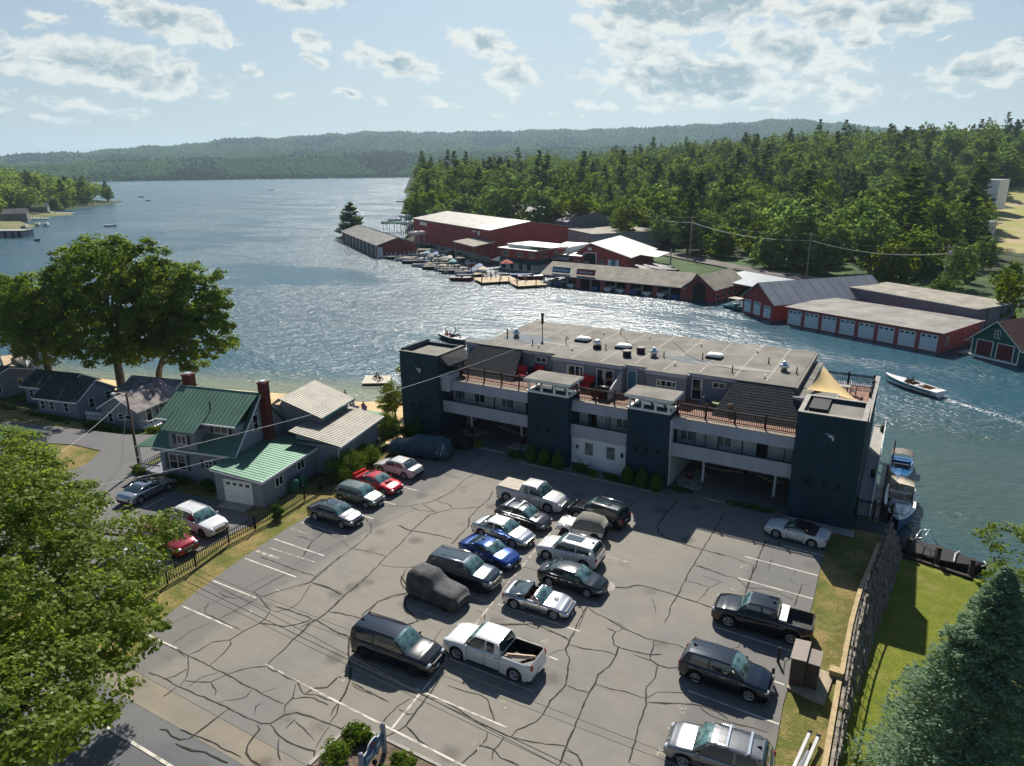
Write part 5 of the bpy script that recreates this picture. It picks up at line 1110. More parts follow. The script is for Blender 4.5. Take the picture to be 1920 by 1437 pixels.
# porch roof on the left
b = MB(); ribbed(b, (-11.0, .1, 2.7), (-8.86, .1, 3.0), (-8.86, 3.2, 4.1), (-11.0, 3.2, 2.9)); hb('porch_roof', b, [M_TEAL, M_TEALR])
b = MB(); 
for y in (.3, 3.0): b.box(-10.9, -10.78, y, y+.12, 0, 2.6)
hb('porch_posts', b, M_WHITE)
b = MB(); b.box(-10.9, -8.6, .2, 3.4, .1, .3)
for i in range(14): b.box(-10.9, -10.86, .3+i*.21, .34+i*.21, .3, 1.0)
b.box(-10.92, -10.84, .2, 3.3, 1.0, 1.07); b.box(-10.9, -8.6, .2, .26, .95, 1.05); hb('porch_deck', b, M_WALLG)
# garage wing
GA = thing('garage_wing', 'low grey garage with ribbed green metal roof and white door', 'garage', (-48.9, 34.45, 0), R(10.5))
b = MB(); b.hexa([(0, 0, -.5), (4.75, 0, -.5), (4.75, 8.1, -.5), (0, 8.1, -.5)], [(0, 0, 2.85), (4.75, 0, 2.45), (4.75, 8.1, 2.45), (0, 8.1, 2.85)]); b.build('wall', M_HGREY, parent=GA)
b = MB(); ribbed(b, (5.05, -.3, 2.5), (5.05, 8.3, 2.5), (-.15, 8.3, 3.0), (-.15, -.3, 3.0), step=.36); b.build('roof', [M_TEAL, M_TEALR], parent=GA)
b = MB(); b.box(5.06, 5.12, -.32, 8.3, 2.28, 2.5); b.hexa([(-.15, -.36, 2.8), (5.06, -.36, 2.3), (5.06, -.3, 2.3), (-.15, -.3, 2.8)], [(-.15, -.36, 2.98), (5.06, -.36, 2.48), (5.06, -.3, 2.48), (-.15, -.3, 2.98)]); b.box(4.76, 4.84, 7.9, 8.0, 0, 2.3); b.build('fascia', M_WHITE, parent=GA)
def garage_door(root, face, c, z, w, h, at_=0, rows=4, win_=4, m=M_WHITE, glz=M_GLASS, frame=M_WHITE, nf=True):
    b = MB(); n = rows; y = at_
    for i in range(n):
        z0 = z+h*i/n; b.box(c-w/2, c+w/2, y-.03, y-.004, z0+.01, z0+h/n-.012)
    d = b.build('garage_door', m, parent=root); g = MB()
    if win_:
        for i in range(win_): xx = c-w/2+w*(i+.5)/win_; g.box(xx-w/win_*.3, xx+w/win_*.3, y-.036, y-.031, z+h*(1-.75/n), z+h*(1-.25/n))
        g.build('door_pane', glz, parent=d)
    if frame:
        f = MB(); f.box(c-w/2-.14, c-w/2-.005, y-.06, y-.004, z, z+h+.1); f.box(c+w/2+.005, c+w/2+.14, y-.06, y-.004, z, z+h+.1); f.box(c-w/2, c+w/2, y-.06, y-.004, z+h, z+h+.12); f.build('door_frame', frame, parent=root)
garage_door(GA, 'f', 2.35, .05, 2.6, 1.95)
b = MB(); b.box(.9, 3.8, -1.1, -.01, -.1, .06); b.build('ramp', M_CONC, parent=GA)
win(GA, 'r', 2.2, 1.0, 1.1, .9, at_=4.75); win(GA, 'r', 5.3, 1.2, 1.1, .9, at_=4.75)
for y in (3.4, 4.5):
    b = MB(); b.lathe([(.4, 0), (.42, .1), (.42, .95), (.3, 1.15), (.1, 1.22)], (0, 0, 0), 14)
    p = GA.matrix_basis @ Vector((0, 0, 0)); c_, s_ = math.cos(R(10.5)), math.sin(R(10.5)); X, Y = 5.3, y
    tag(b.build('oil_tank', mat('green_tank', (.03, .13, .09), .45, var=.08), loc=(-48.9+X*c_-Y*s_, 34.45+X*s_+Y*c_, 0)), 'green round tank beside the garage wall, %s of the pair' % ('nearer' if y < 4 else 'farther'), 'tank', 'green tanks by the garage')
# two tan roofed cottages behind
an, Wn, _ = gable_house('tan_roof_cottage', 'grey cottage with single tan metal roof, lower of the two tan roofs behind the garage', 'house', (-47.4, 42.3), (-43.0, 42.6), 8.2, 3.1, 3.9, 'flat', M_HGREY, M_TANR, ribs=M_TANRIB, ov=.3, base=-2)
an.rotation_euler.z = R(12.5); 
for c in list(an.children):
    if c.name.startswith(('roof', 'fascia', 'wall')): bpy.data.objects.remove(c)
b = MB(); b.box(0, 4.4, 0, 7.4, -2, 2.85); b.build('wall', M_HGREY, parent=an)
b = MB(); ribbed(b, (4.9, -.5, 3.05), (4.9, 7.9, 3.05), (-.4, 7.9, 4.0), (-.4, -.5, 4.0), step=.30, th=.07); b.build('roof', [M_TANR, M_TANRIB], parent=an)
b = MB(); b.box(4.9, 4.96, -.55, 7.9, 2.85, 3.05); b.box(4.35, 4.43, -.06, 0, 0, 2.9); b.build('fascia', M_WHITE, parent=an)
b = MB(); b.box(4.25, 4.41, 0, 7.5, 2.6, 3.02); b.hexa([(0, .0, 3.1), (4.3, .0, 2.9), (4.3, 7.4, 2.9), (0, 7.4, 3.1)], [(0, .0, 3.8), (4.3, .0, 3.0), (4.3, 7.4, 3.0), (0, 7.4, 3.8)]); b.build('upper_wall', M_HGREY, parent=an)
up = thing('tan_roof_cottage', 'taller grey cottage with tan metal gable roof behind the brick chimney', 'house', (-51.9, 43.6, 0), R(12.5), None)
b = MB(); b.box(.3, 5.1, .4, 5.6, -3, 4.55); b.hexa([(.3, .4, 4.55), (5.1, .4, 4.55), (1.2, .4, 5.9)], [(.3, .5, 4.55), (5.1, .5, 4.55), (1.2, .5, 5.9)]); b.hexa([(.3, 5.5, 4.55), (5.1, 5.5, 4.55), (1.2, 5.5, 5.9)], [(.3, 5.6, 4.55), (5.1, 5.6, 4.55), (1.2, 5.6, 5.9)]); b.build('wall', M_HGREY, parent=up)
b = MB(); ribbed(b, (5.6, -.1, 4.5), (5.6, 6.1, 4.5), (1.1, 6.1, 6.05), (1.1, -.1, 6.05), step=.30, th=.07); ribbed(b, (0, 6.1, 5.2), (0, -.1, 5.2), (1.1, -.1, 6.05), (1.1, 6.1, 6.05), step=.30, th=.07); b.build('roof', [M_TANR, M_TANRIB], parent=up)
b = MB(); b.box(5.6, 5.66, -.1, 6.1, 4.3, 4.5); b.build('fascia', mat('teal_gutter', (.05, .20, .17), .5), parent=up); win(up, 'r', 3.6, 4.0, .9, .3, at_=5.1)
# cottages along the drive
gc = 'small cottages along the drive'
c1, w1, _ = gable_house('small_cottage', 'small grey cottage with dappled weathered roof and white porch rail, nearest the green roofed house', 'cottage', (-77.9, 41.9), (-73.1, 43.1), 6.2, 1.7+.6, 3.7, 'y', M_HGREY, M_PATR, z=-1.0, group=gc)
win(c1, 'f', 1.1, .55, .75, 1.2, mull=0, bars=1); win(c1, 'f', 2.6, 1.0, .75, .75, mull=0, bars=1); win(c1, 'f', 3.6, 1.05, .75, .6, mull=0)
win(c1, 'r', 3.6, .9, 1.0, 1.1, W_=w1, mull=0, bars=1, shut=True); win(c1, 'r', 1.6, .1, .9, 1.9, W_=w1, mull=0, name='door')
b = MB(); b.box(w1, w1+1.2, .3, 4.0, .0, .15)
for i in range(9): b.box(w1+1.15, w1+1.2, .3+i*.45, .36+i*.45, .15, .95)
b.box(w1+1.12, w1+1.22, .3, 4.0, .95, 1.02); b.box(w1, w1+1.2, .3, .36, .95, 1.02); b.build('porch_rail', M_WHITE, parent=c1)
c2, w2_, _ = gable_house('small_cottage', 'small grey cottage with dark green roof and three front windows, behind the white picket gate', 'cottage', (-88.2, 40.3), (-82.2, 41.6), 5.4, 2.4, 4.1, 'x', M_HGREY, M_DGREEN, z=-1.0, group=gc)
for u in (.8, 2.2, 4.4): win(c2, 'f', u, .85, .7, 1.15, mull=0, bars=1)
win(c2, 'r', 1.9, .9, .8, 1.3, W_=w2_, mull=0, bars=1); win(c2, 'r', 4.3, 1.3, .8, 1.0, W_=w2_, mull=0, bars=1)
c3, w3_, _ = gable_house('small_cottage', 'dark roofed grey cottage standing behind the one with three front windows', 'cottage', (-94.9, 42.2), (-88.4, 43.6), 4.6, 2.3, 3.6, 'x', M_HGREY, M_DGREEN, z=-1.0, group=gc)
win(c3, 'f', 1.1, .8, .8, 1.0, mull=0, bars=1); win(c3, 'f', 3.6, .8, .8, 1.0, mull=0)
c4, w4_, _ = gable_house('small_cottage', 'grey gable end cottage at the left edge with two white framed windows', 'cottage', (-104.5, 35.4), (-99.6, 36.5), 8.5, 2.3, 3.7, 'x', M_HGREY, M_DGREEN, z=-1.0, group=gc)
c4.location = (-103.6, 37.6, -1)
win(c4, 'r', 2.6, .8, .8, 1.2, W_=w4_, mull=0, bars=1); win(c4, 'r', 5.6, .8, .8, 1.2, W_=w4_, mull=0, bars=1)
c5, w5_, _ = gable_house('small_cottage', 'tan walled cottage behind the big tree by the shore', 'cottage', (-84.0, 48.2), (-77.0, 49.8), 4.2, 2.3, 3.4, 'x', mat('tan_siding', (.27, .24, .20), .8), M_PATR, z=-1.6, group=gc)
win(c5, 'r', 2, .8, .8, 1.0, W_=w5_, mull=0)
c6, w6_, _ = gable_house('blue_shed', 'pale blue grey building with low green roof behind the big foreground tree', 'house', (-80.5, 25.5), (-70.8, 27.6), 5.5, 2.4, 3.6, 'x', mat('pale_blue_siding', (.26, .32, .38), .8), M_TEAL, z=0, ribs=M_TEALR)
b = MB(); b.box(9.8, 12.2, 1.0, 3.2, 0, .2)
for i in range(8): b.box(9.9+i*.3, 9.95+i*.3, 1.0, 1.05, .2, 1.1)
b.box(9.8, 12.2, .98, 1.07, 1.1, 1.17); b.build('deck_rail', M_WHITE, parent=c6)
fg = thing('picket_gate', 'short white picket fence between two grey cottages', 'fence', (-81.6, 42.0, -1.0), R(14)); b = MB()
for i in range(12): b.box(.05+i*.3, .2+i*.3, -.02, .02, .05, 1.15)
b.build('pickets', M_WHITE, parent=fg); b = MB(); b.box(0, 3.6, .021, .06, .3, .4); b.box(0, 3.6, .021, .06, .85, .95); b.build('fence_rail', M_WHITE, parent=fg)
# far cottages on the left shore
for i, (px, py, w_, d_, h_, rm, lb) in enumerate(((18, 415, 16, 10, 3.5, M_WHITE, 'low grey roofed house among trees on the far left shore'), (75, 400, 12, 9, 3.4, M_WHITE, 'small pale lakeside house on the far left shore with open lawn'), (100, 392, 10, 8, 3.2, M_WHITE, 'farthest of the pale houses on the left shore'))):
    p = at(px, py, -1.5); gable_house('shore_house', lb, 'house', (p.x-18, p.y+2), (p.x-18+w_*.6, p.y+2+w_*.75), d_*.8, h_, h_+2.6, 'x', mat('grey_house', (.22, .22, .22), .8), mat('pale_shingle', (.16, .15, .15), .8, var=.2, scale=.4), z=-1.5, group='houses on the left shore', trim=None)
p = at(-6, 446, -3); bh, wbh, _ = gable_house('boat_house', 'open pale boathouse standing in the water at the left edge', 'boathouse', (p.x-3, p.y-2), (p.x+11, p.y+6), 8, 3.0, 3.1, 'flat', M_WALLG, M_CONC, z=-3, base=-2, trim=None)
for u in (4, 8, 11.5, 14.5):
    b = MB(); b.box(u-.5, u+.5, -.35, -.02, -1, 2.9); b.build('pier_post', M_BLACK, parent=bh)
# ---------------------------------------------------------------- marina across the channel
M_REDW = mat('red_siding', (.31, .062, .058), .8, var=.12, scale=.4, streak=.3)
M_REDT = mat('pinkish_red_trim', (.34, .09, .09), .8, var=.1, scale=.6, streak=.3)
M_GROOF = mat('grey_roll_roof', (.25, .24, .22), .8, var=.2, scale=.25, detail=8, streak=.35)
M_LROOF = mat('light_metal_roof', (.34, .35, .36), .35, .35, var=.06, scale=.3)
M_WROOF = mat('white_roof', (.58, .57, .54), .5, .1, var=.05, scale=.3)
M_RROOF = mat('ribbed_grey_roof', (.25, .24, .22), .6, .15, var=.18, scale=.35)
M_MOSS = mat('mossy_shingle', (.29, .265, .215), .85, var=.18, scale=.5, detail=8)
M_STEEL = mat('blue_steel_siding', (.16, .17, .215), .7, .1, var=.05, scale=.4)
M_STEEL2 = mat('light_steel_siding', (.36, .39, .42), .7, .1, var=.05, scale=.4)
M_GDOOR = mat('pale_blue_door', (.60, .68, .72), .6, var=.04, scale=1)
M_WOODD = mat('dock_wood', (.46, .35, .22), .8, var=.2, scale=1.2)
M_PILE = mat('dark_piling', (.05, .042, .035), .9, var=.2, scale=2)
M_GWALL = mat('green_clapboard', (.025, .105, .085), .7, var=.06, scale=1)
M_MAROON = mat('maroon_door', (.13, .022, .024), .6, var=.05, scale=1)
M_BRSH = mat('brown_shingle', (.17, .085, .065), .85, var=.15, scale=1)
def A3(px, py, z): p = at(px, py, z); return (p.x, p.y)
def rib_over(root, x0, x1, y0, y1, z0, z1, m, step): pass
# long narrow red boathouse with open slips, by the island tree
g0 = 'red marina boathouses'
r1, W1, _ = gable_house('red_boathouse', 'long red boathouse with grey roof and white framed slips beside the island pine', 'boathouse', A3(709, 483, -3), A3(780, 478, -3), 62, 4.2, 6.4, 'y', M_REDW, M_RROOF, z=-3, group=g0, ribs=M_GROOF, ribstep=1.2, ov=.6, trim=M_CONC)
r1.rotation_euler.z = math.atan2(A3(780, 478, -3)[1]-A3(709, 483, -3)[1], A3(780, 478, -3)[0]-A3(709, 483, -3)[0])+R(-5)
for i in range(9):
    b = MB(); y = 3+i*6.4; b.box(-.12, -.01, y-.35, y+.35, -.5, 4.1); b.build('slip_post', M_WHITE, parent=r1)
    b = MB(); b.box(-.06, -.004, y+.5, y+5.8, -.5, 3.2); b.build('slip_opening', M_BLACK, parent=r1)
b = MB(); b.box(-.5, W1+.5, -.3, -.02, -1, .5)
for i in range(10): b.bar((i*W1/9, -.4, -2), (i*W1/9, -.4, 1.6), .14, 6)
b.build('fender_piles', M_WHITE, parent=r1); b = MB(); b.box(-.15, .2, -.15, -.01, 0, 3.9); b.box(.25, 1.7, -.08, -.005, 0, 3.4); b.build('side_door', M_WHITE, parent=r1)
# huge red storage barn
p0, p1, p2 = A3(818, 466, -3), A3(920, 492, -3), A3(1036, 449, -1)
d_ = Vector(p1)-Vector(p0)
r2, W2, _ = gable_house('storage_barn', 'huge red boat storage barn with low grey metal roof, partly white', 'barn', (p0[0]-18, p0[1]+10), p1, 30, 10.0, 12.2, 'x', M_REDW, M_RROOF, z=-3, ov=.4, trim=M_CONC, rt=.25)
b = MB(); 
hw_ = 11.9; sl = 2.2/15
b.slab([(W2-11, -.3, 10.28), (W2+.38, -.3, 10.28), (W2+.38, 15, 10.29+15*sl), (W2-13, 15, 10.29+15*sl)], .02); b.build('white_roof_panel', M_WROOF, parent=r2)
b = MB(); b.box(0, W2, -.25, -.01, -1.5, 1.6); b.build('concrete_base', M_CONC, parent=r2)
b = MB(); b.box(7, 14, -.1, -.01, 8, 9.3); b.box(W2-9, W2-7.6, -.1, -.01, 8, 9.4); b.box(W2-13, W2-10.5, -.1, -.01, 8.8, 9.3); b.build('wall_sign', M_WHITE, parent=r2)
for i in range(2):
    b = MB(); b.box(W2+.01, W2+.1, 5+i*12, 10+i*12, 0, 5); b.build('barn_door', M_REDT, parent=r2)
b = MB(); b.slab([(W2-12, -8, 6.2), (W2+4, -8, 5.9), (W2+4, -.3, 6.9), (W2-12, -.3, 7.1)], .3)
for xx in (W2-11, W2+3): b.bar((xx, -7.5, -1), (xx, -7.5, 5.9), .18, 6)
b.build('canopy', M_MOSS, parent=r2)
# long dark building and low grey shed behind
p0, p1 = A3(960, 424, -1), A3(1060, 440, -1)
r3, W3, _ = gable_house('long_shed', 'long blue grey steel shed with dark roof running behind the red barn', 'shed', (p0[0]-20, p0[1]+12), A3(1063, 448, -1), 24, 7.5, 11, 'x', M_STEEL, mat('dark_grey_roof', (.13, .12, .14), .6), z=-2, ov=.3, trim=None)
r4, W4, _ = gable_house('low_shed', 'low pale grey shed with flat light roof beside the utility pole', 'shed', A3(1062, 450, -1), A3(1112, 462, -1), 28, 5.2, 5.4, 'flat', M_STEEL2, M_MOSS, z=-2, ov=.5, trim=None)
# small houses behind the barn
for i, (px, py, w_, lb) in enumerate(((845, 402, 16, 'pale house tucked in the trees behind the red barn'), (890, 402, 15, 'small white roofed cottage right of the pale house behind the barn'))):
    p = A3(px, py, -1); gable_house('cottage', lb, 'house', p, (p[0]+w_*.87, p[1]-w_*.5), 10, 4, 7.5, 'x', mat('cream_siding', (.5, .47, .40), .8), M_LROOF, z=-1, group='cottages behind the barn', trim=None)
# marina office with white flat roofs
p0, p1 = A3(938, 503, -3), A3(1003, 512, -3)
r5, W5, _ = gable_house('marina_office', 'two storey red marina office with white flat roof and dark awning on the dock', 'shop', p0, p1, 13, 6.2, 6.3, 'flat', M_REDW, M_WROOF, z=-3, ov=.6, trim=M_WHITE, group=None)
b = MB(); b.box(0, W5, -.2, -.01, 0, 2.5); b.box(W5+.01, W5+.2, 0, 13, 0, 2.5); b.build('lower_wall', M_WPANEL, parent=r5)
b = MB(); b.hexa([(-2.2, -2.2, 2.5), (W5+2.2, -2.2, 2.5), (W5+2.2, 13, 2.5), (-2.2, 13, 2.5)], [(-.2, -.25, 3.6), (W5+.2, -.25, 3.6), (W5+.2, 13, 3.6), (-.2, 13, 3.6)]); b.build('awning', mat('dark_teal_awning', (.03, .06, .07), .8), parent=r5)
for u in (2.6, 8.5, 13.5):
    if u < W5: win(r5, 'f', u, 4.1, 2.0, 1.4, glass=M_GLASS)
win(r5, 'r', 4, 4.1, 1.8, 1.4, W_=W5); win(r5, 'r', 9, 4.1, 1.8, 1.4, W_=W5)
for u in (1.8, 5.5, 9.2, 12.6):
    if u < W5: win(r5, 'f', u, .3, 1.8, 1.9, at_=-.2, glass=M_GLASS, mull=0)
b = MB(); b.box(1.5, W5-4, 2, 9, 6.45, 7.2); b.build('roof_box', M_WHITE, parent=r5)
b = MB(); b.box(1.2, W5+5, 1.6, 12, 7.22, 7.4); b.build('upper_roof', M_WROOF, parent=r5)
# white roofed wing and the gable shop
r6, W6, _ = gable_house('shop_wing', 'low red wing with bright white sloping roof left of the gable shop', 'shop', A3(1012, 497, -2), A3(1088, 503, -2), 17, 3.4, 5.2, 'flat', M_REDW, M_WROOF, z=-2, ov=.6, trim=M_CONC)
b = MB(); b.box(W6*.62, W6*.62+.5, -.6, 17, 3.9, 5.6); b.build('parapet', M_STEEL2, parent=r6)
b = MB(); b.slab([(3, -3, 2.6), (W6-3, -3, 2.6), (W6-3, -.1, 3.1), (3, -.1, 3.1)], .15); b.build('porch_roof', M_STEEL2, parent=r6)
for u in (6, 9.5, 13, 16): win(r6, 'f', u, .7, 1.6, 1.4, mull=1)
pA, pB = A3(1082, 500, -2), A3(1178, 506, -2)
r7, W7, _ = gable_house('gable_shop', 'red gable fronted shop with big white roof and open doorway', 'shop', pA, pB, 24, 3.4, 7.0, 'y', M_REDW, M_WROOF, z=-2, ov=.6, trim=M_CONC)
for c in list(r7.children):
    if c.name.startswith(('roof', 'wall', 'fascia')): bpy.data.objects.remove(c)
ax = W7*.27
b = MB(); b.prism([(0, 0), (W7, 0), (W7, 24), (0, 24)], -1, 3.4)
for y_ in (0, 23.8): b.hexa([(0, y_, 3.4), (W7, y_, 3.4), (ax, y_, 6.9), (0, y_, 4.4)], [(0, y_+.2, 3.4), (W7, y_+.2, 3.4), (ax, y_+.2, 6.9), (0, y_+.2, 4.4)])
b.box(0, .2, .21, 23.79, 3.4, 4.3); b.build('wall', M_REDW, parent=r7)
b = MB(); b.slab([(-.6, -.6, 4.3), (ax, -.6, 7.2), (ax, 25, 7.2), (-.6, 25, 4.3)], .2); b.slab([(ax, -.6, 7.2), (W7+1, -.6, 3.5), (W7+1, 25, 3.5), (ax, 25, 7.2)], .2); b.slab([(W7+.9, 8, 3.5), (W7+6, 8, 3.0), (W7+6, 21, 3.0), (W7+.9, 21, 3.5)], .2); b.build('roof', M_WROOF, parent=r7)
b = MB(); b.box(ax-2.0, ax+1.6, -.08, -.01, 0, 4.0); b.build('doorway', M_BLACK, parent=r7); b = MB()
for xx in (ax-2.25, ax+1.6): b.box(xx, xx+.25, -.14, -.01, 0, 4.2)
b.box(ax-2.25, ax+1.85, -.14, -.01, 4.2, 4.4); b.box(ax-1.0, ax+.2, -.12, -.01, 5.0, 5.8); b.build('door_frame', M_WHITE, parent=r7)
b = MB(); b.box(ax+1.8, ax+3.4, -.12, -.01, 4.7, 5.3); b.build('sign_board', M_REDT, parent=r7)
for u in (2.0, W7*.48): win(r7, 'f', u, 1.0, 1.7, 1.3)
for u in (W7*.66, W7*.72, W7*.78):
    b = MB(); b.box(u-.7, u+.7, -.5, -.2, 0, 2.6); b.build('display_sail', (M_GDOOR, M_WHITE, mat('teal_cloth', (.03, .3, .3), .7))[int(u) % 3], parent=r7)
# long covered slips
p0, p1 = Vector(A3(1019, 533, -3)), Vector(A3(1281, 561, -3))
lb_, LB, _ = gable_house('covered_slips', 'long low boat slip building with mossy shingle roof and red piers over the water', 'boathouse', p0, p1, 11, 2.9, 5.3, 'x', M_REDW, M_MOSS, z=-3, ov=.7, trim=M_CONC, group=g0)
for c in list(lb_.children):
    if c.name.startswith('wall'): bpy.data.objects.remove(c)
b = MB(); b.box(0, LB, 10.7, 11, -1, 2.9); b.hexa([(0, 0, 2.9), (0, 11, 2.9), (0, 5.5, 5.3)], [(.2, 0, 2.9), (.2, 11, 2.9), (.2, 5.5, 5.3)]); b.build('wall', M_REDW, parent=lb_)
npier = 12
for i in range(npier):
    u = (i+.02)*LB/(npier-1)
    b = MB()
    if i in (3, 5, 7, 9, 11): b.box(u-.8, u+.5, -.1, .4, -1, 2.9); b.build('red_pier', M_REDT, parent=lb_)
    else: b.box(u-.15, u+.15, -.05, .25, -1, 2.9); b.build('pier_post', M_CONC, parent=lb_)
b = MB(); b.box(0, LB, 0, .3, 2.5, 2.9); b.build('beam', M_MOSS, parent=lb_)
b = MB(); b.box(0.3, LB-.3, 6, 10.6, -.8, .35); b.build('inner_dock', M_PILE, parent=lb_)
# gable end of the slips
p2, p3 = Vector(A3(1281, 561, -3)), Vector(A3(1305, 562, -3))
ge, LG, _ = gable_house('slip_gable', 'short red gabled boathouse end with a dark arched opening', 'boathouse', (p1.x+.3, p1.y), (p1.x+7.3, p1.y-1.5), 15, 3.2, 5.8, 'y', M_REDW, M_MOSS, z=-3, ov=.6, trim=M_CONC, group=g0)
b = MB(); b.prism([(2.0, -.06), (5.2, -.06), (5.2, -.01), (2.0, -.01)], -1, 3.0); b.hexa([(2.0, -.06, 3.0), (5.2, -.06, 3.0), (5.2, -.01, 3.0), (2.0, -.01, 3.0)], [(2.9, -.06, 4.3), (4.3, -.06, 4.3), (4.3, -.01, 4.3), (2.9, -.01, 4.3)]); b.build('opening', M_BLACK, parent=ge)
for u in (2, 5, 8, 11): win(ge, 'r', u, .5, 1.4, 1.2, W_=LG, mull=0)
# signs on the slip roof
for i, (u, w_, m_, txt, lb) in enumerate(((5.2, 5.4, mat('blue_sign', (.05, .16, .27), .6), 3, 'blue sign board on the mossy roof of the long slips'), (12.6, 5.4, mat('red_sign', (.30, .05, .06), .6), 5, 'red sign board on the mossy roof of the long slips'))):
    b = MB(); b.box(-w_/2, w_/2, -.06, .06, 0, 1.5)
    o = b.build('roof_sign', m_); dd = (p1-p0).normalized(); an_ = math.atan2(dd.y, dd.x); o.location = (p0.x+dd.x*u+.3*-dd.y, p0.y+dd.y*u+.3*dd.x, .35); o.rotation_euler = (R(-18), 0, an_)
    tag(o, lb, 'sign', 'signs on the slip roof')
    rq = random.Random(i); b = MB()
    for q in range(14): x = -2.3+q*.33; b.box(x, x+rq.uniform(.1, .25), -.075, -.065, .45, .45+rq.uniform(.3, .6))
    b.build('lettering', M_GDOOR, parent=o)
# open white roofed dock
wd = thing('open_boat_shed', 'white roofed open boat shed between the slips and the red gable boathouse', 'boathouse', (*A3(1335, 548, -3), -3)); b = MB(); o_ = Vector((*A3(1335, 548, -3), -3))
b.slab([at(1333, 523, .5)-o_, at(1428, 541, .2)-o_, at(1505, 527, .6)-o_, at(1395, 508, 1.2)-o_], .25); b.build('roof', M_LROOF, parent=wd)
for (x, y) in ((.5, -.5), (5, -1), (10, -1.5), (16, -2), (25, 7), (4, 11)): b = MB(); b.bar((x, y, -1), (x, y, 3.5), .16, 6); b.build('post', M_PILE, parent=wd)
b = MB(); b.box(.5, 14, 6, 6.2, -1, 3); b.box(0, .2, 0, 9, .6, 3.3); b.build('back_wall', M_STEEL2, parent=wd)
# red gable boathouse with three doors
pa, pb = Vector(A3(1391, 585, -3)), Vector(A3(1454, 602, -3))
r8, W8, _ = gable_house('red_boathouse', 'red gabled boathouse with three pale doors and grey metal roof', 'boathouse', pa, pb, 28, 3.5, 6.9, 'y', M_REDW, M_LROOF, z=-3, ov=.5, trim=M_CONC, group=g0, ribs=M_GROOF, ribstep=2.4)
r8.rotation_euler.z += R(-4)
for k, u in enumerate((.17, .48, .80)): garage_door(r8, 'f', W8*u, .3, W8*.22, 2.7-(.3 if k == 2 else 0), m=M_GDOOR, frame=None, win_=3)
# eight door boathouse
pa, pb = Vector(A3(1474, 608, -3)), Vector(A3(1760, 663, -3))
r9, W9, _ = gable_house('flat_boathouse', 'long flat roofed red boathouse with eight pale doors facing the channel', 'boathouse', pa, pb, 14.5, 3.3, 3.5, 'flat', M_REDT, M_GROOF, z=-3, ov=.45, trim=M_REDT, group=g0)
for k in range(8): garage_door(r9, 'f', W9*(k+.5)/8-.1, .15, W9/8-.75, 2.75, m=M_GDOOR, frame=None, win_=3)
win(r9, 'r', 2.3, 1.0, .8, 1.5, W_=W9, mull=0, bars=1)
# tall grey flat building
pa, pb = Vector(A3(1590, 585, -3)), Vector(A3(1822, 634, -3))
r10, W10, _ = gable_house('steel_storage', 'tall blue grey flat roofed storage building behind the eight doors', 'storage building', (pa.x, pa.y+0), pb, 11, 5.1, 5.25, 'flat', M_STEEL, M_MOSS, z=-3, ov=.35, trim=M_STEEL2)
b = MB(); b.box(W10+.01, W10+.08, 3, 3.15, 0, 5); b.box(W10+.01, W10+.08, 7, 7.15, 0, 5); b.build('panel_seam', M_BLACK, parent=r10)
# green boathouse
pa, pb = Vector(A3(1818, 665, -3)), Vector(A3(1907, 686, -3))
r11, W11, _ = gable_house('green_boathouse', 'dark green gabled boathouse with two maroon doors and brown roof at the right edge', 'boathouse', pa, pb, 14, 2.9, 6.2, 'y', M_GWALL, M_BRSH, z=-3, ov=.7, trim=M_WHITE)
for u in (.28, .71): garage_door(r11, 'f', W11*u, .45, W11*.32, 2.3, m=M_MAROON, win_=0)
win(r11, 'f', W11*.5, 3.5, .9, 1.3, mull=1, bars=1); b = MB(); b.box(.0, .14, -.08, -.01, 0, 3.1); b.box(W11-.14, W11, -.08, -.01, 0, 3.1); b.box(.1, W11, -.5, -.05, .05, .3); b.build('corner_trim', M_WHITE, parent=r11)
b = MB(); b.box(-1.4, 0, -1, 6, .1, .35); b.build('side_dock', M_CONC, parent=r11)
# white warehouse on the hill, and roofs glimpsed among the trees
for i, (px, py, w_, d_, h_, z_, lb) in enumerate(((1810, 376, 14, 9, 9.5, 9, 'tall white warehouse wall among the trees on the right hill'), (1372, 372, 24, 20, 5, 3.5, 'pale flat roof glimpsed in the middle of the forest'), (1700, 432, 26, 14, 4, 1, 'long pale roof behind the roadside trees'), (1536, 395, 12, 10, 5, 3.5, 'small white house among the trees left of the long pale roof'))):
    p = A3(px, py, z_); gable_house('hill_building', lb, 'building', p, (p[0]+w_*.87, p[1]-w_*.5), d_, h_, h_+.4, 'flat', M_WHITE if i != 2 else M_STEEL2, M_LROOF, z=z_, base=-4, trim=None, group='buildings among the forest')
# ---------------------------------------------------------------- land across the water (view axes only used to lay out the real shore)
sA, cA = math.sin(YAW), math.cos(YAW)
def vw(X, Y): return (X*LD[0]+Y*LD[1], X*DD[0]+Y*DD[1])          # camera heading frame -> world
def wv_(x, y): return (x*LD[0]+y*DD[0], x*LD[1]+y*DD[1])
YS = [(-75, 338), (-50, 300), (-27, 262), (-7, 232), (13, 199), (49, 176), (54, 160), (72, 152), (82, 130), (91, 112), (117, 88), (200, 66), (600, 60)]
def smooth(a, b, x): t = np.clip((x-a)/(b-a), 0, 1); return t*t*(3-2*t)
def land_z(X, Y):
    z = -2.1+(9+27*smooth(-60, 380, X))*smooth(225, 640, Y)+8*smooth(650, 1200, Y)
    ysx = np.interp(X, [p[0] for p in YS], [p[1] for p in YS])
    e = np.minimum(Y-ysx, (X+.137*Y)*1.0+4)
    return np.where(e < 2, np.minimum(z, -2.1-(2-e)*.8), z)
XS = [(230, -300), (345, -275), (358, -258), (397, -262), (455, -312), (507, -305), (535, -341), (640, -356), (700, -372), (730, -420), (760, -520)]
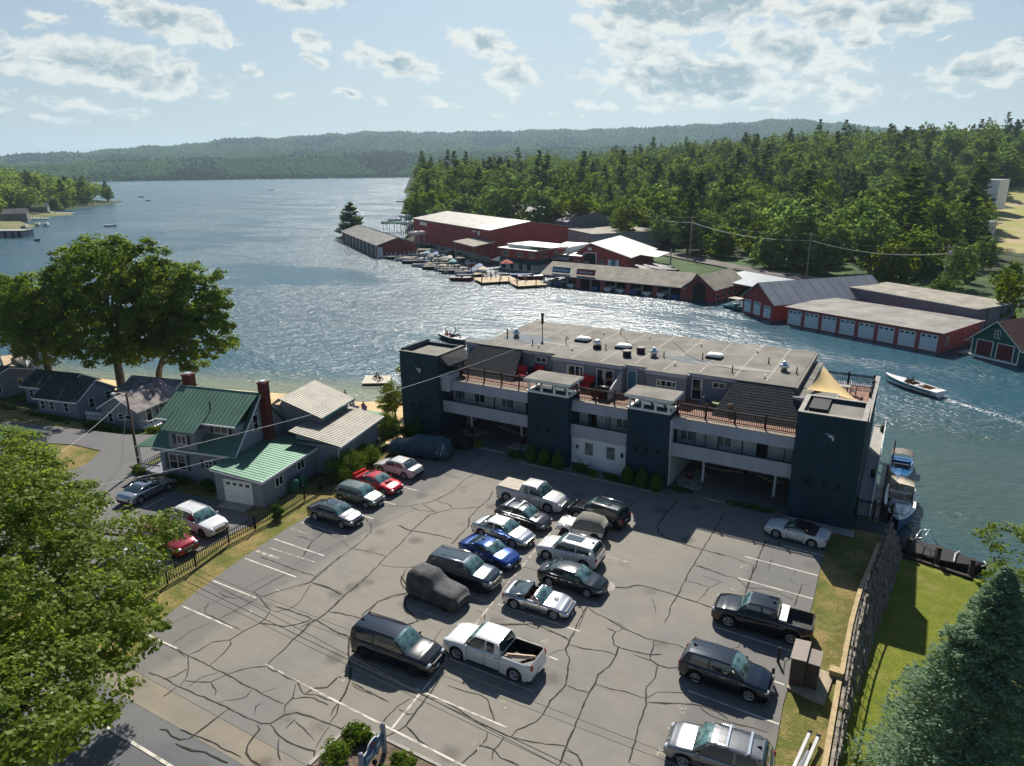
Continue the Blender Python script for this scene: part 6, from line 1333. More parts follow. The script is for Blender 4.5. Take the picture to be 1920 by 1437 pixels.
def left_z(X, Y):
    z = -2.2+16*smooth(20, 160, -260-X)*1.0+smooth(0, 1, 0)
    xs = np.interp(Y, [p[0] for p in XS], [p[1] for p in XS]); e = xs-X
    z = -2.3+15*smooth(8, 130, e)
    return np.where(e < 1, -2.3-(1-e)*.5, z)
def grid_land(name, X, Y, fz, mats, mif=None):
    XX, YY = np.meshgrid(X, Y); Z = np.maximum(fz(XX, YY), -8)
    wx = XX*LD[0]+YY*LD[1]; wy = XX*DD[0]+YY*DD[1]; V = np.stack([wx, wy, Z], -1).reshape(-1, 3)
    nx, ny = len(X), len(Y); i, j = np.meshgrid(np.arange(nx-1), np.arange(ny-1)); a = (j*nx+i).ravel()
    Fq = np.stack([a, a+1, a+nx+1, a+nx], 1)
    mi_ = None
    if mif: c = V[Fq].mean(1); mi_ = mif(c)
    o = np_mesh(name, V, Fq, mats, mi_, smooth=True); o['kind'] = 'structure'; return o
M_FLOOR = mat('forest_floor', (.035, .05, .02), .95, var=.3, scale=.05)
M_GRAVY = mat('gravel_yard', (.26, .24, .21), .95, var=.2, scale=.2)
M_FIELD = mat('mown_field', (.28, .27, .08), .95, var=.1, scale=.06, col2=(.38, .30, .17), f2=.5)
FIELD = [vw(255, 330), vw(420, 330), vw(420, 420), vw(262, 420)]
def mif(c):
    X = c[:, 0]*LD[0]+c[:, 1]*DD[0]; Y = c[:, 0]*LD[1]+c[:, 1]*DD[1]
    m = np.zeros(len(c), np.int32); m[(Y < 238-.25*X) & (X < 44)] = 1; m[(X >= 44) & (X < 300) & (Y < 262-.5*X)] = 3
    m[(X > .665*Y) & (Y > 235) & (Y < 420) & (X > 150)] = 2
    return m
grid_land('marina_land', np.concatenate([np.arange(-140, 200, 5), np.arange(200, 700, 25)]), np.concatenate([np.arange(70, 460, 5), np.arange(460, 1900, 40)]), land_z, [M_FLOOR, M_GRAVY, M_FIELD, mat('green_bank', (.045, .085, .022), .95, var=.3, scale=.15)], mif)
grid_land('left_shore', np.concatenate([np.arange(-900, -450, 25), np.arange(-450, -160, 6)]), np.concatenate([np.arange(230, 800, 8)]), left_z, [M_FLOOR, mat('shore_lawn', (.10, .13, .04), .95, col2=(.17, .16, .07), scale=.05)],
          lambda c: ((np.interp(c[:, 0]*LD[1]+c[:, 1]*DD[1], [p[0] for p in XS], [p[1] for p in XS])-(c[:, 0]*LD[0]+c[:, 1]*DD[0]) < 20) & (c[:, 0]*LD[1]+c[:, 1]*DD[1] < 560)).astype(np.int32))
# shore road behind the marina
rb = MB(); pts = [vw(18, 275), vw(38, 256), vw(52, 241), vw(67, 203), vw(84, 173), vw(104, 150), vw(140, 122), vw(200, 95)]
for (a, c) in zip(pts[:-1], pts[1:]):
    a_, c_ = Vector((*a, -1.75)), Vector((*c, -1.75)); n = (c_-a_).cross(Vector((0, 0, 1))).normalized()*3.4; rb.face([a_-n, c_-n, c_+n, a_+n])
struct('shore_road', rb, mat('shore_asphalt', (.14, .125, .115), .9, var=.1, scale=.2))
# ---------------------------------------------------------------- hills on the horizon
HT = [(-900, 318), (-200, 308), (0, 298), (100, 293), (200, 287), (400, 273), (500, 265), (600, 262), (700, 254), (800, 256), (900, 256), (1000, 252), (1100, 250), (1200, 248), (1300, 243), (1400, 236), (1460, 234), (1520, 238), (1600, 248), (1700, 256), (1900, 262), (2900, 280)]
HN = [(-900, 320), (0, 312), (200, 305), (350, 300), (480, 296), (620, 290), (800, 287), (1000, 282), (1300, 276), (1500, 272), (1900, 278), (2900, 290)]
def hor(px): return 319-px*16/1920
psi = np.radians(np.linspace(-47, 47, 180)); rr = np.concatenate([np.linspace(2080, 2900, 16), np.linspace(3000, 5200, 26), np.linspace(5400, 9000, 8)])
def hill_z(ps, r):
    px = 960+F_PX*np.tan(ps); d1, d2 = 2750.0, 4700.0
    zn = CAM_H+(hor(px)-np.interp(px, [p[0] for p in HN], [p[1] for p in HN]))*d1/F_PX*np.cos(ps)-17
    zt = CAM_H+(hor(px)-np.interp(px, [p[0] for p in HT], [p[1] for p in HT]))*d2/F_PX*np.cos(ps)-24
    bump = 5*np.sin(ps*61+r*.004)+4*np.sin(ps*143+1.3+r*.002)
    z = -4+(zn+4)*smooth(2105, 2700, r)
    z = z+(zt-zn)*smooth(3000, 4600, r)-8*smooth(2750, 3000, r)*(1-smooth(3000, 3500, r))+bump*smooth(2500, 3500, r)*.8
    return z-60*smooth(4800, 7000, r)
PP, RRr = np.meshgrid(psi, rr); Z = hill_z(PP, RRr); X = RRr*np.sin(PP); Y = RRr*np.cos(PP)
V = np.stack([X*LD[0]+Y*LD[1], X*DD[0]+Y*DD[1], Z], -1).reshape(-1, 3); nx = len(psi); i, j = np.meshgrid(np.arange(nx-1), np.arange(len(rr)-1)); a = (j*nx+i).ravel()
o = np_mesh('hills', V, np.stack([a, a+1, a+nx+1, a+nx], 1), [mat('hill_forest_floor', (.028, .05, .02), .95, var=.3, scale=.01)], smooth=True); o['kind'] = 'structure'
# ---------------------------------------------------------------- foliage generators
def unit(n, rg): v = rg.normal(size=(n, 3)); return v/np.linalg.norm(v, axis=1, keepdims=True)
def leaves(P_, nrm, size, rg, aspect=1.5, spread=.8, sv=.35):
    """diamond leaf faces at points P_, facing roughly nrm"""
    n = len(P_); N_ = nrm+unit(n, rg)*spread; N_ /= np.linalg.norm(N_, axis=1, keepdims=True)
    a = np.cross(N_, unit(n, rg)); a /= np.linalg.norm(a, axis=1, keepdims=True)+1e-9; b = np.cross(N_, a)
    s_ = (size*(1+rg.uniform(-sv, sv, n)))[:, None]; L_ = a*s_*.5*aspect; B_ = b*s_*.5
    V = np.stack([P_-L_, P_+B_-L_*.1, P_+L_, P_-B_-L_*.1], 1).reshape(-1, 3)
    return V, np.arange(4*n).reshape(n, 4)
def crown_pts(lobes, nclump, per, rc, rg, shell=.55, flat=.6, drop=.0):
    w = np.array([l[3]*l[4]+l[4]*l[5]+l[3]*l[5] for l in lobes]); w = w/w.sum(); k = rg.choice(len(lobes), nclump, p=w)
    Lb = np.array(lobes)[k]; u = unit(nclump, rg); rad = shell+(1-shell)*rg.random(nclump)**.5
    C_ = Lb[:, :3]+u*rad[:, None]*Lb[:, 3:6]
    m = np.repeat(np.arange(nclump), per); q = unit(len(m), rg)*(rg.random(len(m))**.45)[:, None]
    rcs = rc*rg.uniform(.6, 1.35, nclump)[m][:, None]
    P_ = C_[m]+q*rcs*np.array([1, 1, flat]); nr = q*.5+u[m]*.5+np.array([0, 0, .75]); return C_, P_, nr
def trunk_limbs(root, C_, lobes, base_r, z0, rg, m, nl=26, forks=None, name='trunk', top=None):
    b = MB(); ctr = np.array(lobes)[:, :3].mean(0); H_ = top or ctr[2]
    pts = [(0, 0, z0), (ctr[0]*.1, ctr[1]*.1, H_*.3), (ctr[0]*.35, ctr[1]*.35, H_*.65), (ctr[0]*.8, ctr[1]*.8, H_*1.1)]
    b.tube(pts, [base_r*1.25, base_r, base_r*.75, base_r*.35], 9); b.build(name, m, parent=root)
    lb = MB(); idx = rg.choice(len(C_), min(nl, len(C_)), replace=False)
    for l in lobes:
        s_ = Vector(pts[1]).lerp(Vector(pts[3]), rg.uniform(.1, .7)); e = Vector(l[:3]); md = s_.lerp(e, .5)+Vector((0, 0, -.3))
        lb.tube([s_, md, e], [base_r*.45, base_r*.3, base_r*.13], 6)
    for i in idx:
        e = Vector(C_[i]); l = min(lobes, key=lambda q: (Vector(q[:3])-e).length); s_ = Vector(l[:3]).lerp(Vector(pts[2]), rg.uniform(0, .5))
        md = s_.lerp(e, .55)+Vector((0, 0, -.25)); lb.tube([s_, md, e], [base_r*.24, base_r*.15, base_r*.05], 5)
    lb.build('limbs', m, parent=root)
M_BARK = mat('bark', (.085, .065, .05), .9, var=.3, scale=3, bump=.6, bscale=8)
M_BARKL = mat('light_bark', (.20, .17, .14), .9, var=.25, scale=1.5, bump=.5, bscale=6)
LF_NEAR = leaf_mat('maple_leaves', (.085, .145, .014), (.145, .20, .018), (.21, .25, .05), .5, scale=.4, gloss=.02)
LF_MID = leaf_mat('big_tree_leaves', (.070, .140, .018), (.13, .19, .024), (.19, .24, .045), .46, scale=.16, gloss=.01)
LF_SPR = leaf_mat('blue_spruce_needles', (.13, .23, .16), (.21, .33, .21), (.40, .48, .33), .32, scale=.6)
LF_FAR = leaf_mat('forest_leaves', (.075, .155, .018), (.145, .225, .024), (.20, .27, .04), .5, tint=.45, scale=.09)
LF_PINE = leaf_mat('pine_needles', (.035, .085, .024), (.07, .13, .03), (.10, .165, .045), .28, tint=.4, scale=.09)
LF_SHRUB = leaf_mat('shrub_leaves', (.075, .14, .012), (.13, .19, .02), (.17, .23, .05), .3, scale=1.0)
LF_ARB = leaf_mat('arborvitae', (.035, .085, .012), (.055, .115, .018), (.08, .14, .025), .2, scale=2.0)
LF_HILL = leaf_mat('hill_leaves', (.05, .13, .03), (.085, .18, .035), (.12, .21, .05), .15, scale=.004)
LF_HILLD = leaf_mat('hill_conifers', (.012, .035, .018), (.02, .05, .022), (.04, .07, .03), .1, scale=.006)
def big_tree(name, label, base, lobes, nclump, per, rc, leaf, lm_, seed, r_tr, bark=None, z0=-1.5, flat=.6, shell=.5, nl=30, aspect=1.5, group=None, top=None):
    rg = np.random.default_rng(seed); root = thing(name, label, 'tree', base, 0, group)
    C_, P_, nr = crown_pts(lobes, nclump, per, rc, rg, shell, flat); V, Fq = leaves(P_, nr, leaf, rg, aspect)
    np_mesh('crown', V, Fq, [lm_], parent=root); trunk_limbs(root, C_, lobes, r_tr, z0, rg, bark or M_BARK, nl, top=top); return root
# the foreground tree on the left
big_tree('maple_tree', 'large leafy tree filling the lower left corner over the driveway and road', (-39, 13.5, 0),
 [(0, .5, 9.5, 5.5, 4.5, 3.8), (-7, 3.5, 9.0, 5.5, 4.5, 3.0), (-14, 6, 8.2, 5.5, 4.2, 2.6), (5, 1.8, 7.4, 4.6, 3.6, 2.6), (10.0, -.2, 8.0, 3.6, 2.8, 2.0), (12.5, -3.2, 8.2, 3.4, 2.6, 1.9), (8, -4, 10, 4.5, 3.2, 2.6), (0, -3, 11.5, 5, 3.2, 2.6), (-8, -1, 11.5, 5, 3.5, 2.4), (-3, 5.2, 8.2, 4.0, 2.6, 2.0), (14.5, -5.5, 9.0, 3.0, 2.2, 1.7), (3.0, 6.4, 7.2, 2.8, 2.2, 1.4)],
 1250, 84, .72, .148, LF_NEAR, 5, .42, flat=.42, nl=90)
# big shore trees behind the cottages
gt = 'tall shore trees'
big_tree('shore_tree', 'tallest spreading shore tree with pale limbs behind the cottages', (-93.5, 53.6, -2), [(0, 1, 13, 8, 7, 6), (-5, 2, 16, 6, 5, 4.5), (4.5, 1, 17, 6.5, 5, 4), (-1, -2, 8.5, 7.5, 5, 3.6), (-9, 0, 10, 5, 5, 4.5), (1, 0, 18.3, 4.5, 4, 2.3), (5, 0, 9.0, 5, 4, 4), (8, 1, 13.5, 4.5, 4, 4), (-8, 1, 14, 4, 4, 3.5), (0, -1, 6.0, 6.5, 4.5, 2.2)], 600, 62, 1.0, .30, LF_MID, 6, .5, M_BARKL, z0=-.6, group=gt, top=13)
big_tree('shore_tree', 'right hand shore tree leaning over the water with a bare lower trunk', (-89.8, 56.6, -2), [(4, 1.5, 11.2, 6.0, 5, 4.4), (7.5, 2, 8.8, 4.6, 4, 3.2), (7.0, 2.5, 13.6, 5.2, 4.5, 3.6), (10.6, 2, 11.0, 3.1, 3, 2.8), (0, 1, 7.5, 4, 4, 3), (0, 1, 11.5, 5, 4.5, 4.2), (3, 1, 15, 4, 4, 3), (4, 1, 7, 4, 3.5, 2.6), (-3, 0, 5.5, 3.5, 3.5, 2.4), (12.2, 2, 8.2, 2.6, 2.4, 2.2), (7.0, 1, 4.6, 3.2, 3, 1.7)], 560, 60, .95, .30, LF_MID, 7, .4, M_BARKL, z0=-.6, group=gt, top=7)
big_tree('shore_tree', 'left hand rounded shore tree beside the boat dock', (-106.5, 51, -2), [(0, 0, 9.5, 6.5, 5.5, 4.5), (-5.5, 0, 11, 5, 4.5, 3.8), (3, 0, 12, 5, 4.5, 3.6), (4.5, -2, 7, 4.5, 4, 3), (-3, 0, 6, 5, 4, 2.5)], 430, 58, 1.1, .30, LF_MID, 8, .45, M_BARK, z0=-.6, group=gt, top=8)
big_tree('shore_tree', 'small tree at the far left edge above the cottage roof', (-124, 55, -2), [(0, 0, 9, 5, 4.5, 3.5), (4, 1, 7, 4.0, 4, 3)], 170, 50, 1.25, .32, LF_MID, 9, .4, M_BARK, z0=-.6, group=gt)
# right edge broadleaf trees, half out of frame
big_tree('broadleaf_tree', 'leafy tree reaching in from the right edge over the water', (11.5, 47.5, -2.4), [(0, 0, 7.8, 3.4, 3, 2.2), (-2.6, 2.2, 6.6, 2.8, 2.0, .9), (-3.2, -.6, 5.4, 2.2, 2, 1.2), (0, -2, 5, 4, 3.5, 2.2), (3.5, 2, 8, 3.5, 3, 2.5)], 230, 62, .6, .15, LF_NEAR, 10, .22, z0=0, flat=.5)
big_tree('flowering_tree', 'paler bushy tree standing behind the blue spruce at the right edge', (10.0, 42, -2.2), [(0, 0, 4.5, 2.6, 2.6, 2.4), (1.8, -2.5, 3.8, 3, 3, 2.5), (-.9, 1.4, 2.6, 1.8, 1.8, 1.6)], 210, 60, .5, .13, leaf_mat('pale_leaves', (.09, .14, .03), (.15, .20, .05), (.30, .32, .15), .3, scale=.8), 12, .18, z0=0)
# spruce
def conifer(name, label, base, H_, Rr_, nb, per, size, lm_, seed, z_lo=.4, droop=.25, trunk_r=.2, group=None, aspect=2.2, parts=True, pw=1.0, lean=.2, ret=False):
    rg = np.random.default_rng(seed); n = nb
    h = rg.random(n)**.75; h = 1-h*(1-0.0); h = np.sort(rg.random(n)**1.35); zz = z_lo+(H_-z_lo)*h
    rad = Rr_*(1-h)**pw*rg.uniform(.72, 1.12, n)+.12; ang = rg.uniform(0, 2*math.pi, n); dirs = np.stack([np.cos(ang), np.sin(ang), np.zeros(n)], 1)
    m = np.repeat(np.arange(n), per); t = rg.random(len(m))**.6
    P_ = dirs[m]*(t*rad[m])[:, None]; side = np.stack([-np.sin(ang), np.cos(ang), np.zeros(n)], 1)[m]
    wd = (.10+.16*rad[m]*(1-t*.55)*1.2); P_ = P_+side*(rg.normal(size=len(m))*wd*.8)[:, None]
    P_[:, 2] = zz[m]-droop*rad[m]*t+.16*rad[m]*t**2.5+rg.normal(size=len(m))*.08*(1+rad[m]*.25)
    # needles point outwards along the branch
    d = dirs[m]+side*rg.normal(size=len(m))[:, None]*.7+np.array([0, 0, .25])+unit(len(m), rg)*.35; d /= np.linalg.norm(d, axis=1, keepdims=True)
    up = np.array([0, 0, 1.0])+unit(len(m), rg)*.7; b_ = np.cross(d, up); b_ /= np.linalg.norm(b_, axis=1, keepdims=True)
    s_ = (size*rg.uniform(.7, 1.35, len(m)))[:, None]; L_ = d*s_*.5*aspect; B_ = b_*s_*.5
    V = np.stack([P_-L_, P_+B_, P_+L_, P_-B_], 1).reshape(-1, 3); Fq = np.arange(4*len(m)).reshape(-1, 4)
    if ret: return V, Fq
    root = thing(name, label, 'tree', base, 0, group); np_mesh('crown', V, Fq, [lm_], parent=root)
    b = MB(); b.tube([(0, 0, -.4), (0, 0, H_*.5), (0, 0, H_*.97)], [trunk_r, trunk_r*.6, .03], 8)
    for i in range(0, n, max(1, n//70)): b.tube([(0, 0, zz[i]), tuple(dirs[i]*rad[i]*.45+np.array([0, 0, zz[i]-droop*rad[i]*.35])), tuple(dirs[i]*rad[i]*.85+np.array([0, 0, zz[i]-droop*rad[i]*.8]))], [.05, .03, .012], 4)
    b.build('trunk', M_BARK, parent=root); return root
conifer('blue_spruce', 'large blue green spruce in the lower right corner beside the lawn', (5.0, 31.6, -1.1), 12.2, 4.6, 640, 110, .095, LF_SPR, 21, droop=.28, trunk_r=.24, pw=.86)
# island pine by the long red boathouse
p = at(660, 447, -3); conifer('island_pine', 'lone dark pine at the water tip of the long red boathouse', (p.x, p.y, -2.6), 15, 7.0, 130, 26, .75, LF_PINE, 22, z_lo=2, droop=.05, trunk_r=.35, pw=.7)
b = MB(); b.ball((0, 0, 0), 1, 12, squash=(13, 6, 1.3)); o = b.build('rocky_islet', mat('shore_rock', (.16, .14, .11), .9, var=.3, scale=.6), loc=(p.x+3, p.y+1, -3)); tag(o, 'low rocky islet under the lone dark pine', 'islet')
# ---------------------------------------------------------------- forest trees: a few meshes, one object per tree
def decid_mesh(seed, H_=17, R_=6.5, ncl=170, per=20, leaf=.72):
    rg = np.random.default_rng(seed); nl = rg.integers(9, 13); lobes = []
    for i in range(nl):
        a = rg.uniform(0, 6.28); q = rg.uniform(.15, .62)*R_; z = rg.uniform(.16, .80)*H_; s_ = rg.uniform(.32, .50)*R_; lobes.append((q*math.cos(a), q*math.sin(a), z, s_, s_, s_*.85))
    lobes.append((0, 0, H_*.80, R_*.46, R_*.46, H_*.17)); lobes.append((0, 0, H_*.5, R_*.62, R_*.62, H_*.3))
    C_, P_, nr = crown_pts(lobes, ncl, per, 1.25, rg, .72, .7); V, Fq = leaves(P_, nr, leaf, rg, 1.15, .7); return V, Fq
def pine_mesh(seed, H_=22, R_=5.0, ncl=120, per=20, size=.70):
    return conifer('x', 'x', (0, 0, 0), H_, R_, ncl, per, size, LF_PINE, seed, z_lo=H_*.14, droop=.02, pw=.62, aspect=2.0, ret=True)
def tree_mesh(nm, V, Fq, lm_, H_):
    b = MB(); b.tube([(0, 0, -1), (0, 0, H_*.45), (0, 0, H_*.8)], [.4, .26, .06], 5)
    tv = np.array(b.v); n0 = len(V); V2 = np.concatenate([V, tv]); quads = [f for f in b.f if len(f) == 4]
    Fq2 = np.concatenate([Fq, np.array(quads)+n0]); mi_ = np.concatenate([np.zeros(len(Fq), int), np.ones(len(quads), int)])
    o = np_mesh(nm, V2, Fq2, [lm_, M_BARK], mi_, link=False); return o
PROTO_D = [tree_mesh('broadleaf_tree', *decid_mesh(100+i, H_=h_, R_=r_), LF_FAR, h_) for i, (h_, r_) in enumerate(((16, 7.4), (18, 8.2), (14, 7.0), (20, 8.6), (12, 6.4)))]
PROTO_P = [tree_mesh('pine_tree', *pine_mesh(200+i, H_=h_, R_=r_), LF_PINE, h_) for i, (h_, r_) in enumerate(((22, 6.2), (25, 7.0), (20, 5.6)))]
rg = random.Random(77); NF = 0
def put_tree(kind, x, y, z, s=1.0, label=None, grp=None):
    global NF
    src = rg.choice(PROTO_P if kind == 'p' else PROTO_D); o = src.copy(); sc.collection.objects.link(o); o.name = src.name.split('.')[0]
    o.location = (x, y, z); o.rotation_euler = (0, 0, rg.uniform(0, 6.28)); o.scale = (s*rg.uniform(.9, 1.15), s*rg.uniform(.9, 1.15), s)
    tag(o, label, 'tree', grp); NF += 1; return o
def in_clear(x, y, X, Y):
    if X > .655*Y and X > 150 and 232 < Y < 425: return True     # field at the right
    for (bx, by, r_) in BLD:
        if (x-bx)**2+(y-by)**2 < r_*r_: return True
    return False
BLD = [(*A3(1808, 376, 9), 26), (*A3(1372, 372, 3.5), 16), (*A3(1710, 432, 1), 15), (*A3(1536, 395, 3.5), 9), (r3.location.x+28, r3.location.y-6, 20), (r3.location.x+12, r3.location.y+3, 18)]
placed = []
def far_enough(x, y, d):
    return all((x-a)**2+(y-b_)**2 > d*d for a, b_ in placed)
LBL = {('d', 0): 'rounded green broadleaf tree in the wooded bank behind the marina', ('p', 0): 'dark upright pine in the wooded bank behind the marina',
       ('d', 1): 'rounded green broadleaf tree on the left shore', ('p', 1): 'dark pine on the left shore'}
# explicit trees that stand out in the photo (photo base pixel -> ground)
for px, py, kind, s_, lb in ((802, 421, 'd', .95, 'round bright green tree at the tip of the point left of the red barn'), (930, 418, 'd', .85, 'round green tree directly behind the red barn roof'), (815, 395, 'p', .95, 'tall dark pine behind the round tree on the point'),
                             (850, 398, 'p', 1.0, 'second dark pine of the cluster behind the point'), (872, 395, 'p', 1.1, 'tallest dark pine of the cluster behind the red barn'), (1040, 428, 'p', .95, 'pale green narrow pine above the long blue grey shed'), (1600, 505, 'p', .0, ''), ):
    if not s_: continue
    p = at(px, py, -1.5); put_tree(kind, p.x, p.y, -2, s_, lb); placed.append((p.x, p.y))
for px, py, s_, lb in ((1885, 612, .5, 'yellow green small tree beside the grey storage building'), (1765, 560, .35, 'small roadside bush around the utility pole'), (1575, 558, .3, 'small bush between the boathouse roof and the grey storage building'), (1890, 560, .45, 'small tree by the road at the right edge'), (1700, 600, .0, '')):
    if not s_: continue
    p = at(px, py, -2); put_tree('d', p.x, p.y, -2.2, s_, lb); placed.append((p.x, p.y))
tries = 0
while NF < 248 and tries < 20000:
    tries += 1; Y_ = 150+270*rg.random()**1.1; X_ = rg.uniform(-.14, .78)*Y_; ysx = interp(YS, X_)
    back = interp([(-40, 315), (0, 300), (28, 285), (40, 258), (55, 246), (70, 209), (90, 177), (120, 150), (160, 126), (220, 108)], X_)
    if Y_ < back+4 or Y_ < ysx+8: continue
    x, y = vw(X_, Y_)
    if in_clear(x, y, X_, Y_) or not far_enough(x, y, 8.0): continue
    kind = 'p' if rg.random() < (.06 if Y_ < back+45 else .17) else 'd'
    q_ = 960+F_PX*X_/Y_; sec_ = ['behind the red barn', 'above the gable shop', 'behind the covered slips', 'behind the red gabled boathouse', 'behind the tall steel storage', 'at the right edge'][sum(q_ > v for v in (1000, 1200, 1400, 1560, 1800))]
    row = ('front row of trees', 'second row of trees', 'middle of the wood', 'back of the wood')[min(3, int((Y_-back)/38))]; sz_ = rg.uniform(.8, 1.2)*(.5 if X_ > .6*Y_ and Y_ < 236 else 1); ad = 'smaller ' if sz_ < .93 else 'taller ' if sz_ > 1.04 else ''
    put_tree(kind, x, y, float(land_z(np.array(X_), np.array(Y_)))-.3, sz_, ad+('dark upright pine' if kind == 'p' else 'rounded broadleaf tree')+' in the %s %s' % (row, sec_), 'trees in the wooded bank'); placed.append((x, y))
n0 = NF; tries = 0
while NF < n0+48 and tries < 9000:
    tries += 1; Y_ = rg.uniform(380, 715); xs_ = interp(XS, Y_); X_ = xs_-rg.uniform(4, 75)**1.0 - (18 if Y_ < 520 else 0)
    if X_ < -.76*Y_-15: continue
    x, y = vw(X_, Y_)
    if not far_enough(x, y, 10): continue
    kind = 'p' if rg.random() < .35 else 'd'; put_tree(kind, x, y, float(left_z(np.array(X_), np.array(Y_)))-.3, rg.uniform(.85, 1.15), LBL[kind, 1], 'trees on the left shore'); placed.append((x, y))
# ---------------------------------------------------------------- the unbroken forest beyond: one mass
def crowd(name, pts, hs, rs, mt, seed, faces='lo'):
    rg_ = np.random.default_rng(seed); n = len(pts)
    ring = np.array([(math.cos(a), math.sin(a)) for a in np.arange(5)*2*math.pi/5]); T = [(0, 0, 0.02)]
    for z, r_ in ((.30, .85), (.68, .80)): T += [(c*r_, s_*r_, z) for c, s_ in (ring if z < .5 else ring[:, ::-1])]
    T += [(0, 0, 1)]; T = np.array(T); tri = []
    for i in range(5): j = (i+1) % 5; tri += [(0, 1+j, 1+i, 1+i), (1+i, 1+j, 6+j, 6+i), (6+i, 6+j, 11, 11)]
    tri = np.array(tri)
    V = T[None]*np.stack([rs, rs, hs], -1)[:, None, :]; V = V*(1+rg_.uniform(-.22, .22, V.shape)); a = rg_.uniform(0, 6.28, n); c, s_ = np.cos(a)[:, None], np.sin(a)[:, None]
    V = np.stack([V[..., 0]*c-V[..., 1]*s_, V[..., 0]*s_+V[..., 1]*c, V[..., 2]], -1)+pts[:, None, :]
    q = tri[tri[:, 2] != tri[:, 3]]; t3 = tri[tri[:, 2] == tri[:, 3]][:, :3]; F3 = np.concatenate([t3, q[:, [0, 1, 2]], q[:, [0, 2, 3]]])
    Fa = (F3[None]+np.arange(n)[:, None, None]*12).reshape(-1, 3); o = np_mesh(name, V.reshape(-1, 3), Fa, [mt]); o['kind'] = 'stuff'; return o
rgn = np.random.default_rng(5)
def leafy_crowd(name, protos, pts, hs, rs, per, size, mt, seed, conif=False):
    """many trees as loose leaf clumps: keeps a ragged outline at a few hundred metres"""
    rg_ = np.random.default_rng(seed); n = len(pts); m = np.repeat(np.arange(n), per)
    if conif: h = rg_.random(len(m))**1.2; rad = (1-h)**.8*rg_.random(len(m))**.4; a = rg_.uniform(0, 6.28, len(m)); q = np.stack([np.cos(a)*rad, np.sin(a)*rad, h*.85+.12], 1); nr = np.stack([np.cos(a), np.sin(a), .6+0*a], 1)
    else: u = unit(len(m), rg_); q = u*(.75+.25*rg_.random(len(m)))[:, None]; q[:, 2] = .62+q[:, 2]*.36; nr = u+np.array([0, 0, .7])
    P_ = pts[m]+q*np.stack([rs[m], rs[m], hs[m]], 1)+rg_.normal(size=(len(m), 3))*.35; V, Fq = leaves(P_, nr, size, rg_, 1.3, .6)
    o = np_mesh(name, V, Fq, [mt]); o['kind'] = 'stuff'; return o
N1 = 2700; Yv = 330+720*rgn.random(N1)**1.1; Xv = rgn.uniform(-.125, .80, N1)*Yv; keep = ~((Xv > .655*Yv) & (Xv > 150) & (Yv < 425)) & (Yv > 400-0.0*Xv); Yv, Xv = Yv[keep], Xv[keep]
zz = land_z(Xv, Yv)-.4; P1 = np.stack([Xv*LD[0]+Yv*LD[1], Xv*DD[0]+Yv*DD[1], zz], 1)
ok = np.ones(len(P1), bool)
for bx, by, r_ in BLD: ok &= (P1[:, 0]-bx)**2+(P1[:, 1]-by)**2 > r_*r_
P1 = P1[ok]; con = rgn.random(len(P1)) < .09
def scatter(name, P_, protos, seed, s0, s1):
    me = bpy.data.meshes.new(name); me.from_pydata([tuple(p) for p in P_], [], []); o = bpy.data.objects.new(name, me); sc.collection.objects.link(o); o['kind'] = 'stuff'
    col = bpy.data.collections.new(name+'_kinds'); [col.objects.link(q) for q in protos]
    ng = bpy.data.node_groups.new(name, 'GeometryNodeTree'); ng.interface.new_socket('Geometry', in_out='INPUT', socket_type='NodeSocketGeometry'); ng.interface.new_socket('Geometry', in_out='OUTPUT', socket_type='NodeSocketGeometry')
    N_ = ng.nodes; L_ = ng.links; gi = N_.new('NodeGroupInput'); go = N_.new('NodeGroupOutput'); ip = N_.new('GeometryNodeInstanceOnPoints'); ci = N_.new('GeometryNodeCollectionInfo')
    ci.inputs['Collection'].default_value = col; ci.inputs['Separate Children'].default_value = True; ci.inputs['Reset Children'].default_value = True; ip.inputs['Pick Instance'].default_value = True
    rr_ = N_.new('FunctionNodeRandomValue'); rr_.data_type = 'FLOAT_VECTOR'; rr_.inputs[0].default_value = (0, 0, 0); rr_.inputs[1].default_value = (.06, .06, 6.28)
    rs_ = N_.new('FunctionNodeRandomValue'); rs_.data_type = 'FLOAT_VECTOR'; rs_.inputs[0].default_value = (s0, s0, s0*.9); rs_.inputs[1].default_value = (s1, s1, s1*1.1); rs_.inputs['Seed'].default_value = seed
    L_.new(gi.outputs[0], ip.inputs['Points']); L_.new(ci.outputs[0], ip.inputs['Instance']); L_.new(rr_.outputs[0], ip.inputs['Rotation']); L_.new(rs_.outputs[0], ip.inputs['Scale']); L_.new(ip.outputs[0], go.inputs[0])
    o.modifiers.new('scatter', 'NODES').node_group = ng; return o
scatter('forest', P1[~con], PROTO_D, 1, .75, 1.3); scatter('pine_forest', P1[con], PROTO_P, 2, .85, 1.25)
N2 = 1500; Yv = rgn.uniform(380, 745, N2); Xv = np.interp(Yv, [p[0] for p in XS], [p[1] for p in XS])-22-rgn.random(N2)**1.3*290; zz = left_z(Xv, Yv)-.3
P2 = np.stack([Xv*LD[0]+Yv*LD[1], Xv*DD[0]+Yv*DD[1], zz], 1); leafy_crowd('left_shore_forest', None, P2, rgn.uniform(14, 21, N2), rgn.uniform(5, 7, N2), 80, 1.7, LF_FAR, 33)
N3 = 52000; ps = rgn.uniform(R(-42), R(42), N3); r3 = np.where(rgn.random(N3) < .42, rgn.uniform(2098, 2950, N3), rgn.uniform(2950, 4950, N3)); z3 = hill_z(ps, r3); sel = z3 > -3.2; ps, r3, z3 = ps[sel], r3[sel], z3[sel]
X3, Y3 = r3*np.sin(ps), r3*np.cos(ps); P3 = np.stack([X3*LD[0]+Y3*LD[1], X3*DD[0]+Y3*DD[1], z3-1], 1)
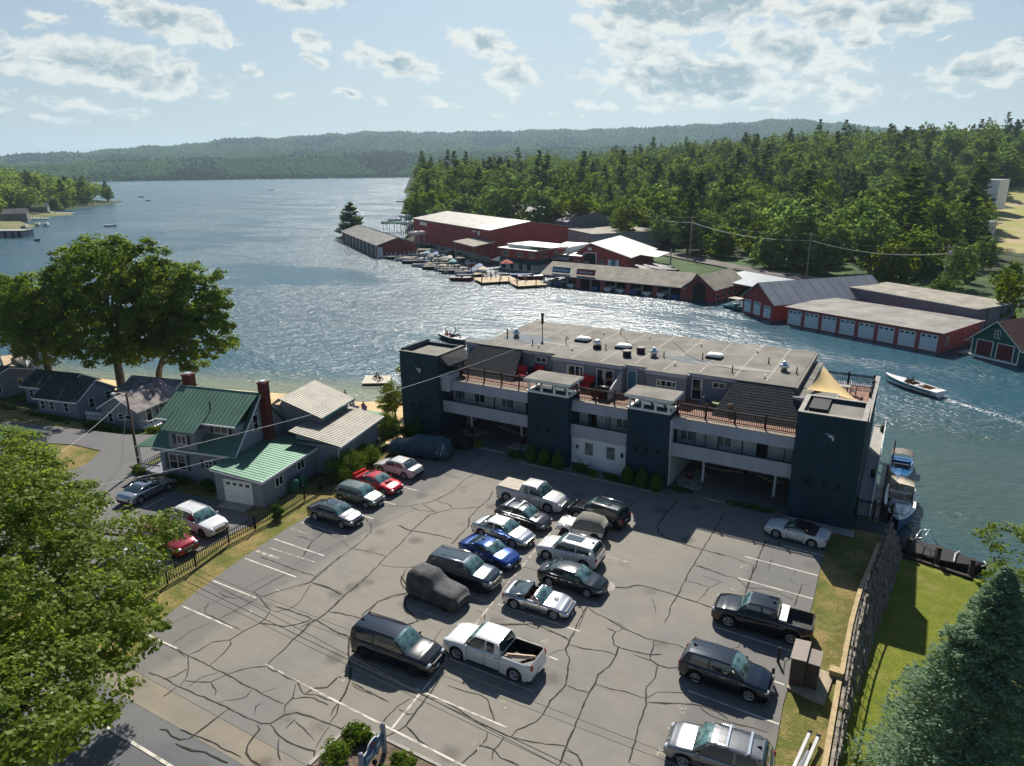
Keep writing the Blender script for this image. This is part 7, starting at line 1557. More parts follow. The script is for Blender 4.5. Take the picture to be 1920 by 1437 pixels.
patch = np.sin(ps*23+r3*.0021)+.8*np.sin(ps*57-r3*.0013+2)+.6*np.sin(r3*.009+ps*11)+rgn.normal(size=len(ps))*.5
con = patch > 1.05; sz = np.where(r3 < 2950, 1.0, 1.35)
crowd('hill_forest', P3[~con], rgn.uniform(13, 18, (~con).sum())*sz[~con], rgn.uniform(7, 10, (~con).sum())*sz[~con], LF_HILL, 41)
crowd('hill_conifers', P3[con], rgn.uniform(16, 24, con.sum())*sz[con], rgn.uniform(5, 7.5, con.sum())*sz[con], LF_HILLD, 42)
# ---------------------------------------------------------------- retaining wall with rail, right of the lot
M_STONE = mat('wall_stone', (.26, .23, .19), .9, var=.3, scale=2.2, bump=.8, bscale=5)
rw = thing('retaining_wall', 'tall stacked stone retaining wall with a black rail between the lot and the lower lawn', 'wall', (0.3, 42, -2))
b = MB(); rs = random.Random(9); ysx_ = [28+i*.9 for i in range(34)]
for y in np.arange(24, 57.2, .62):
    top = -.0; bot = ground_z(interp(WALLX, y)+1.4, y)-.15; n = max(1, int((top-bot)/.3)); h = (top-bot)/n
    for i in range(n):
        z0 = bot+i*h; off = (n-1-i)*h*(.42 if y > 40 else .36 if y > 32 else .2); xw = interp(WALLX, y+.3)+off; j = rs.uniform(-.05, .06); dy = .31*(i % 2)
        b.hexa([(xw-.25, y+dy+.01, z0), (xw+.16+j, y+dy+.02, z0), (xw+.16+j, y+dy+.60, z0), (xw-.25, y+dy+.61, z0)], [(xw-.25, y+dy+.01, z0+h-.015), (xw+.12+j, y+dy+.05, z0+h-.02), (xw+.12+j, y+dy+.57, z0+h-.02), (xw-.25, y+dy+.61, z0+h-.015)])
P('stones', b, M_STONE, rw)
b = MB()
for (y0, y1, xo) in ((22, 36.4, -.42), (36.9, 53.4, -.36)):
    y = y0
    while y < y1: x0, x1 = interp(WALLX, y)+xo, interp(WALLX, y+1)+xo; b.hexa([(x0-.14, y, -.1), (x0+.12, y, -.1), (x1+.12, min(y+1, y1), -.1), (x1-.14, min(y+1, y1), -.1)], [(x0-.14, y, .14), (x0+.12, y, .14), (x1+.12, min(y+1, y1), .14), (x1-.14, min(y+1, y1), .14)]); y += 1
b.box(-1.0, -.3, 36.4, 36.9, -.1, .42); P('timber_kerb', b, mat('tan_timber', (.42, .32, .18), .85, var=.15), rw)
b = MB(); pts = [(interp(WALLX, y)-.02, y, 1.0) for y in np.arange(24, 57.5, 1.2)]
for a, c in zip(pts[:-1], pts[1:]):
    b.bar(a, c, .055, 5); b.bar((a[0], a[1], .08), (a[0], a[1], 1.0), .03, 5); b.bar((a[0], a[1], .5), (c[0], c[1], .5), .012, 4)
P('rail', b, M_BLACK, rw)
# utility cabinet on its pad
uc = thing('utility_cabinet', 'brown metal utility cabinet in two sections on a concrete pad', 'cabinet', (-2.2, 35.5, 0))
M_UTIL = mat('brown_cabinet', (.085, .062, .05), .6, var=.08)
b = MB(); b.box(-.62, .12, -.9, .85, .1, 1.75); b.build('cabinet', M_UTIL, parent=uc)
b = MB(); b.box(.125, .75, -.7, .55, .1, 1.6); b.build('rear_section', M_UTIL, parent=uc)
b = MB(); b.slab([(-.68, -.95, 1.78), (.12, -.95, 1.85), (.12, .9, 1.85), (-.68, .9, 1.78)], .05); b.slab([(.14, -.75, 1.66), (.8, -.75, 1.66), (.8, .6, 1.66), (.14, .6, 1.66)], .05); b.build('lid', mat('cabinet_top', (.20, .165, .145), .55, var=.06), parent=uc)
b = MB(); b.prism([(-2.85, 34.3), (-.95, 33.9), (-.75, 36.6), (-2.8, 36.9)], -.05, .09); tag(b.build('concrete_pad', mat('tan_concrete', (.36, .30, .21), .85, var=.12)), 'rectangular concrete pad under the brown utility cabinet', 'pad')
for i, (x, y) in enumerate(((-3.61, 34.38), (-3.64, 36.3))):
    b = MB(); b.lathe([(.08, 0), (.08, .9), (.05, .95)], (0, 0, 0), 10); tag(b.build('bollard', M_BLACK, loc=(x, y, 0)), ('slim black bollard nearer the black suv, before the utility cabinet', 'slim black bollard farther up, beside the utility cabinet')[i], 'bollard', 'bollards by the cabinet')
# boat dock rails lying on the grass
bt = thing('ladder_frame', 'pair of long pale skids with black rollers lying on the grass', 'skid', (-1.3, 29.8, 0), R(-8))
for s_ in (-1, 1):
    b = MB(); b.hexa([(s_*.2-.07, -2.2, .1), (s_*.2+.07, -2.2, .1), (s_*.2+.07, 1.3, .3), (s_*.2-.07, 1.3, .3)], [(s_*.2-.07, -2.2, .2), (s_*.2+.07, -2.2, .2), (s_*.2+.07, 1.3, .42), (s_*.2-.07, 1.3, .42)]); b.build('rail', M_WPANEL, parent=bt)
    b = MB(); b.lathe([(.12, -.09), (.12, .09)], (s_*.2, 1.42, .34), 10, axis='x'); b.build('roller', M_BLACK, parent=bt)
b = MB(); b.box(-.08, .08, -2.0, .4, .15, .22); b.build('centre_bar', M_WALLG, parent=bt); b = MB(); b.box(.35, .5, -2, -.5, .1, .2); b.build('short_rail', M_WHITE, parent=bt)
# picket fence of black iron along the left of the lot
fe = thing('iron_fence', 'long black iron picket fence between the lot and the cottage driveway', 'fence', (-42.2, 34, 0)); b = MB(); bp = MB()
FP = [(-40.9, 19.5), (-41.1, 22), (-41.3, 26.6), (-42.0, 30), (-41.95, 34.9), (-42.3, 38), (-42.5, 42), (-43.1, 47.2), (-45.5, 53.5)]
for a, c in zip(FP[:-1], FP[1:]):
    a, c = Vector((*a, 0)), Vector((*c, 0)); L_ = (c-a).length; d = (c-a)/L_; n = int(L_/.19)
    for zz in (.25, .95): b.bar(a+Vector((0, 0, zz)), c+Vector((0, 0, zz)), .04, 4, smooth=False)
    for i in range(n): p = a+d*(i*L_/n); b.bar((p.x, p.y, .05), (p.x, p.y, 1.15), .034, 4, r2=.024, smooth=False)
    k = max(1, round(L_/2.4))
    for i in range(k): p = a+d*(i*L_/k); bp.box(p.x-.05, p.x+.05, p.y-.05, p.y+.05, 0, 1.35)
P('pickets', b, M_BLACK, fe); P('fence_posts', bp, M_BLACK, fe)
# sign on the planted island
M_SBLUE = mat('sign_blue', (.012, .10, .21), .45, var=.05); M_SPOST = mat('grey_post', (.25, .27, .31), .7, var=.06)
sg = thing('motel_sign', 'blue arched sign board reading Pier III between two grey posts in the planted island', 'sign', (-18.75, 19.3, 0), R(98.8))
for x in (-.95, .95):
    b = MB(); b.box(x-.09, x+.09, -.09, .09, 0, 1.72); b.lathe([(.14, 1.72), (.14, 1.76), (.02, 1.86)], (x, 0, 0), 4); b.build('post', M_SPOST, parent=sg)
arch = [(-.84, .72), (.84, .72), (.84, 1.45), (.48, 1.45)]+[(.42*math.cos(t), 1.45+.27*math.sin(t)) for t in [math.pi*i/10 for i in range(11)]]+[(-.48, 1.45), (-.84, 1.45)]
b = MB(); b.hexa([(x, -.035, z) for x, z in arch], [(x, .035, z) for x, z in arch]); b.build('board', M_SBLUE, parent=sg)
b = MB(); rim_ = arch[2:]
for a, c in zip(rim_[:-1], rim_[1:]): b.bar((a[0], 0, a[1]), (c[0], 0, c[1]), .035, 4, smooth=False)
b.bar((-.8, -.045, .84), (.8, -.045, .84), .012, 4); b.build('border', M_WHITE, parent=sg)
for txt, x, z, s_ in (('Pier', -.30, 1.05, .42), ('III', .42, 1.05, .42)):
    me = text_mesh(txt, s_, .01); me.materials.append(M_WHITE); o = bpy.data.objects.new('lettering', me); sc.collection.objects.link(o); o.parent = sg; o.location = (x, -.047, z); o.rotation_euler = (R(90), 0, 0)
b = MB(); b.lathe([(.11, -.05), (.11, -.037)], (.03, 0, 1.45), 8, axis='y'); b.box(-.2, .25, -.05, -.037, 1.33, 1.38); b.build('emblem', mat('emblem_red', (.35, .04, .03), .6), parent=sg)
b = MB(); b.lathe([(.05, 0), (.05, .5), (.12, .52), (.12, .62)], (-18.6, 19.2, 0), 8); tag(b.build('path_light', M_BLACK), 'small dark light post in front of the blue sign', 'light')
# shrubs
def shrub(name, label, x, y, z, rx, ry, rz, n, leaf, m, seed, group='shrubs', cat='shrub', flat=.9, aspect=1.5):
    rg_ = np.random.default_rng(seed); root = thing(name, label, cat, (x, y, z), 0, group)
    lobes = [(rg_.uniform(-.35, .35)*rx, rg_.uniform(-.35, .35)*ry, rz*rg_.uniform(.4, .65), rx*rg_.uniform(.5, .75), ry*rg_.uniform(.5, .75), rz*rg_.uniform(.4, .55)) for _ in range(5)]
    C_, P_, nr = crown_pts(lobes, max(12, n//30), 30, min(rx, ry, rz)*.3, rg_, .6, flat); V, Fq = leaves(P_, nr, leaf, rg_, aspect); np_mesh('foliage', V, Fq, [m], parent=root)
    b = MB(); 
    for k in range(4): a = k*1.6; b.tube([(0, 0, -.1), (math.cos(a)*rx*.3, math.sin(a)*ry*.3, rz*.5)], [.03, .012], 5)
    b.build('stem', M_BARK, parent=root); return root
isl = MB(); isl.prism([(-21.4, 17.95), (-15.0, 17.95), (-16.0, 20.75), (-21.35, 20.8)], .0, .1); struct('planting_island', isl, mat('mulch', (.13, .10, .07), .95, var=.3, scale=4))
ib = MB(); ib.box(-21.62, -21.42, 17.9, 20.95, 0, .15); ib.box(-21.42, -16, 20.8, 20.95, 0, .15); struct('island_kerb', ib, M_CONC)
for k, (x, y, rx, ry, rz, lb) in enumerate(((-20.6, 20.2, .8, .6, .75, 'bright shrub at the corner of the planted island behind the sign'), (-20.7, 18.8, .8, .9, .7, 'bright shrub left of the sign along the island kerb'), (-17.6, 20.2, .9, .5, .55, 'low bright shrub right of the sign, nearest the stall line'),
    (-16.4, 19.6, .7, .7, .5, 'low bright shrub at the right tip of the island'), (-17.8, 19.0, .8, .7, .55, 'low shrub in front of the sign on the island'), (-19.9, 20.35, .6, .35, .5, 'small shrub just behind the sign posts'))): shrub('island_shrub', lb, x, y, .1, rx, ry, rz, 2200, .075, LF_SHRUB, 50+k, 'shrubs on the planted island')
for k, (x, y, lb) in enumerate(((-29.1, 54.15, 'left of the three by the second tower'), (-27.7, 54.0, 'middle of the three by the second tower'), (-26.25, 53.95, 'right of the three by the second tower'), (-19.45, 54.05, 'left of the three by the third tower'), (-18.1, 53.95, 'middle of the three by the third tower'), (-16.75, 53.85, 'right of the three by the third tower'))):
    rg_ = np.random.default_rng(80+k); root = thing('arborvitae', 'clipped conical arborvitae, '+lb, 'shrub', (x, y, 0), 0, 'arborvitae before the blue towers')
    n = 4200; h = rg_.random(n); a = rg_.uniform(0, 6.28, n); rad = .58*np.sin(np.clip(h*.95+.12, 0, 1)*math.pi)**.7*(.86+.14*rg_.random(n)); P_ = np.stack([np.cos(a)*rad, np.sin(a)*rad, .08+h*1.85], 1)
    V, Fq = leaves(P_, np.stack([np.cos(a), np.sin(a), .3+0*a], 1), .085, rg_, 2.0, .5); np_mesh('foliage', V, Fq, [LF_ARB], parent=root); b = MB(); b.lathe([(.3, .1), (.48, .6), (.34, 1.3), (.05, 1.85)], (0, 0, 0), 8); b.build('core', mat('dark_twigs', (.02, .03, .01), .9), parent=root)
for k, (x, y, z, rx, ry, rz, m, lb) in enumerate(((-24.3, 54.4, 0, 1.0, .5, .8, LF_ARB, 'leafy shrub in front of the white ground floor wall, left'), (-22.9, 54.2, 0, .7, .45, .6, LF_SHRUB, 'leafy shrub in front of the white ground floor wall, centre'), (-21.4, 54.3, 0, .8, .4, .45, LF_ARB, 'low plants below the right ground floor window'), (-20.6, 54.2, 0, .6, .4, .5, LF_ARB, 'low plants against the third blue tower'),
    (-31.3, 54.6, 0, 1.4, .5, .5, LF_ARB, 'low planting left of the second blue tower'), (-35.7, 54.9, 0, .6, .5, .8, LF_SHRUB, 'pale hydrangea like shrub at the left carport kerb'), (-38.2, 55.3, 0, 1.6, .4, .4, LF_ARB, 'low planting beside the black covered car'), (-8.6, 54.6, 0, 2.4, .45, .4, LF_ARB, 'long strip of low grass like plants at the right carport'), (-15.0, 54.9, 0, 1.3, .5, .35, LF_ARB, 'low grass like plants right of the third tower'),
    (-42.6, 43.6, -.1, 2.0, 2.2, 2.1, LF_SHRUB, 'large loose shrub behind the iron fence beside the tan roofed cottage'), (-43.2, 46.8, -.1, 1.6, 1.6, 1.5, LF_SHRUB, 'loose shrub farther along the iron fence'), (-45.0, 52.2, -.1, 1.5, 1.4, 2.9, LF_SHRUB, 'airy small tree like shrub near the left blue tower'), (-43.2, 53.4, -.1, 1.5, 1.0, 1.4, LF_ARB, 'dark green shrub at the foot of the left blue tower'),
    (-42.4, 54.3, 0, .7, .5, 2.2, LF_ARB, 'tall dark shrub against the left blue tower'), (-41.85, 34.6, 0, .55, .5, 1.1, LF_ARB, 'small rounded shrub growing through the iron fence'), (-60.3, 34.7, 0, 1.3, .6, .6, LF_SHRUB, 'low flowering shrub at the left corner of the green roofed house'), (-54.5, 35.1, 0, 2.2, .5, .6, LF_ARB, 'hedge of low shrubs under the front windows of the green roofed house'),
    (-51.2, 35.3, 0, 1.0, .5, .9, LF_ARB, 'round shrub between the front windows and the garage'), (-64.2, 39.4, -.1, 1.0, .8, .6, LF_SHRUB, 'yellow green shrub beside the porch by the drive'), (-70.6, 43.2, -1, 1.5, .8, .7, LF_SHRUB, 'flower bed shrub by the cottage porch rail'))): shrub('shrub', lb, x, y, z, rx, ry, rz, int(900+2200*rx*ry*rz) if rx*ry*rz < 3 else 9000, .10, m, 100+k)
for k, (x, y, L_) in enumerate(((-84.5, 39.3, 5.5), (-93, 38.6, 5.0), (-76, 40.6, 3.0))): shrub('hedge', ('long low hedge in front of the cottage with three windows', 'low hedge along the drive at the far left cottages', 'short hedge beside the white picket gate')[k], x, y, -1.0, L_, .8, .9, 6000, .14, LF_ARB, 140+k, 'hedges along the drive', 'hedge')
# willow like trees beside the left tower at the beach
big_tree('willow_tree', 'yellow green willow at the beach beside the left blue tower, upper', (-52.5, 66.0, -2.6), [(0, 0, 5.6, 1.5, 1.5, 1.7), (.4, .5, 3.4, 1.6, 1.6, 1.5), (1.2, 1.2, 7.2, 1.0, 1.0, 1.0)], 110, 60, .5, .15, leaf_mat('willow_leaves', (.15, .18, .03), (.20, .22, .04), (.26, .27, .06), .35, scale=.8), 61, .13, z0=0)
big_tree('willow_tree', 'yellow green willow at the beach beside the left blue tower, lower and nearer', (-51.5, 61.5, -1.8), [(0, 0, 3.0, 1.9, 1.5, 1.5), (-1.2, 0, 1.6, 1.2, 1.2, .9)], 90, 60, .5, .15, MATS['willow_leaves'], 62, .12, z0=0)
# utility poles and wires
M_POLE = mat('pole_wood', (.12, .085, .06), .9, var=.2, scale=3); M_WIRE = mat('wire', (.03, .03, .03), .6); M_WIREL = mat('pale_wire', (.55, .55, .55), .5)
def pole(x, y, z, H_, label, arm=True, tr=False, r_=.15, m=None, group='utility poles'):
    root = thing('utility_pole', label, 'utility pole', (x, y, z), 0, group); b = MB(); b.tube([(0, 0, -.5), (0, 0, H_)], [r_, r_*.65], 8); b.build('pole', m or M_POLE, parent=root)
    if arm: b = MB(); b.box(-1.2, 1.2, -.06, .06, H_-.7, H_-.55); b.build('crossarm', m or M_POLE, parent=root)
    if tr:
        b = MB(); b.lathe([(.3, 0), (.32, .1), (.32, .9), (.2, 1.0)], (.5, 0, H_-2.4), 10); b.build('transformer', M_WPANEL, parent=root)
    return root
pp = []
for px, py, H_, tr, lb in ((1182, 447, 14, True, 'pale utility pole with a transformer behind the low grey shed'), (1293, 485, 13.5, False, 'utility pole beside the shore road right of the gable shop'), (1512, 517, 11.5, False, 'utility pole behind the open white roofed shed'), (1765, 548, 11, True, 'double utility pole rising out of the small roadside bush'), (1257, 495, 4.5, False, 'short pole at the end of the marina yard'), (992, 408, 10, False, 'thin pole behind the long blue grey shed')):
    p = at(px, py, -2); H2 = H_; pole(p.x, p.y, -2, H_, lb, tr=tr, arm=H_ > 6, r_=.22, m=mat('pale_pole', (.30, .25, .20), .9)); pp.append(Vector((p.x, p.y, -2+H_-.5)))
def wire(a, c, sag, r_, m, label, name='overhead_wire', group='overhead wires'):
    a, c = Vector(a), Vector(c); mid = (a+c)/2; b = MB(); pts = []
    for i in range(25): t = i/24; p = a.lerp(c, t); p.z -= sag*4*t*(1-t); pts.append(p-mid)
    b.tube(pts, [r_]*25, 5, 0); o = b.build(name, m, loc=mid); tag(o, label, 'wire', group); return o
for k, (i, j) in enumerate(((5, 0), (0, 1), (1, 2), (2, 3))):
    for dz in (0, -1.6): wire(pp[i]+Vector((0, 0, dz)), pp[j]+Vector((0, 0, dz)), 1.6, .035 if dz == 0 else .05, M_WIREL if dz else M_WIRE, ('upper' if dz == 0 else 'lower thicker')+' wire of the span '+('left of the transformer pole', 'right of the transformer pole', 'behind the open white roofed shed', 'ending at the double pole')[k], group='marina pole wires')
wire(pp[3], pp[3]+Vector((60, -22, 0)), 1.5, .06, M_WIRE, 'wire leaving the double pole to the right edge', group='marina pole wires')
# wires along the road, close to the camera
for k, (p, q, z, r_) in enumerate((((400, 1090), (1060, 1437), 9.4, .012), ((300, 1058), (1290, 1437), 8.9, .008), ((385, 1103), (1084, 1437), 9.0, .015), ((380, 1112), (1078, 1445), 9.0, .010), ((420, 1085), (1330, 1437), 10.0, .008))):
    a, c = at(*p, z), at(*q, z); d = (c-a); a = a-d*.9; c = c+d*.7; wire(a, c, .15, r_, M_WIRE, ('uppermost of the dark wires crossing the lot', 'thin dark wire crossing the lot above the thick pair', 'thick dark wire of the close pair crossing the lot', 'thin dark wire just below the thick one', 'faint upper wire crossing toward the lower right')[k], group='road wires')
rp = pole(-60.9, 35.2, -.1, 7.6, 'brown utility pole with a street light beside the porch of the green roofed house', arm=False, r_=.14)
b = MB(); b.tube([(0, 0, 7.4), (-.5, -.2, 7.6), (-1.2, -.4, 7.5)], [.035]*3, 5); b.ball((-1.3, -.42, 7.42), .2, 8, squash=(1.5, 1, .6)); b.build('street_light', M_WHITE, parent=rp)
b = MB(); b.bar((0, 0, 7.0), (-2.0, -.6, 0), .02, 4); b.build('guy_wire', M_WIREL, parent=rp)
pole(-39.3, 20.0, 0, 3.6, 'short brown post at the lot corner below the foreground tree', arm=False, r_=.2); pole(-44.5, 15.0, 0, 10.5, 'utility pole buried in the crown of the foreground tree', arm=False, r_=.16)
wire((-34.7, 61.2, 8.9), (-44.5, 15, 9.8), 1.0, .016, M_WIREL, 'long pale service cable running up to the motel roof corner', group='service cables')
wire((-44.5, 15, 9.2), (-49, 36.8, 3.3), .4, .014, M_WIREL, 'pale cable running to the green roofed house eave', group='service cables')
wire((-44.5, 15, 8.8), (-60.9, 35.2, 7.2), .8, .012, M_WIREL, 'pale cable running to the street light pole', group='service cables')
# ---------------------------------------------------------------- boats
def boat_mb(L_, W_, H_, deckz=None, bow=.45, n=12, rake=.06):
    b = MB(); S = []
    for i in range(n+1):
        t = i/n; x = -L_/2+L_*t; w = W_/2*(1-max(0, (t-bow)/(1-bow))**2.2*.97)*(.9+.1*min(1, t*5)); zz = H_*(.82+.25*t*t); k = .0+.6*max(0, t-.7)**1.5*H_
        S.append([(x, w, zz), (x, w*.92, zz*.45+k*.6), (x, w*.45, k), (x, 0, k-.08*(1-t)), (x, -w*.45, k), (x, -w*.92, zz*.45+k*.6), (x, -w, zz)])
    b.loft(S, m=0, caps=True); return b, S
def boat(name, label, cat, loc, rz, L_, W_, H_, hullm, deckm, kind='open', cover=None, group=None, stripe=None, seat=None):
    root = thing(name, label, cat, loc, rz, group); b, S = boat_mb(L_, W_, H_); b.build('hull', hullm, parent=root); n = len(S)-1
    d = MB(); c0, c1 = int(n*.10), int(n*.60)
    for i in range(n):
        a, c = S[i], S[i+1]; up = .012
        A_, B_, C_, D_ = Vector(a[0])+Vector((0, 0, up)), Vector(a[6])+Vector((0, 0, up)), Vector(c[6])+Vector((0, 0, up)), Vector(c[0])+Vector((0, 0, up))
        if kind == 'covered' or not (c0 <= i < c1): h = (.12 if i > c0 else .02)*W_*.5; m1, m2 = (A_+B_)/2+Vector((0, 0, h)), (C_+D_)/2+Vector((0, 0, h)); d.face([A_, m1, m2, D_], 0, True); d.face([m1, B_, C_, m2], 0, True)
        else:
            f = .80; i1, i2, i3, i4 = A_.lerp(B_, .5-f/2), A_.lerp(B_, .5+f/2), D_.lerp(C_, .5+f/2), D_.lerp(C_, .5-f/2)
            d.face([A_, i1, i4, D_]); d.face([i2, B_, C_, i3])
    d.build('deck', cover or deckm if kind == 'covered' else deckm, parent=root)
    if kind != 'covered':
        x0, x1 = S[c0][0][0], S[c1][0][0]; w = W_*.40; z = H_*.45
        b = MB(); b.box(x0, x1, -w, w, z-.05, z); b.box(x0-.02, x0, -w, w, z, H_*.84); b.box(x1, x1+.02, -w*.96, w*.96, z, H_*.95)
        for s_ in (-1, 1): b.box(x0, x1, s_*w-.02, s_*w+.02, z, H_*.84)
        b.build('cockpit', seat or M_WPANEL, parent=root)
        b = MB(); b.box(x0+.1, x0+.6, -w*.9, w*.9, z, z+.35); b.box(x0+(x1-x0)*.55, x0+(x1-x0)*.55+.45, -w*.85, -w*.2, z, z+.45); b.box(x0+(x1-x0)*.55, x0+(x1-x0)*.55+.45, w*.2, w*.85, z, z+.45); b.build('seats', deckm, parent=root)
        b = MB(); wx = x1; b.hexa([(wx-.25, -w, H_*.98), (wx+.15, -w*.7, H_*1.0), (wx+.15, w*.7, H_*1.0), (wx-.25, w, H_*.98)], [(wx-.5, -w, H_+.32), (wx-.2, -w*.65, H_+.36), (wx-.2, w*.65, H_+.36), (wx-.5, w, H_+.32)]); b.build('windshield', M_GLASS, parent=root)
    if stripe:
        b = MB()
        for i in range(1, n-1):
            for s_ in (0, 6):
                a, c = Vector(S[i][s_]), Vector(S[i+1][s_]); a2, c2 = Vector(S[i][1 if s_ == 0 else 5]), Vector(S[i+1][1 if s_ == 0 else 5]); o_ = Vector((0, .012*(1 if s_ == 0 else -1), 0))
                q = [a.lerp(a2, .15)+o_, c.lerp(c2, .15)+o_, c.lerp(c2, .75)+o_, a.lerp(a2, .75)+o_]; b.face(q if s_ else q[::-1])
        b.build('stripe', stripe, parent=root)
    return root
M_BBLUE = mat('boat_blue', (.015, .10, .26), .3, coat=.5); M_BWHITE = mat('boat_white', (.74, .74, .72), .3, coat=.5, var=.03); M_BBLACK = mat('boat_black_cover', (.018, .018, .02), .7, bump=.2); M_BTAN = mat('boat_canvas_tan', (.40, .35, .28), .8); M_BTEAL = mat('boat_teal', (.02, .17, .22), .3, coat=.5)
bb = boat('moored_boat', 'blue and white bowrider with a taupe canopy moored beside the walkway', 'boat', (1.55, 75.4, -3.05), R(-90), 6.3, 2.1, .95, M_BWHITE, M_BBLUE, seat=M_BBLUE)
b = MB(); b.loft([[(x, -1.0, 1.55), (x, -.9, 1.85), (x, 0, 1.97), (x, .9, 1.85), (x, 1.0, 1.55)] for x in (-2.6, -.9)], caps=False, smooth=True); b.build('canopy', mat('taupe_canvas', (.20, .18, .16), .85), parent=bb)
for x in (-2.5, -1.0):
    b = MB(); b.path([(x, -1.0, 1.55), (-1.7, -1.0, .9), (x, -1.0, 1.55)], .02, 4); b.path([(x, 1.0, 1.55), (-1.7, 1.0, .9)], .02, 4); b.build('canopy_frame', M_METAL, parent=bb)
cr = boat('moored_boat', 'white cabin cruiser with blue trim and cream cushions moored behind the iron gate', 'boat', (1.75, 66.0, -3.05), R(-90), 8.2, 2.5, 1.25, M_BBLUE, M_BWHITE, seat=mat('cream_cushion', (.62, .55, .42), .7))
b = MB(); b.loft([[(x, -1.05*w, 1.45), (x, -.95*w, 2.05), (x, 0, 2.15), (x, .95*w, 2.05), (x, 1.05*w, 1.45)] for x, w in ((-3.9, 1), (-2.0, 1))], caps=True); b.build('aft_cover', M_BTAN, parent=cr)
b = MB(); b.loft([[(x, -.9*w, 1.42), (x, -.7*w, 1.42+h), (x, .7*w, 1.42+h), (x, .9*w, 1.42)] for x, w, h in ((.9, 1.0, .4), (1.8, .9, .34), (3.0, .5, .1))]); b.build('cabin_top', M_BWHITE, parent=cr)
b = MB(); b.slab([(1.0, -.75, 1.86), (1.6, -.65, 1.82), (1.6, .65, 1.82), (1.0, .75, 1.86)], .03); b.build('hatch_glass', M_GLASS, parent=cr)
for s_ in (-.45, .25):
    b = MB(); b.box(-3.9, 3.0, s_-.03, s_+.03, 1.5, 1.53) if False else b.path([(-3.6, s_, 2.17), (-1.9, s_, 2.0), (.9, s_, 1.85), (3.2, s_*.6, 1.55)], .03, 4); b.build('blue_line', M_BBLUE, parent=cr)
bk = boat('moored_boat', 'wakeboard boat under a black cover with a white tower, tied to three dark piles', 'boat', (4.3, 58.5, -3.0), R(-12), 7.2, 2.3, .95, M_BBLACK, M_BBLACK, 'covered', M_BBLACK)
b = MB()
for s_ in (-1, 1): b.tube([(-1.7, s_*1.0, .9), (-1.2, s_*.9, 1.9), (-.6, s_*.8, 2.2), (.1, s_*1.0, .95)], [.04]*4, 6)
b.bar((-1.2, -.9, 1.9), (-1.2, .9, 1.9), .04, 6); b.bar((-.6, -.8, 2.2), (-.6, .8, 2.2), .04, 6); b.build('tower', M_METAL, parent=bk)
b = MB(); b.box(1.4, 1.5, -.95, .95, 1.02, 1.2) if False else b.path([(1.6, -1.0, 1.05), (1.5, 0, 1.25), (1.6, 1.0, 1.05)], .05, 4); b.path([(3.3, .5, 1.05), (3.55, .0, 1.12), (3.3, -.5, 1.05)], .04, 4); b.build('trim_band', M_WHITE, parent=bk)
for i, (x, y) in enumerate(((2.6, 57.6), (4.6, 57.2), (6.75, 56.4))):
    b = MB(); b.lathe([(.19, -1.6), (.18, 1.3)], (0, 0, 0), 8); b.box(-.2, .2, -.2, .2, 1.3, 1.36)
    tag(b.build('mooring_pile', M_PILE, loc=(x, y, -2.4)), ('left', 'middle', 'right')[i]+' of the three dark square mooring piles at the lawn edge', 'pile', 'mooring piles by the lawn')
b = MB(); b.hexa([(1.3, 57.15, -3.4), (6.95, 55.9, -3.4), (6.95, 56.2, -3.4), (1.3, 57.45, -3.4)], [(1.3, 57.15, -2.3), (6.95, 55.9, -2.3), (6.95, 56.2, -2.3), (1.3, 57.45, -2.3)]); b.box(2.4, 4.8, 57.5, 57.62, -2.6, -2.1); tag(b.build('timber_seawall', M_PILE), 'low dark timber seawall along the bottom of the lawn', 'seawall')
b = MB(); b.bar((.75, 61.2, -4), (.75, 61.2, .0), .07, 6); b.bar((.72, 76.6, -4), (.72, 76.6, .1), .07, 6); b.box(.3, .55, 60.5, 76, -2.6, -2.45); tag(b.build('mooring_dock', M_PILE), 'narrow dark mooring dock between the walkway and the two moored boats', 'dock')
# speedboat with its wake
spb = boat('speedboat', 'long white speedboat with a teal side stripe leaving a foam wake', 'boat', (1.9, 107.8, -3.0), math.atan2(4.52, -5.95), 8.6, 2.3, 1.05, M_BWHITE, M_BWHITE, stripe=M_BTEAL, seat=mat('tan_seat', (.35, .2, .1), .8))
wk_ = MB(); rs = random.Random(3); d0 = Vector((5.95, -4.52, 0)).normalized(); nn = Vector((-d0.y, d0.x, 0))
for i in range(420):
    t = 4.2+rs.random()**1.7*13; w_ = .10+t*.045; c = Vector((1.9, 107.8, -2.985))+d0*t+nn*rs.gauss(0, w_*.6); s_ = rs.uniform(.04, .2)*(1.25-t/18); a = rs.uniform(0, 3)
    wk_.prism([(c.x+math.cos(a+q)*s_*rs.uniform(.5, 1.2), c.y+math.sin(a+q)*s_*rs.uniform(.5, 1.2)) for q in (0, 1.1, 2.2, 3.3, 4.4, 5.4)], -3.05, -2.97)
struct('wake', wk_, mat('foam', (.75, .78, .78), .8))
tb = boat('tour_boat', 'long dark green open boat carrying passengers on red seats behind the motel roof', 'boat', (-70.0, 101.0, -3.0), math.atan2(-.5, 1)+.0, 8.5, 2.4, 1.0, mat('boat_green', (.02, .09, .07), .3, coat=.5), M_BWHITE, seat=M_RED)
b = MB(); b.tube([(-1.6, -1.0, 1.0), (-1.2, -1, 2.4), (-.6, 0, 2.7), (-1.2, 1, 2.4), (-1.6, 1, 1.0)], [.06]*5, 6); b.build('arch', M_BLACK, parent=tb)
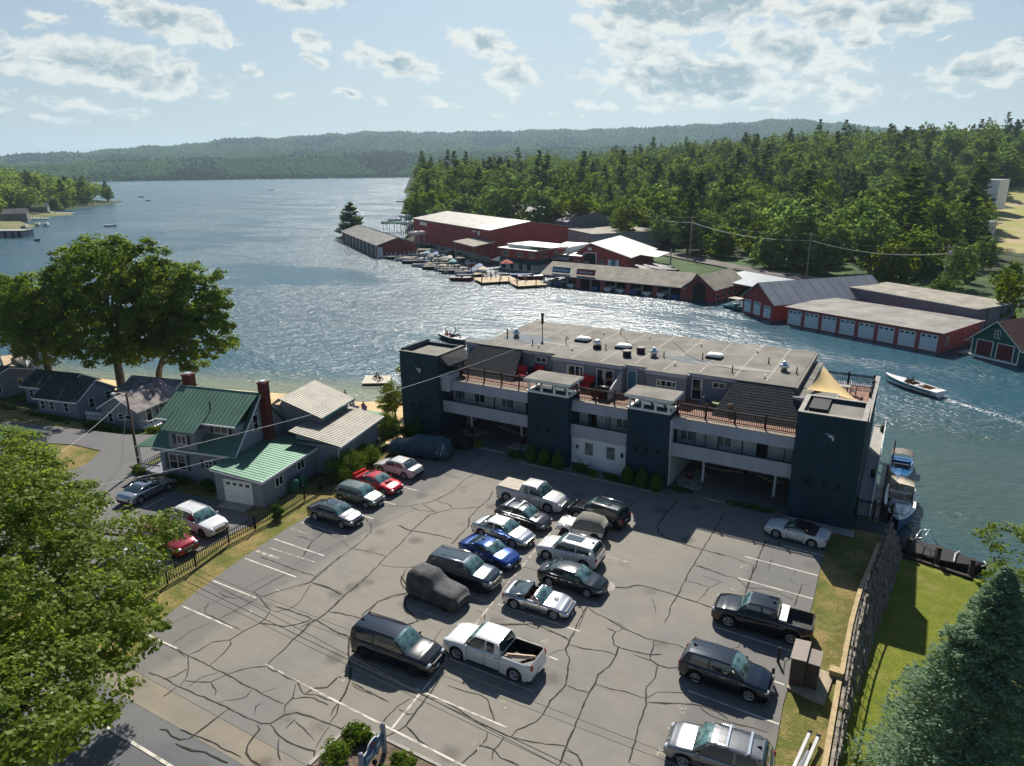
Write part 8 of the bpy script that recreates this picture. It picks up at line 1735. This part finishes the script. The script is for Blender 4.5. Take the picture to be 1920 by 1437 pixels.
# small boats on the lake, far away
far_grp = 'small boats out on the lake'
for i, (px, py, L_, rz, lb, hm) in enumerate(((207, 425, 6, .9, 'small white motorboat alone in the bay left of centre', M_BWHITE), (70, 452, 3, .3, 'tiny dark dinghy off the left boathouse', M_BBLACK), (265, 370, 8, .2, 'small dark boat beyond the left point, upper', M_BBLACK), (278, 377, 6, .2, 'small dark boat beyond the left point, lower', M_BBLACK), (508, 357, 9, .4, 'small white boat with a bright wake in the middle of the lake', M_BWHITE),
    (752, 379, 9, .1, 'pontoon boat near the round tree of the marina point', M_BWHITE), (575, 337, 9, .1, 'dark speck of a boat near the far shore, right', M_BBLACK), (370, 335, 9, .1, 'pale speck of a boat near the far shore, left', M_BWHITE))):
    p = at(px, py, -3); boat('lake_boat', lb, 'boat', (p.x, p.y, -3.0), rz, L_, L_*.32, .9+L_*.03, hm, M_BWHITE, 'covered', group=far_grp)
p = at(523, 356, -2.99); fw = MB(); a0 = Vector(at(510, 357.5, -2.98)); b0 = Vector(at(527, 357, -2.98)); d_ = (b0-a0).normalized(); n_ = Vector((-d_.y, d_.x, 0))*1.6
fw.face([a0-n_*.4, b0-n_, b0+n_, a0+n_*.4]); a0, b0 = Vector(at(225, 345, -2.98)), Vector(at(262, 345.5, -2.98)); n_ = Vector((LD[1], DD[1], 0))*6; fw.face([a0, b0, b0+n_, a0+n_]); struct('distant_wakes', fw, MATS['foam'])
# marina docks and boats
dk = 'marina docks'
def dock(a, c, w, z, label, m=None, piles=True, name='dock', grp=dk):
    a, c = Vector((*a, 0)), Vector((*c, 0)); L_ = (c-a).length; an_ = math.atan2((c-a).y, (c-a).x); root = thing(name, label, 'dock', (a.x, a.y, z), an_, grp)
    b = MB(); b.box(0, L_, -w/2, w/2, -.15, 0)
    for i in range(int(L_/2.5)): b.box(i*2.5+.02, i*2.5+.06, -w/2, w/2, .002, .01)
    b.build('planking', m or M_WOODD, parent=root)
    if piles:
        b = MB()
        for i in range(int(L_/5)+1):
            for s_ in (-1, 1): b.bar((i*5, s_*w/2, -1.5), (i*5, s_*w/2, 1.3), .14, 6)
        b.build('piles', M_PILE, parent=root)
    return root
main_a, main_b = A3(778, 486, -2.5), A3(905, 516, -2.5); dock(main_a, main_b, 2.2, -2.4, 'long main dock running between the moored boats to the marina office')
for k, (p, q) in enumerate((((745, 486), (770, 484)), ((822, 507), (858, 501)), ((835, 511), (880, 503)), ((790, 497), (818, 493)))): dock(A3(*p, -2.5), A3(*q, -2.5), 1.3, -2.4, ('short finger dock left of the main dock', 'pale finger dock reaching towards the open lake', 'outermost pale finger dock', 'finger dock between the covered boats')[k], M_CONC)
dock(A3(895, 527, -2.5), A3(965, 523, -2.5), 9, -2.3, 'broad wooden deck with people in front of the marina office'); dock(A3(962, 534, -2.5), A3(1018, 531, -2.5), 8, -2.3, 'broad wooden deck beside the covered slips')
M_BRED = mat('boat_red', (.30, .02, .03), .35, coat=.5); kinds = [('covered', M_BWHITE, M_BBLACK), ('covered', M_BBLACK, M_BBLACK), ('open', M_BWHITE, M_BTAN), ('covered', M_BBLUE, mat('blue_cover', (.03, .10, .25), .7)), ('covered', M_BWHITE, M_BTAN), ('open', M_BRED, M_BWHITE), ('covered', M_BTEAL, mat('teal_cover', (.03, .2, .2), .7))]
protos = []
adj = ['white boat under a black cover', 'black boat under a black cover', 'open white boat with tan deck', 'blue boat under a blue cover', 'white boat under a tan cover', 'open red boat', 'teal boat under a teal cover']
rb_ = random.Random(12); mb_list = []
for k, (px, py, kd, rot) in enumerate(((760, 489, 0, .4), (775, 494, 1, .4), (795, 500, 0, .5), (812, 505, 1, .5), (780, 490, 2, .4), (800, 494, 0, .4), (828, 498, 1, .4), (842, 503, 4, .5), (858, 508, 2, .5), (800, 478, 6, 2.2), (816, 480, 3, 2.2), (828, 486, 5, 2.2), (842, 487, 4, 2.2), (858, 490, 0, 2.2), (870, 488, 1, 2.2), (886, 497, 5, 2.2), (898, 503, 3, 2.2), (888, 512, 3, 2.0), (905, 509, 4, 2.2), (880, 521, 1, .4), (866, 526, 5, .3), (980, 520, 3, .5), (996, 523, 5, .5), (862, 482, 0, 2.2), (742, 486, 1, .4), (806, 465, 1, .3), (830, 474, 2, .2), (768, 487, 4, .4), (787, 494, 3, .45), (820, 502, 2, .5), (835, 507, 0, .5), (850, 512, 1, .5), (808, 484, 0, 2.2), (822, 488, 2, 2.2), (835, 491, 1, 2.2), (850, 494, 6, 2.2), (880, 493, 4, 2.2), (893, 507, 1, 2.2), (874, 514, 0, .5), (845, 478, 1, 2.2), (800, 472, 4, .3), (815, 472, 0, .3), (785, 480, 2, .4))):
    p = at(px, py, -2.9); kk = kinds[kd]; pos = ['nearest the long red boathouse', 'beside the main dock', 'in the outer row facing the lake', 'in the inner row under the red barn wall', 'close to the marina office deck'][0 if px < 790 and py > 480 else 3 if rot > 1 and px < 875 else 4 if px > 875 else 2 if py > 495 else 1]
    boat('marina_boat', adj[kd]+' '+pos, 'boat', (p.x, p.y, -3.0), rot+YAW*.3, 6.8*rb_.uniform(.9, 1.15), 2.4, 1.1, kk[1], kk[2], kk[0], cover=kk[2], group='boats at the marina docks')
# boats under the covered slips
for k in range(11):
    p = p0.lerp(p1, (k+.55)/11) if False else Vector(A3(1019, 533, -3)).lerp(Vector(A3(1281, 561, -3)), (k+.5)/11)
    if k == 3: continue
    boat('slip_boat', ('white boat in the covered slips, stern to the water', 'blue trimmed boat in the covered slips')[k % 3 == 0]+', between posts %s from the office' % ('nearest', 'second', 'third', 'fourth', 'fifth', 'sixth', 'seventh', 'eighth', 'ninth', 'tenth', 'last')[k], 'boat', (p.x-1.2*math.sin(.1), p.y+2.6, -3.0), math.atan2(1, .08), 5.8, 2.2, 1.0, (M_BWHITE, M_BBLUE, M_BWHITE)[k % 3], M_WPANEL if k % 2 else M_BBLACK, 'open' if k % 2 else 'covered', group='boats in the covered slips')
# boats on the yard trailers
for k in range(6):
    p = at(1205+k*9, 505+(k % 2)*5-(k//3)*2, -1.5); boat('yard_boat', 'dark pontoon boat stored on the yard beside the gable shop, %s in the row' % ('first', 'second', 'third', 'fourth', 'fifth', 'last')[k], 'boat', (p.x, p.y, -1.6), 2.7, 7.5, 2.5, 1.0, M_BBLACK, M_BBLACK, 'covered', cover=mat('purple_black_cover', (.03, .028, .04), .6), group='boats stored in the marina yard')
# boats high on lifts
for k, (px, py, z, lb, cm) in enumerate(((742, 407, 5.5, 'white boat with a blue cover raised high on the left lift', M_BBLUE), (761, 399, 5.5, 'white boat raised on the farthest lift', M_BBLUE), (768, 411, 5.0, 'blue boat raised on the right lift', M_BBLUE), (783, 432, 4.5, 'white boat with a pink red canopy on the nearest lift', M_BRED))):
    p = at(px, py+32, -2.5); lf = thing('boat_lift', 'steel boat lift frame holding the '+lb.split(' raised')[0].split(' on the')[0], 'boat lift', (p.x, p.y, -3), 0, 'boat lifts'); b = MB()
    for sx in (-2, 2):
        for sy in (-1.8, 1.8): b.bar((sx, sy, -1), (sx, sy, z+2), .12, 5)
    for sy in (-1.8, 1.8): b.bar((-2, sy, z+2), (2, sy, z+2), .1, 5); b.bar((-2, sy, z+.6), (2, sy, z+.6), .1, 5)
    b.build('frame', M_METAL, parent=lf); boat('lifted_boat', lb, 'boat', (p.x, p.y, z-2.9+.6), .6, 6.5, 2.4, 1.2, M_BWHITE, cm, 'covered', group='boats on lifts')
p = at(750, 428, -1); b = MB(); b.loft([[(x, -2.5, 0), (x, -1.5, 1.0), (x, 1.5, 1.0), (x, 2.5, 0)] for x in (-9, 9)]); 
cn = thing('green_canopy', 'green canopy roof standing among the boat lifts', 'canopy', (p.x, p.y, 1.0), .2); b.build('roof', mat('teal_canopy', (.03, .17, .13), .7), parent=cn)
for x in (-8, 8):
    for y in (-2, 2): b = MB(); b.bar((x, y, -4.5), (x, y, .1), .12, 5); b.build('post', M_METAL, parent=cn)
# orange parasol on the deck
p = at(950, 508, -2.3); ps_ = thing('parasol', 'orange parasol on the marina deck in front of the office', 'parasol', (p.x, p.y, -2.3)); b = MB(); b.lathe([(2.0, 2.3), (1.0, 2.9), (.05, 3.3)], (0, 0, 0), 8, smooth=False); b.build('canopy', mat('orange_cloth', (.50, .13, .08), .8), parent=ps_); b = MB(); b.bar((0, 0, 0), (0, 0, 2.9), .05, 6); b.build('pole', M_METAL, parent=ps_)
# pontoon in teal by the red gable boathouse
p = at(1381, 580, -3); tp = boat('pontoon_boat', 'teal canopied pontoon boat beside the red gabled boathouse', 'boat', (p.x, p.y, -3), -.5, 6, 2.4, .8, M_BTEAL, M_BTEAL, seat=M_BTEAL); b = MB(); b.box(-1.6, 1.4, -1.2, 1.2, 2.3, 2.4)
for x in (-1.5, 1.3):
    for y in (-1.1, 1.1): b.bar((x, y, .7), (x, y, 2.3), .04, 5)
b.build('canopy', M_BTAN, parent=tp)
# left dock with blue canopy, docks on the left shore
p = at(20, 690, -3)
ld_ = thing('boat_dock', 'wooden dock with a pale covered boat at the left edge behind the cottages', 'dock', (p.x, p.y, -2.6), R(-22)); b = MB(); b.box(-8, 8.5, -.8, .8, -.1, 0); b.build('planking', M_WOODD, parent=ld_)
boat('dock_boat', 'boat under a taupe cover tied to the dock at the left edge', 'boat', (p.x-1, p.y+2.6, -3), R(-22), 8, 2.6, 1.2, M_BWHITE, M_BTAN, 'covered', cover=mat('taupe_cover', (.24, .21, .19), .8))
cn = thing('blue_canopy', 'bright blue boat canopy at the left edge beyond the dock', 'canopy', (p.x-1.5, p.y+7.5, -1.0), R(-22)); b = MB(); b.loft([[(x, -1.8, 1.2), (x, -1.2, 1.8), (x, 0, 2.0), (x, 1.2, 1.8), (x, 1.8, 1.2)] for x in (-5, 5)]); b.build('canvas', mat('bright_blue_canvas', (.02, .15, .48), .7), parent=cn)
for x in (-4.5, 4.5):
    for y in (-1.6, 1.6): b = MB(); b.bar((x, y, -2), (x, y, 1.3), .06, 5); b.build('post', M_METAL, parent=cn)
for k, (a, c, lb) in enumerate((((95, 399.5), (140, 399.5), 'farthest pale dock on the left shore'), ((52, 409.5), (92, 409.5), 'middle pale dock on the left shore'))): dock(A3(*a, -2.4), A3(*c, -2.4), 3.0, -2.3, lb, M_WHITE, grp='docks on the left shore')
for k, (px, py, lb, m_) in enumerate(((48, 428, 'open white boat moored left of the pale boathouse', M_BWHITE), (72, 424, 'white boat with a curved canopy on the left shore', M_BWHITE), (88, 424, 'white boat at the end of the left shore dock', M_BWHITE), (95, 402, 'small white boat beside the farthest left dock', M_BWHITE))): p = at(px, py, -3); boat('shore_boat', lb, 'boat', (p.x, p.y, -3), -.4, 9, 3, 1.8, m_, M_BTAN if k < 1 else M_WPANEL, 'covered', group='boats on the left shore')
# swim raft, beach things and people
rf_ = thing('swim_raft', 'square floating wooden swim raft off the beach', 'raft', (-66.0, 75.2, -2.95), R(33)); b = MB(); b.box(-2.0, 2.0, -1.9, 1.9, .15, .3); b.build('planking', mat('raft_wood', (.50, .46, .38), .85), parent=rf_); b = MB()
for s_ in (-1.5, 0, 1.5): b.bar((-1.9, s_, 0), (1.9, s_, 0), .25, 8)
b.build('floats', M_BLACK, parent=rf_); b = MB(); b.path([(2.0, -.3, -.2), (2.0, -.3, 1.0), (1.6, -.3, 1.0)], .03, 5); b.path([(2.0, .3, -.2), (2.0, .3, 1.0), (1.6, .3, 1.0)], .03, 5); b.build('ladder', M_METAL, parent=rf_)
M_SKIN = mat('skin', (.32, .17, .11), .6, var=.05); M_SKIND = mat('tanned_skin', (.16, .08, .05), .6); M_HAIR = mat('dark_hair', (.02, .014, .01), .7)
POSES = {'stand': dict(hip=.92, kn=((.02, .1, .5), (.03, -.1, .5)), ft=((-.02, .11, .05), (.05, -.12, .05)), el=((-.02, .27, 1.12), (.02, -.27, 1.12)), hd=((.08, .25, .88), (.1, -.24, .88)), sh=1.42, lean=.0),
         'sit': dict(hip=.14, kn=((.38, .14, .42), (.38, -.14, .42)), ft=((.55, .14, .05), (.55, -.12, .05)), el=((-.05, .27, .40), (.2, -.26, .40)), hd=((-.12, .30, .12), (.38, -.16, .46)), sh=.66, lean=-.02),
         'seat': dict(hip=.12, kn=((.42, .12, .12), (.42, -.12, .12)), ft=((.48, .12, -.3), (.48, -.12, -.3)), el=((.08, .26, .38), (.08, -.26, .38)), hd=((.34, .16, .36), (.34, -.16, .36)), sh=.62, lean=.0)}
def person(label, loc, rz, pose, shirt, pants, skin=None, group='people', scale=1.0, bare=False):
    q = POSES[pose]; root = thing('person', label, 'person', loc, rz, group); root.scale = (scale,)*3
    me = bpy.data.meshes.new('body'); V = [(0, 0, q['hip'])]; E = []; rad = [.14]
    def add(v, r_, p_): V.append(v); rad.append(r_); E.append((p_, len(V)-1)); return len(V)-1
    sh = q['sh']; ch = add((q['lean']*.5, 0, (q['hip']+sh)/2), .13, 0); st = add((q['lean'], 0, sh-.03), .12, ch); nk = add((q['lean'], 0, sh+.08), .055, st); hd_ = add((q['lean']+.02, 0, sh+.19), .095, nk); add((q['lean']+.02, 0, sh+.29), .08, hd_)
    for k in (0, 1):
        s_ = 1 if k == 0 else -1; a = add((q['lean'], s_*.17, sh), .065, st); e = add(q['el'][k], .045, a); w_ = add(q['hd'][k], .032, e)
        for f in (-.03, 0, .03): d = Vector(q['hd'][k])-Vector(q['el'][k]); d.normalize(); add(tuple(Vector(q['hd'][k])+d*.09+Vector((0, f, 0))), .011, w_)
        h = add((0, s_*.1, q['hip']-.03), .09, 0); kn = add(q['kn'][k], .065, h); ft = add(q['ft'][k], .045, kn); add((q['ft'][k][0]+.15, q['ft'][k][1], max(q['ft'][k][2]-.02, q['ft'][k][2]-.02)), .035, ft)
    me.from_pydata(V, E, []); o = bpy.data.objects.new('body', me); sc.collection.objects.link(o); o.parent = root; me.materials.append(skin or M_SKIN)
    sk = o.modifiers.new('skin', 'SKIN'); sv_ = me.skin_vertices[0] if me.skin_vertices else None
    bpy.context.view_layer.update()
    if not me.skin_vertices: 
        bpy.context.view_layer.objects.active = o
    for i, r_ in enumerate(rad):
        try: me.skin_vertices[0].data[i].radius = (r_, r_); me.skin_vertices[0].data[i].use_root = (i == 0)
        except Exception: pass
    ss_ = o.modifiers.new('smooth', 'SUBSURF'); ss_.levels = 1; ss_.render_levels = 1
    b = MB(); b.ball((q['lean']-.0, 0, sh+.27), .115, 8, squash=(1, .9, .85)); b.build('hair', M_HAIR, parent=root)
    lo, hi = q['hip']-.02, sh+.02
    if not bare: b = MB(); b.loft([[(q['lean']*t+x*.17, y*.21*(.9+.1*t), lo+(hi-lo)*t) for x, y in ((1, 0), (.7, .8), (0, 1), (-.7, .8), (-1, 0), (-.7, -.8), (0, -1), (.7, -.8))] for t in (0, .3, .6, .9, 1)], closed=True); b.build('shirt', shirt, parent=root)
    b = MB()
    for k in (0, 1): s_ = 1 if k == 0 else -1; b.tube([(0, s_*.08, q['hip']+.05), tuple(Vector((0, s_*.1, q['hip'])).lerp(Vector(q['kn'][k]), .7))], [.125, .10], 8)
    b.build('shorts', pants, parent=root); return root
M_CW = mat('white_cloth', (.6, .6, .6), .9); M_CR = mat('orange_cloth2', (.5, .12, .05), .9); M_CB = mat('dark_cloth', (.02, .025, .04), .9); M_CP = mat('purple_cloth', (.16, .12, .26), .9)
person('person sitting on the left of the swim raft with knees up', (-66.3, 75.4, -2.65), R(200), 'sit', M_CB, M_CB, M_SKIND, 'people on the raft', bare=True)
person('person sitting on the swim raft beside the ladder side, facing the other', (-65.5, 75.0, -2.65), R(60), 'sit', M_CR, M_CB, M_SKIND, 'people on the raft', bare=True)
person('person wading knee deep off the beach in dark shorts', (-64.6, 66.9, -3.5), R(100), 'stand', M_CB, M_CB, M_SKIND, 'people at the beach', bare=True)
person('person standing on the sand behind the purple beach chairs', (-56.6, 61.6, float(ground_z(-56.6, 61.6))), R(-60), 'stand', M_CB, M_CB, M_SKIND, 'people at the beach')
rotp = math.atan2(4.52, -5.95)
person('person driving the white speedboat in an orange top', (1.2, 108.6, -2.45), rotp, 'seat', M_CR, M_CB, None, 'people in the speedboat'); person('passenger seated beside the driver of the white speedboat', (1.9, 109.0-.1, -2.45), rotp, 'seat', M_CW, M_CB, M_SKIND, 'people in the speedboat')
for k in range(5): person('passenger in the long dark green boat, %s from its stern' % ('first', 'second', 'third', 'fourth', 'fifth')[k], (-72.4+k*1.1, 102.2-k*.55, -2.4), math.atan2(-.5, 1), 'seat', (M_CR, M_CW)[k % 2], M_CB, None, 'passengers in the green boat')
for k, (px, py) in enumerate(((905, 523), (912, 521), (921, 524), (930, 520), (940, 523), (968, 530), (985, 530))): p = at(px, py, -2.3); person('person on the marina deck, number %s from the left edge of the deck' % ('one', 'two', 'three', 'four', 'five', 'six', 'seven')[k] if False else ('standing person on the marina deck, %s from the left' % ('first', 'second', 'third', 'fourth', 'fifth', 'sixth', 'seventh')[k]), (p.x, p.y, -2.3), k*1.3, 'stand', (M_CR, M_CW, M_CB)[k % 3], M_CB, None, 'people on the marina deck')
# beach decks, chairs and rails
M_MINT = mat('mint_deck', (.16, .32, .24), .8, var=.12, scale=1)
def gdeck(px_, z, label): 
    b = MB(); pts = [at(*p_, z) for p_ in px_]; c = sum(pts, Vector())/len(pts); b.prism([(q.x-c.x, q.y-c.y) for q in pts], -.25, 0); return tag(b.build('beach_deck', M_MINT, loc=(c.x, c.y, z)), label, 'deck', 'mint green beach decks')
gdeck([(640, 768), (680, 768), (722, 775), (690, 800), (655, 790)], -1.6, 'upper mint green deck on the sand under the purple chairs'); gdeck([(690, 815), (718, 800), (735, 805), (700, 832)], -1.0, 'lower mint green deck beside the tan roofed cottage')
rl = thing('beach_rail', 'wooden rail fence running down the beach between the mint decks', 'fence', (*A3(690, 800, -1.5), -1.5), 0); a, c = at(690, 806, -1.5), at(724, 785, -1.5); L_ = (c-a).length; b = MB(); o_ = Vector(rl.location)
for k in range(6): p = a.lerp(c, k/5)-o_; b.bar(p, p+Vector((0, 0, 1.1)), .05, 4)
for zz in (.5, 1.05): b.bar(a-o_+Vector((0, 0, zz)), c-o_+Vector((0, 0, zz)), .04, 4)
b.build('rails', mat('grey_green_wood', (.14, .20, .14), .8), parent=rl)
for k, (px, py) in enumerate(((655, 768), (662, 771), (669, 769), (676, 774), (672, 779), (664, 775), (658, 774), (680, 779))):
    p = at(px, py, -1.6); t = thing('beach_chair', 'purple and white beach chair on the mint deck, %s in the cluster' % ('first', 'second', 'third', 'fourth', 'fifth', 'sixth', 'seventh', 'eighth')[k], 'chair', (p.x, p.y, -1.6), k*.9, 'purple beach chairs')
    b = MB(); b.box(-.3, .3, -.3, .3, .3, .38); b.build('seat', (M_CP, M_CW)[k % 2], parent=t); b = MB(); b.hexa([(-.3, .3, .35), (.3, .3, .35), (.3, .36, .35), (-.3, .36, .35)], [(-.3, .55, 1.05), (.3, .55, 1.05), (.3, .61, 1.05), (-.3, .61, 1.05)]); b.build('backrest', (M_CP, M_CW)[(k+1) % 2], parent=t)
    b = MB()
    for sx in (-.28, .28):
        for sy in (-.28, .28): b.bar((sx, sy, 0), (sx, sy, .32), .025, 4)
    b.build('legs', M_METAL, parent=t)
# bench and flower barrel by the white ground floor wall
for k, x in enumerate((-25.0, -24.0)):
    t = thing('garden_chair', 'white framed black seated chair by the white wall, '+('left' if k == 0 else 'right'), 'chair', (x, 54.95, 0), 0, 'garden chairs'); b = MB(); b.box(-.3, .3, -.25, .25, .42, .47); b.build('seat', M_BLACK, parent=t); b = MB(); b.box(-.3, .3, .2, .26, .5, .95); b.build('backrest', M_WHITE, parent=t)
    for sx in (-.27, .27):
        for sy in (-.22, .22): b = MB(); b.bar((sx, sy, 0), (sx, sy, .42), .025, 5); b.build('leg', M_WHITE, parent=t)
for k, (x, y) in enumerate(((-14.9, 57.6), (-32.2, 57.75), (-38.2, 57.65), (-10.8, 61.2), (-12.6, 61.9), (-31.0, 61.5))):
    t = thing('planter_pot', 'dark red plant pot on the stone bed, '+('left of the right carport', 'at the second left carport post', 'at the foot of the first carport post', 'deep in the right carport, right', 'deep in the right carport, left', 'deep in the left carport')[k], 'plant pot', (x, y-.0, .1), 0, 'carport plant pots'); b = MB(); b.lathe([(.2, 0), (.3, .35), (.32, .4)], (0, 0, 0), 12); b.build('pot', mat('dark_red_pot', (.12, .03, .03), .7), parent=t)
    b = MB(); b.ball((0, 0, .5), .26, 8); b.build('plant', mat('pot_plant', (.12, .03, .04), .9), parent=t)
# cell mast above the trees
p = at(1364, 330, 12); cm = thing('cell_mast', 'pale antenna mast rising above the forest', 'mast', (p.x, p.y, 8), 0); b = MB(); b.bar((0, 0, -8), (0, 0, 22), .35, 6); b.build('pole', M_METAL, parent=cm)
for k in range(4): b = MB(); b.box(-1.8+k*1.1, -1.2+k*1.1, -.2, .2, 19, 23); b.build('antenna', M_WHITE, parent=cm)
# ---------------------------------------------------------------- air
HAZE_ON = True
if HAZE_ON:
    hz = MB(); X0, X1, Y0, Y1 = -9000, 9500, -1500, 9500
    hz.box(X0, X1, Y0, Y1, -10, 330)
    hm = bpy.data.materials.new('haze_air'); hm.use_nodes = True; t = NT(hm.node_tree); hm.node_tree.nodes.clear()
    pv = t.n('ShaderNodeVolumePrincipled'); pv.inputs['Color'].default_value = (.62, .84, 1.0, 1); pv.inputs['Density'].default_value = 8.0e-5; pv.inputs['Anisotropy'].default_value = .3
    o = t.n('ShaderNodeOutputMaterial'); t.link(pv.outputs[0], o.inputs['Volume'])
    ho = hz.build('haze', hm); ho['kind'] = 'stuff'
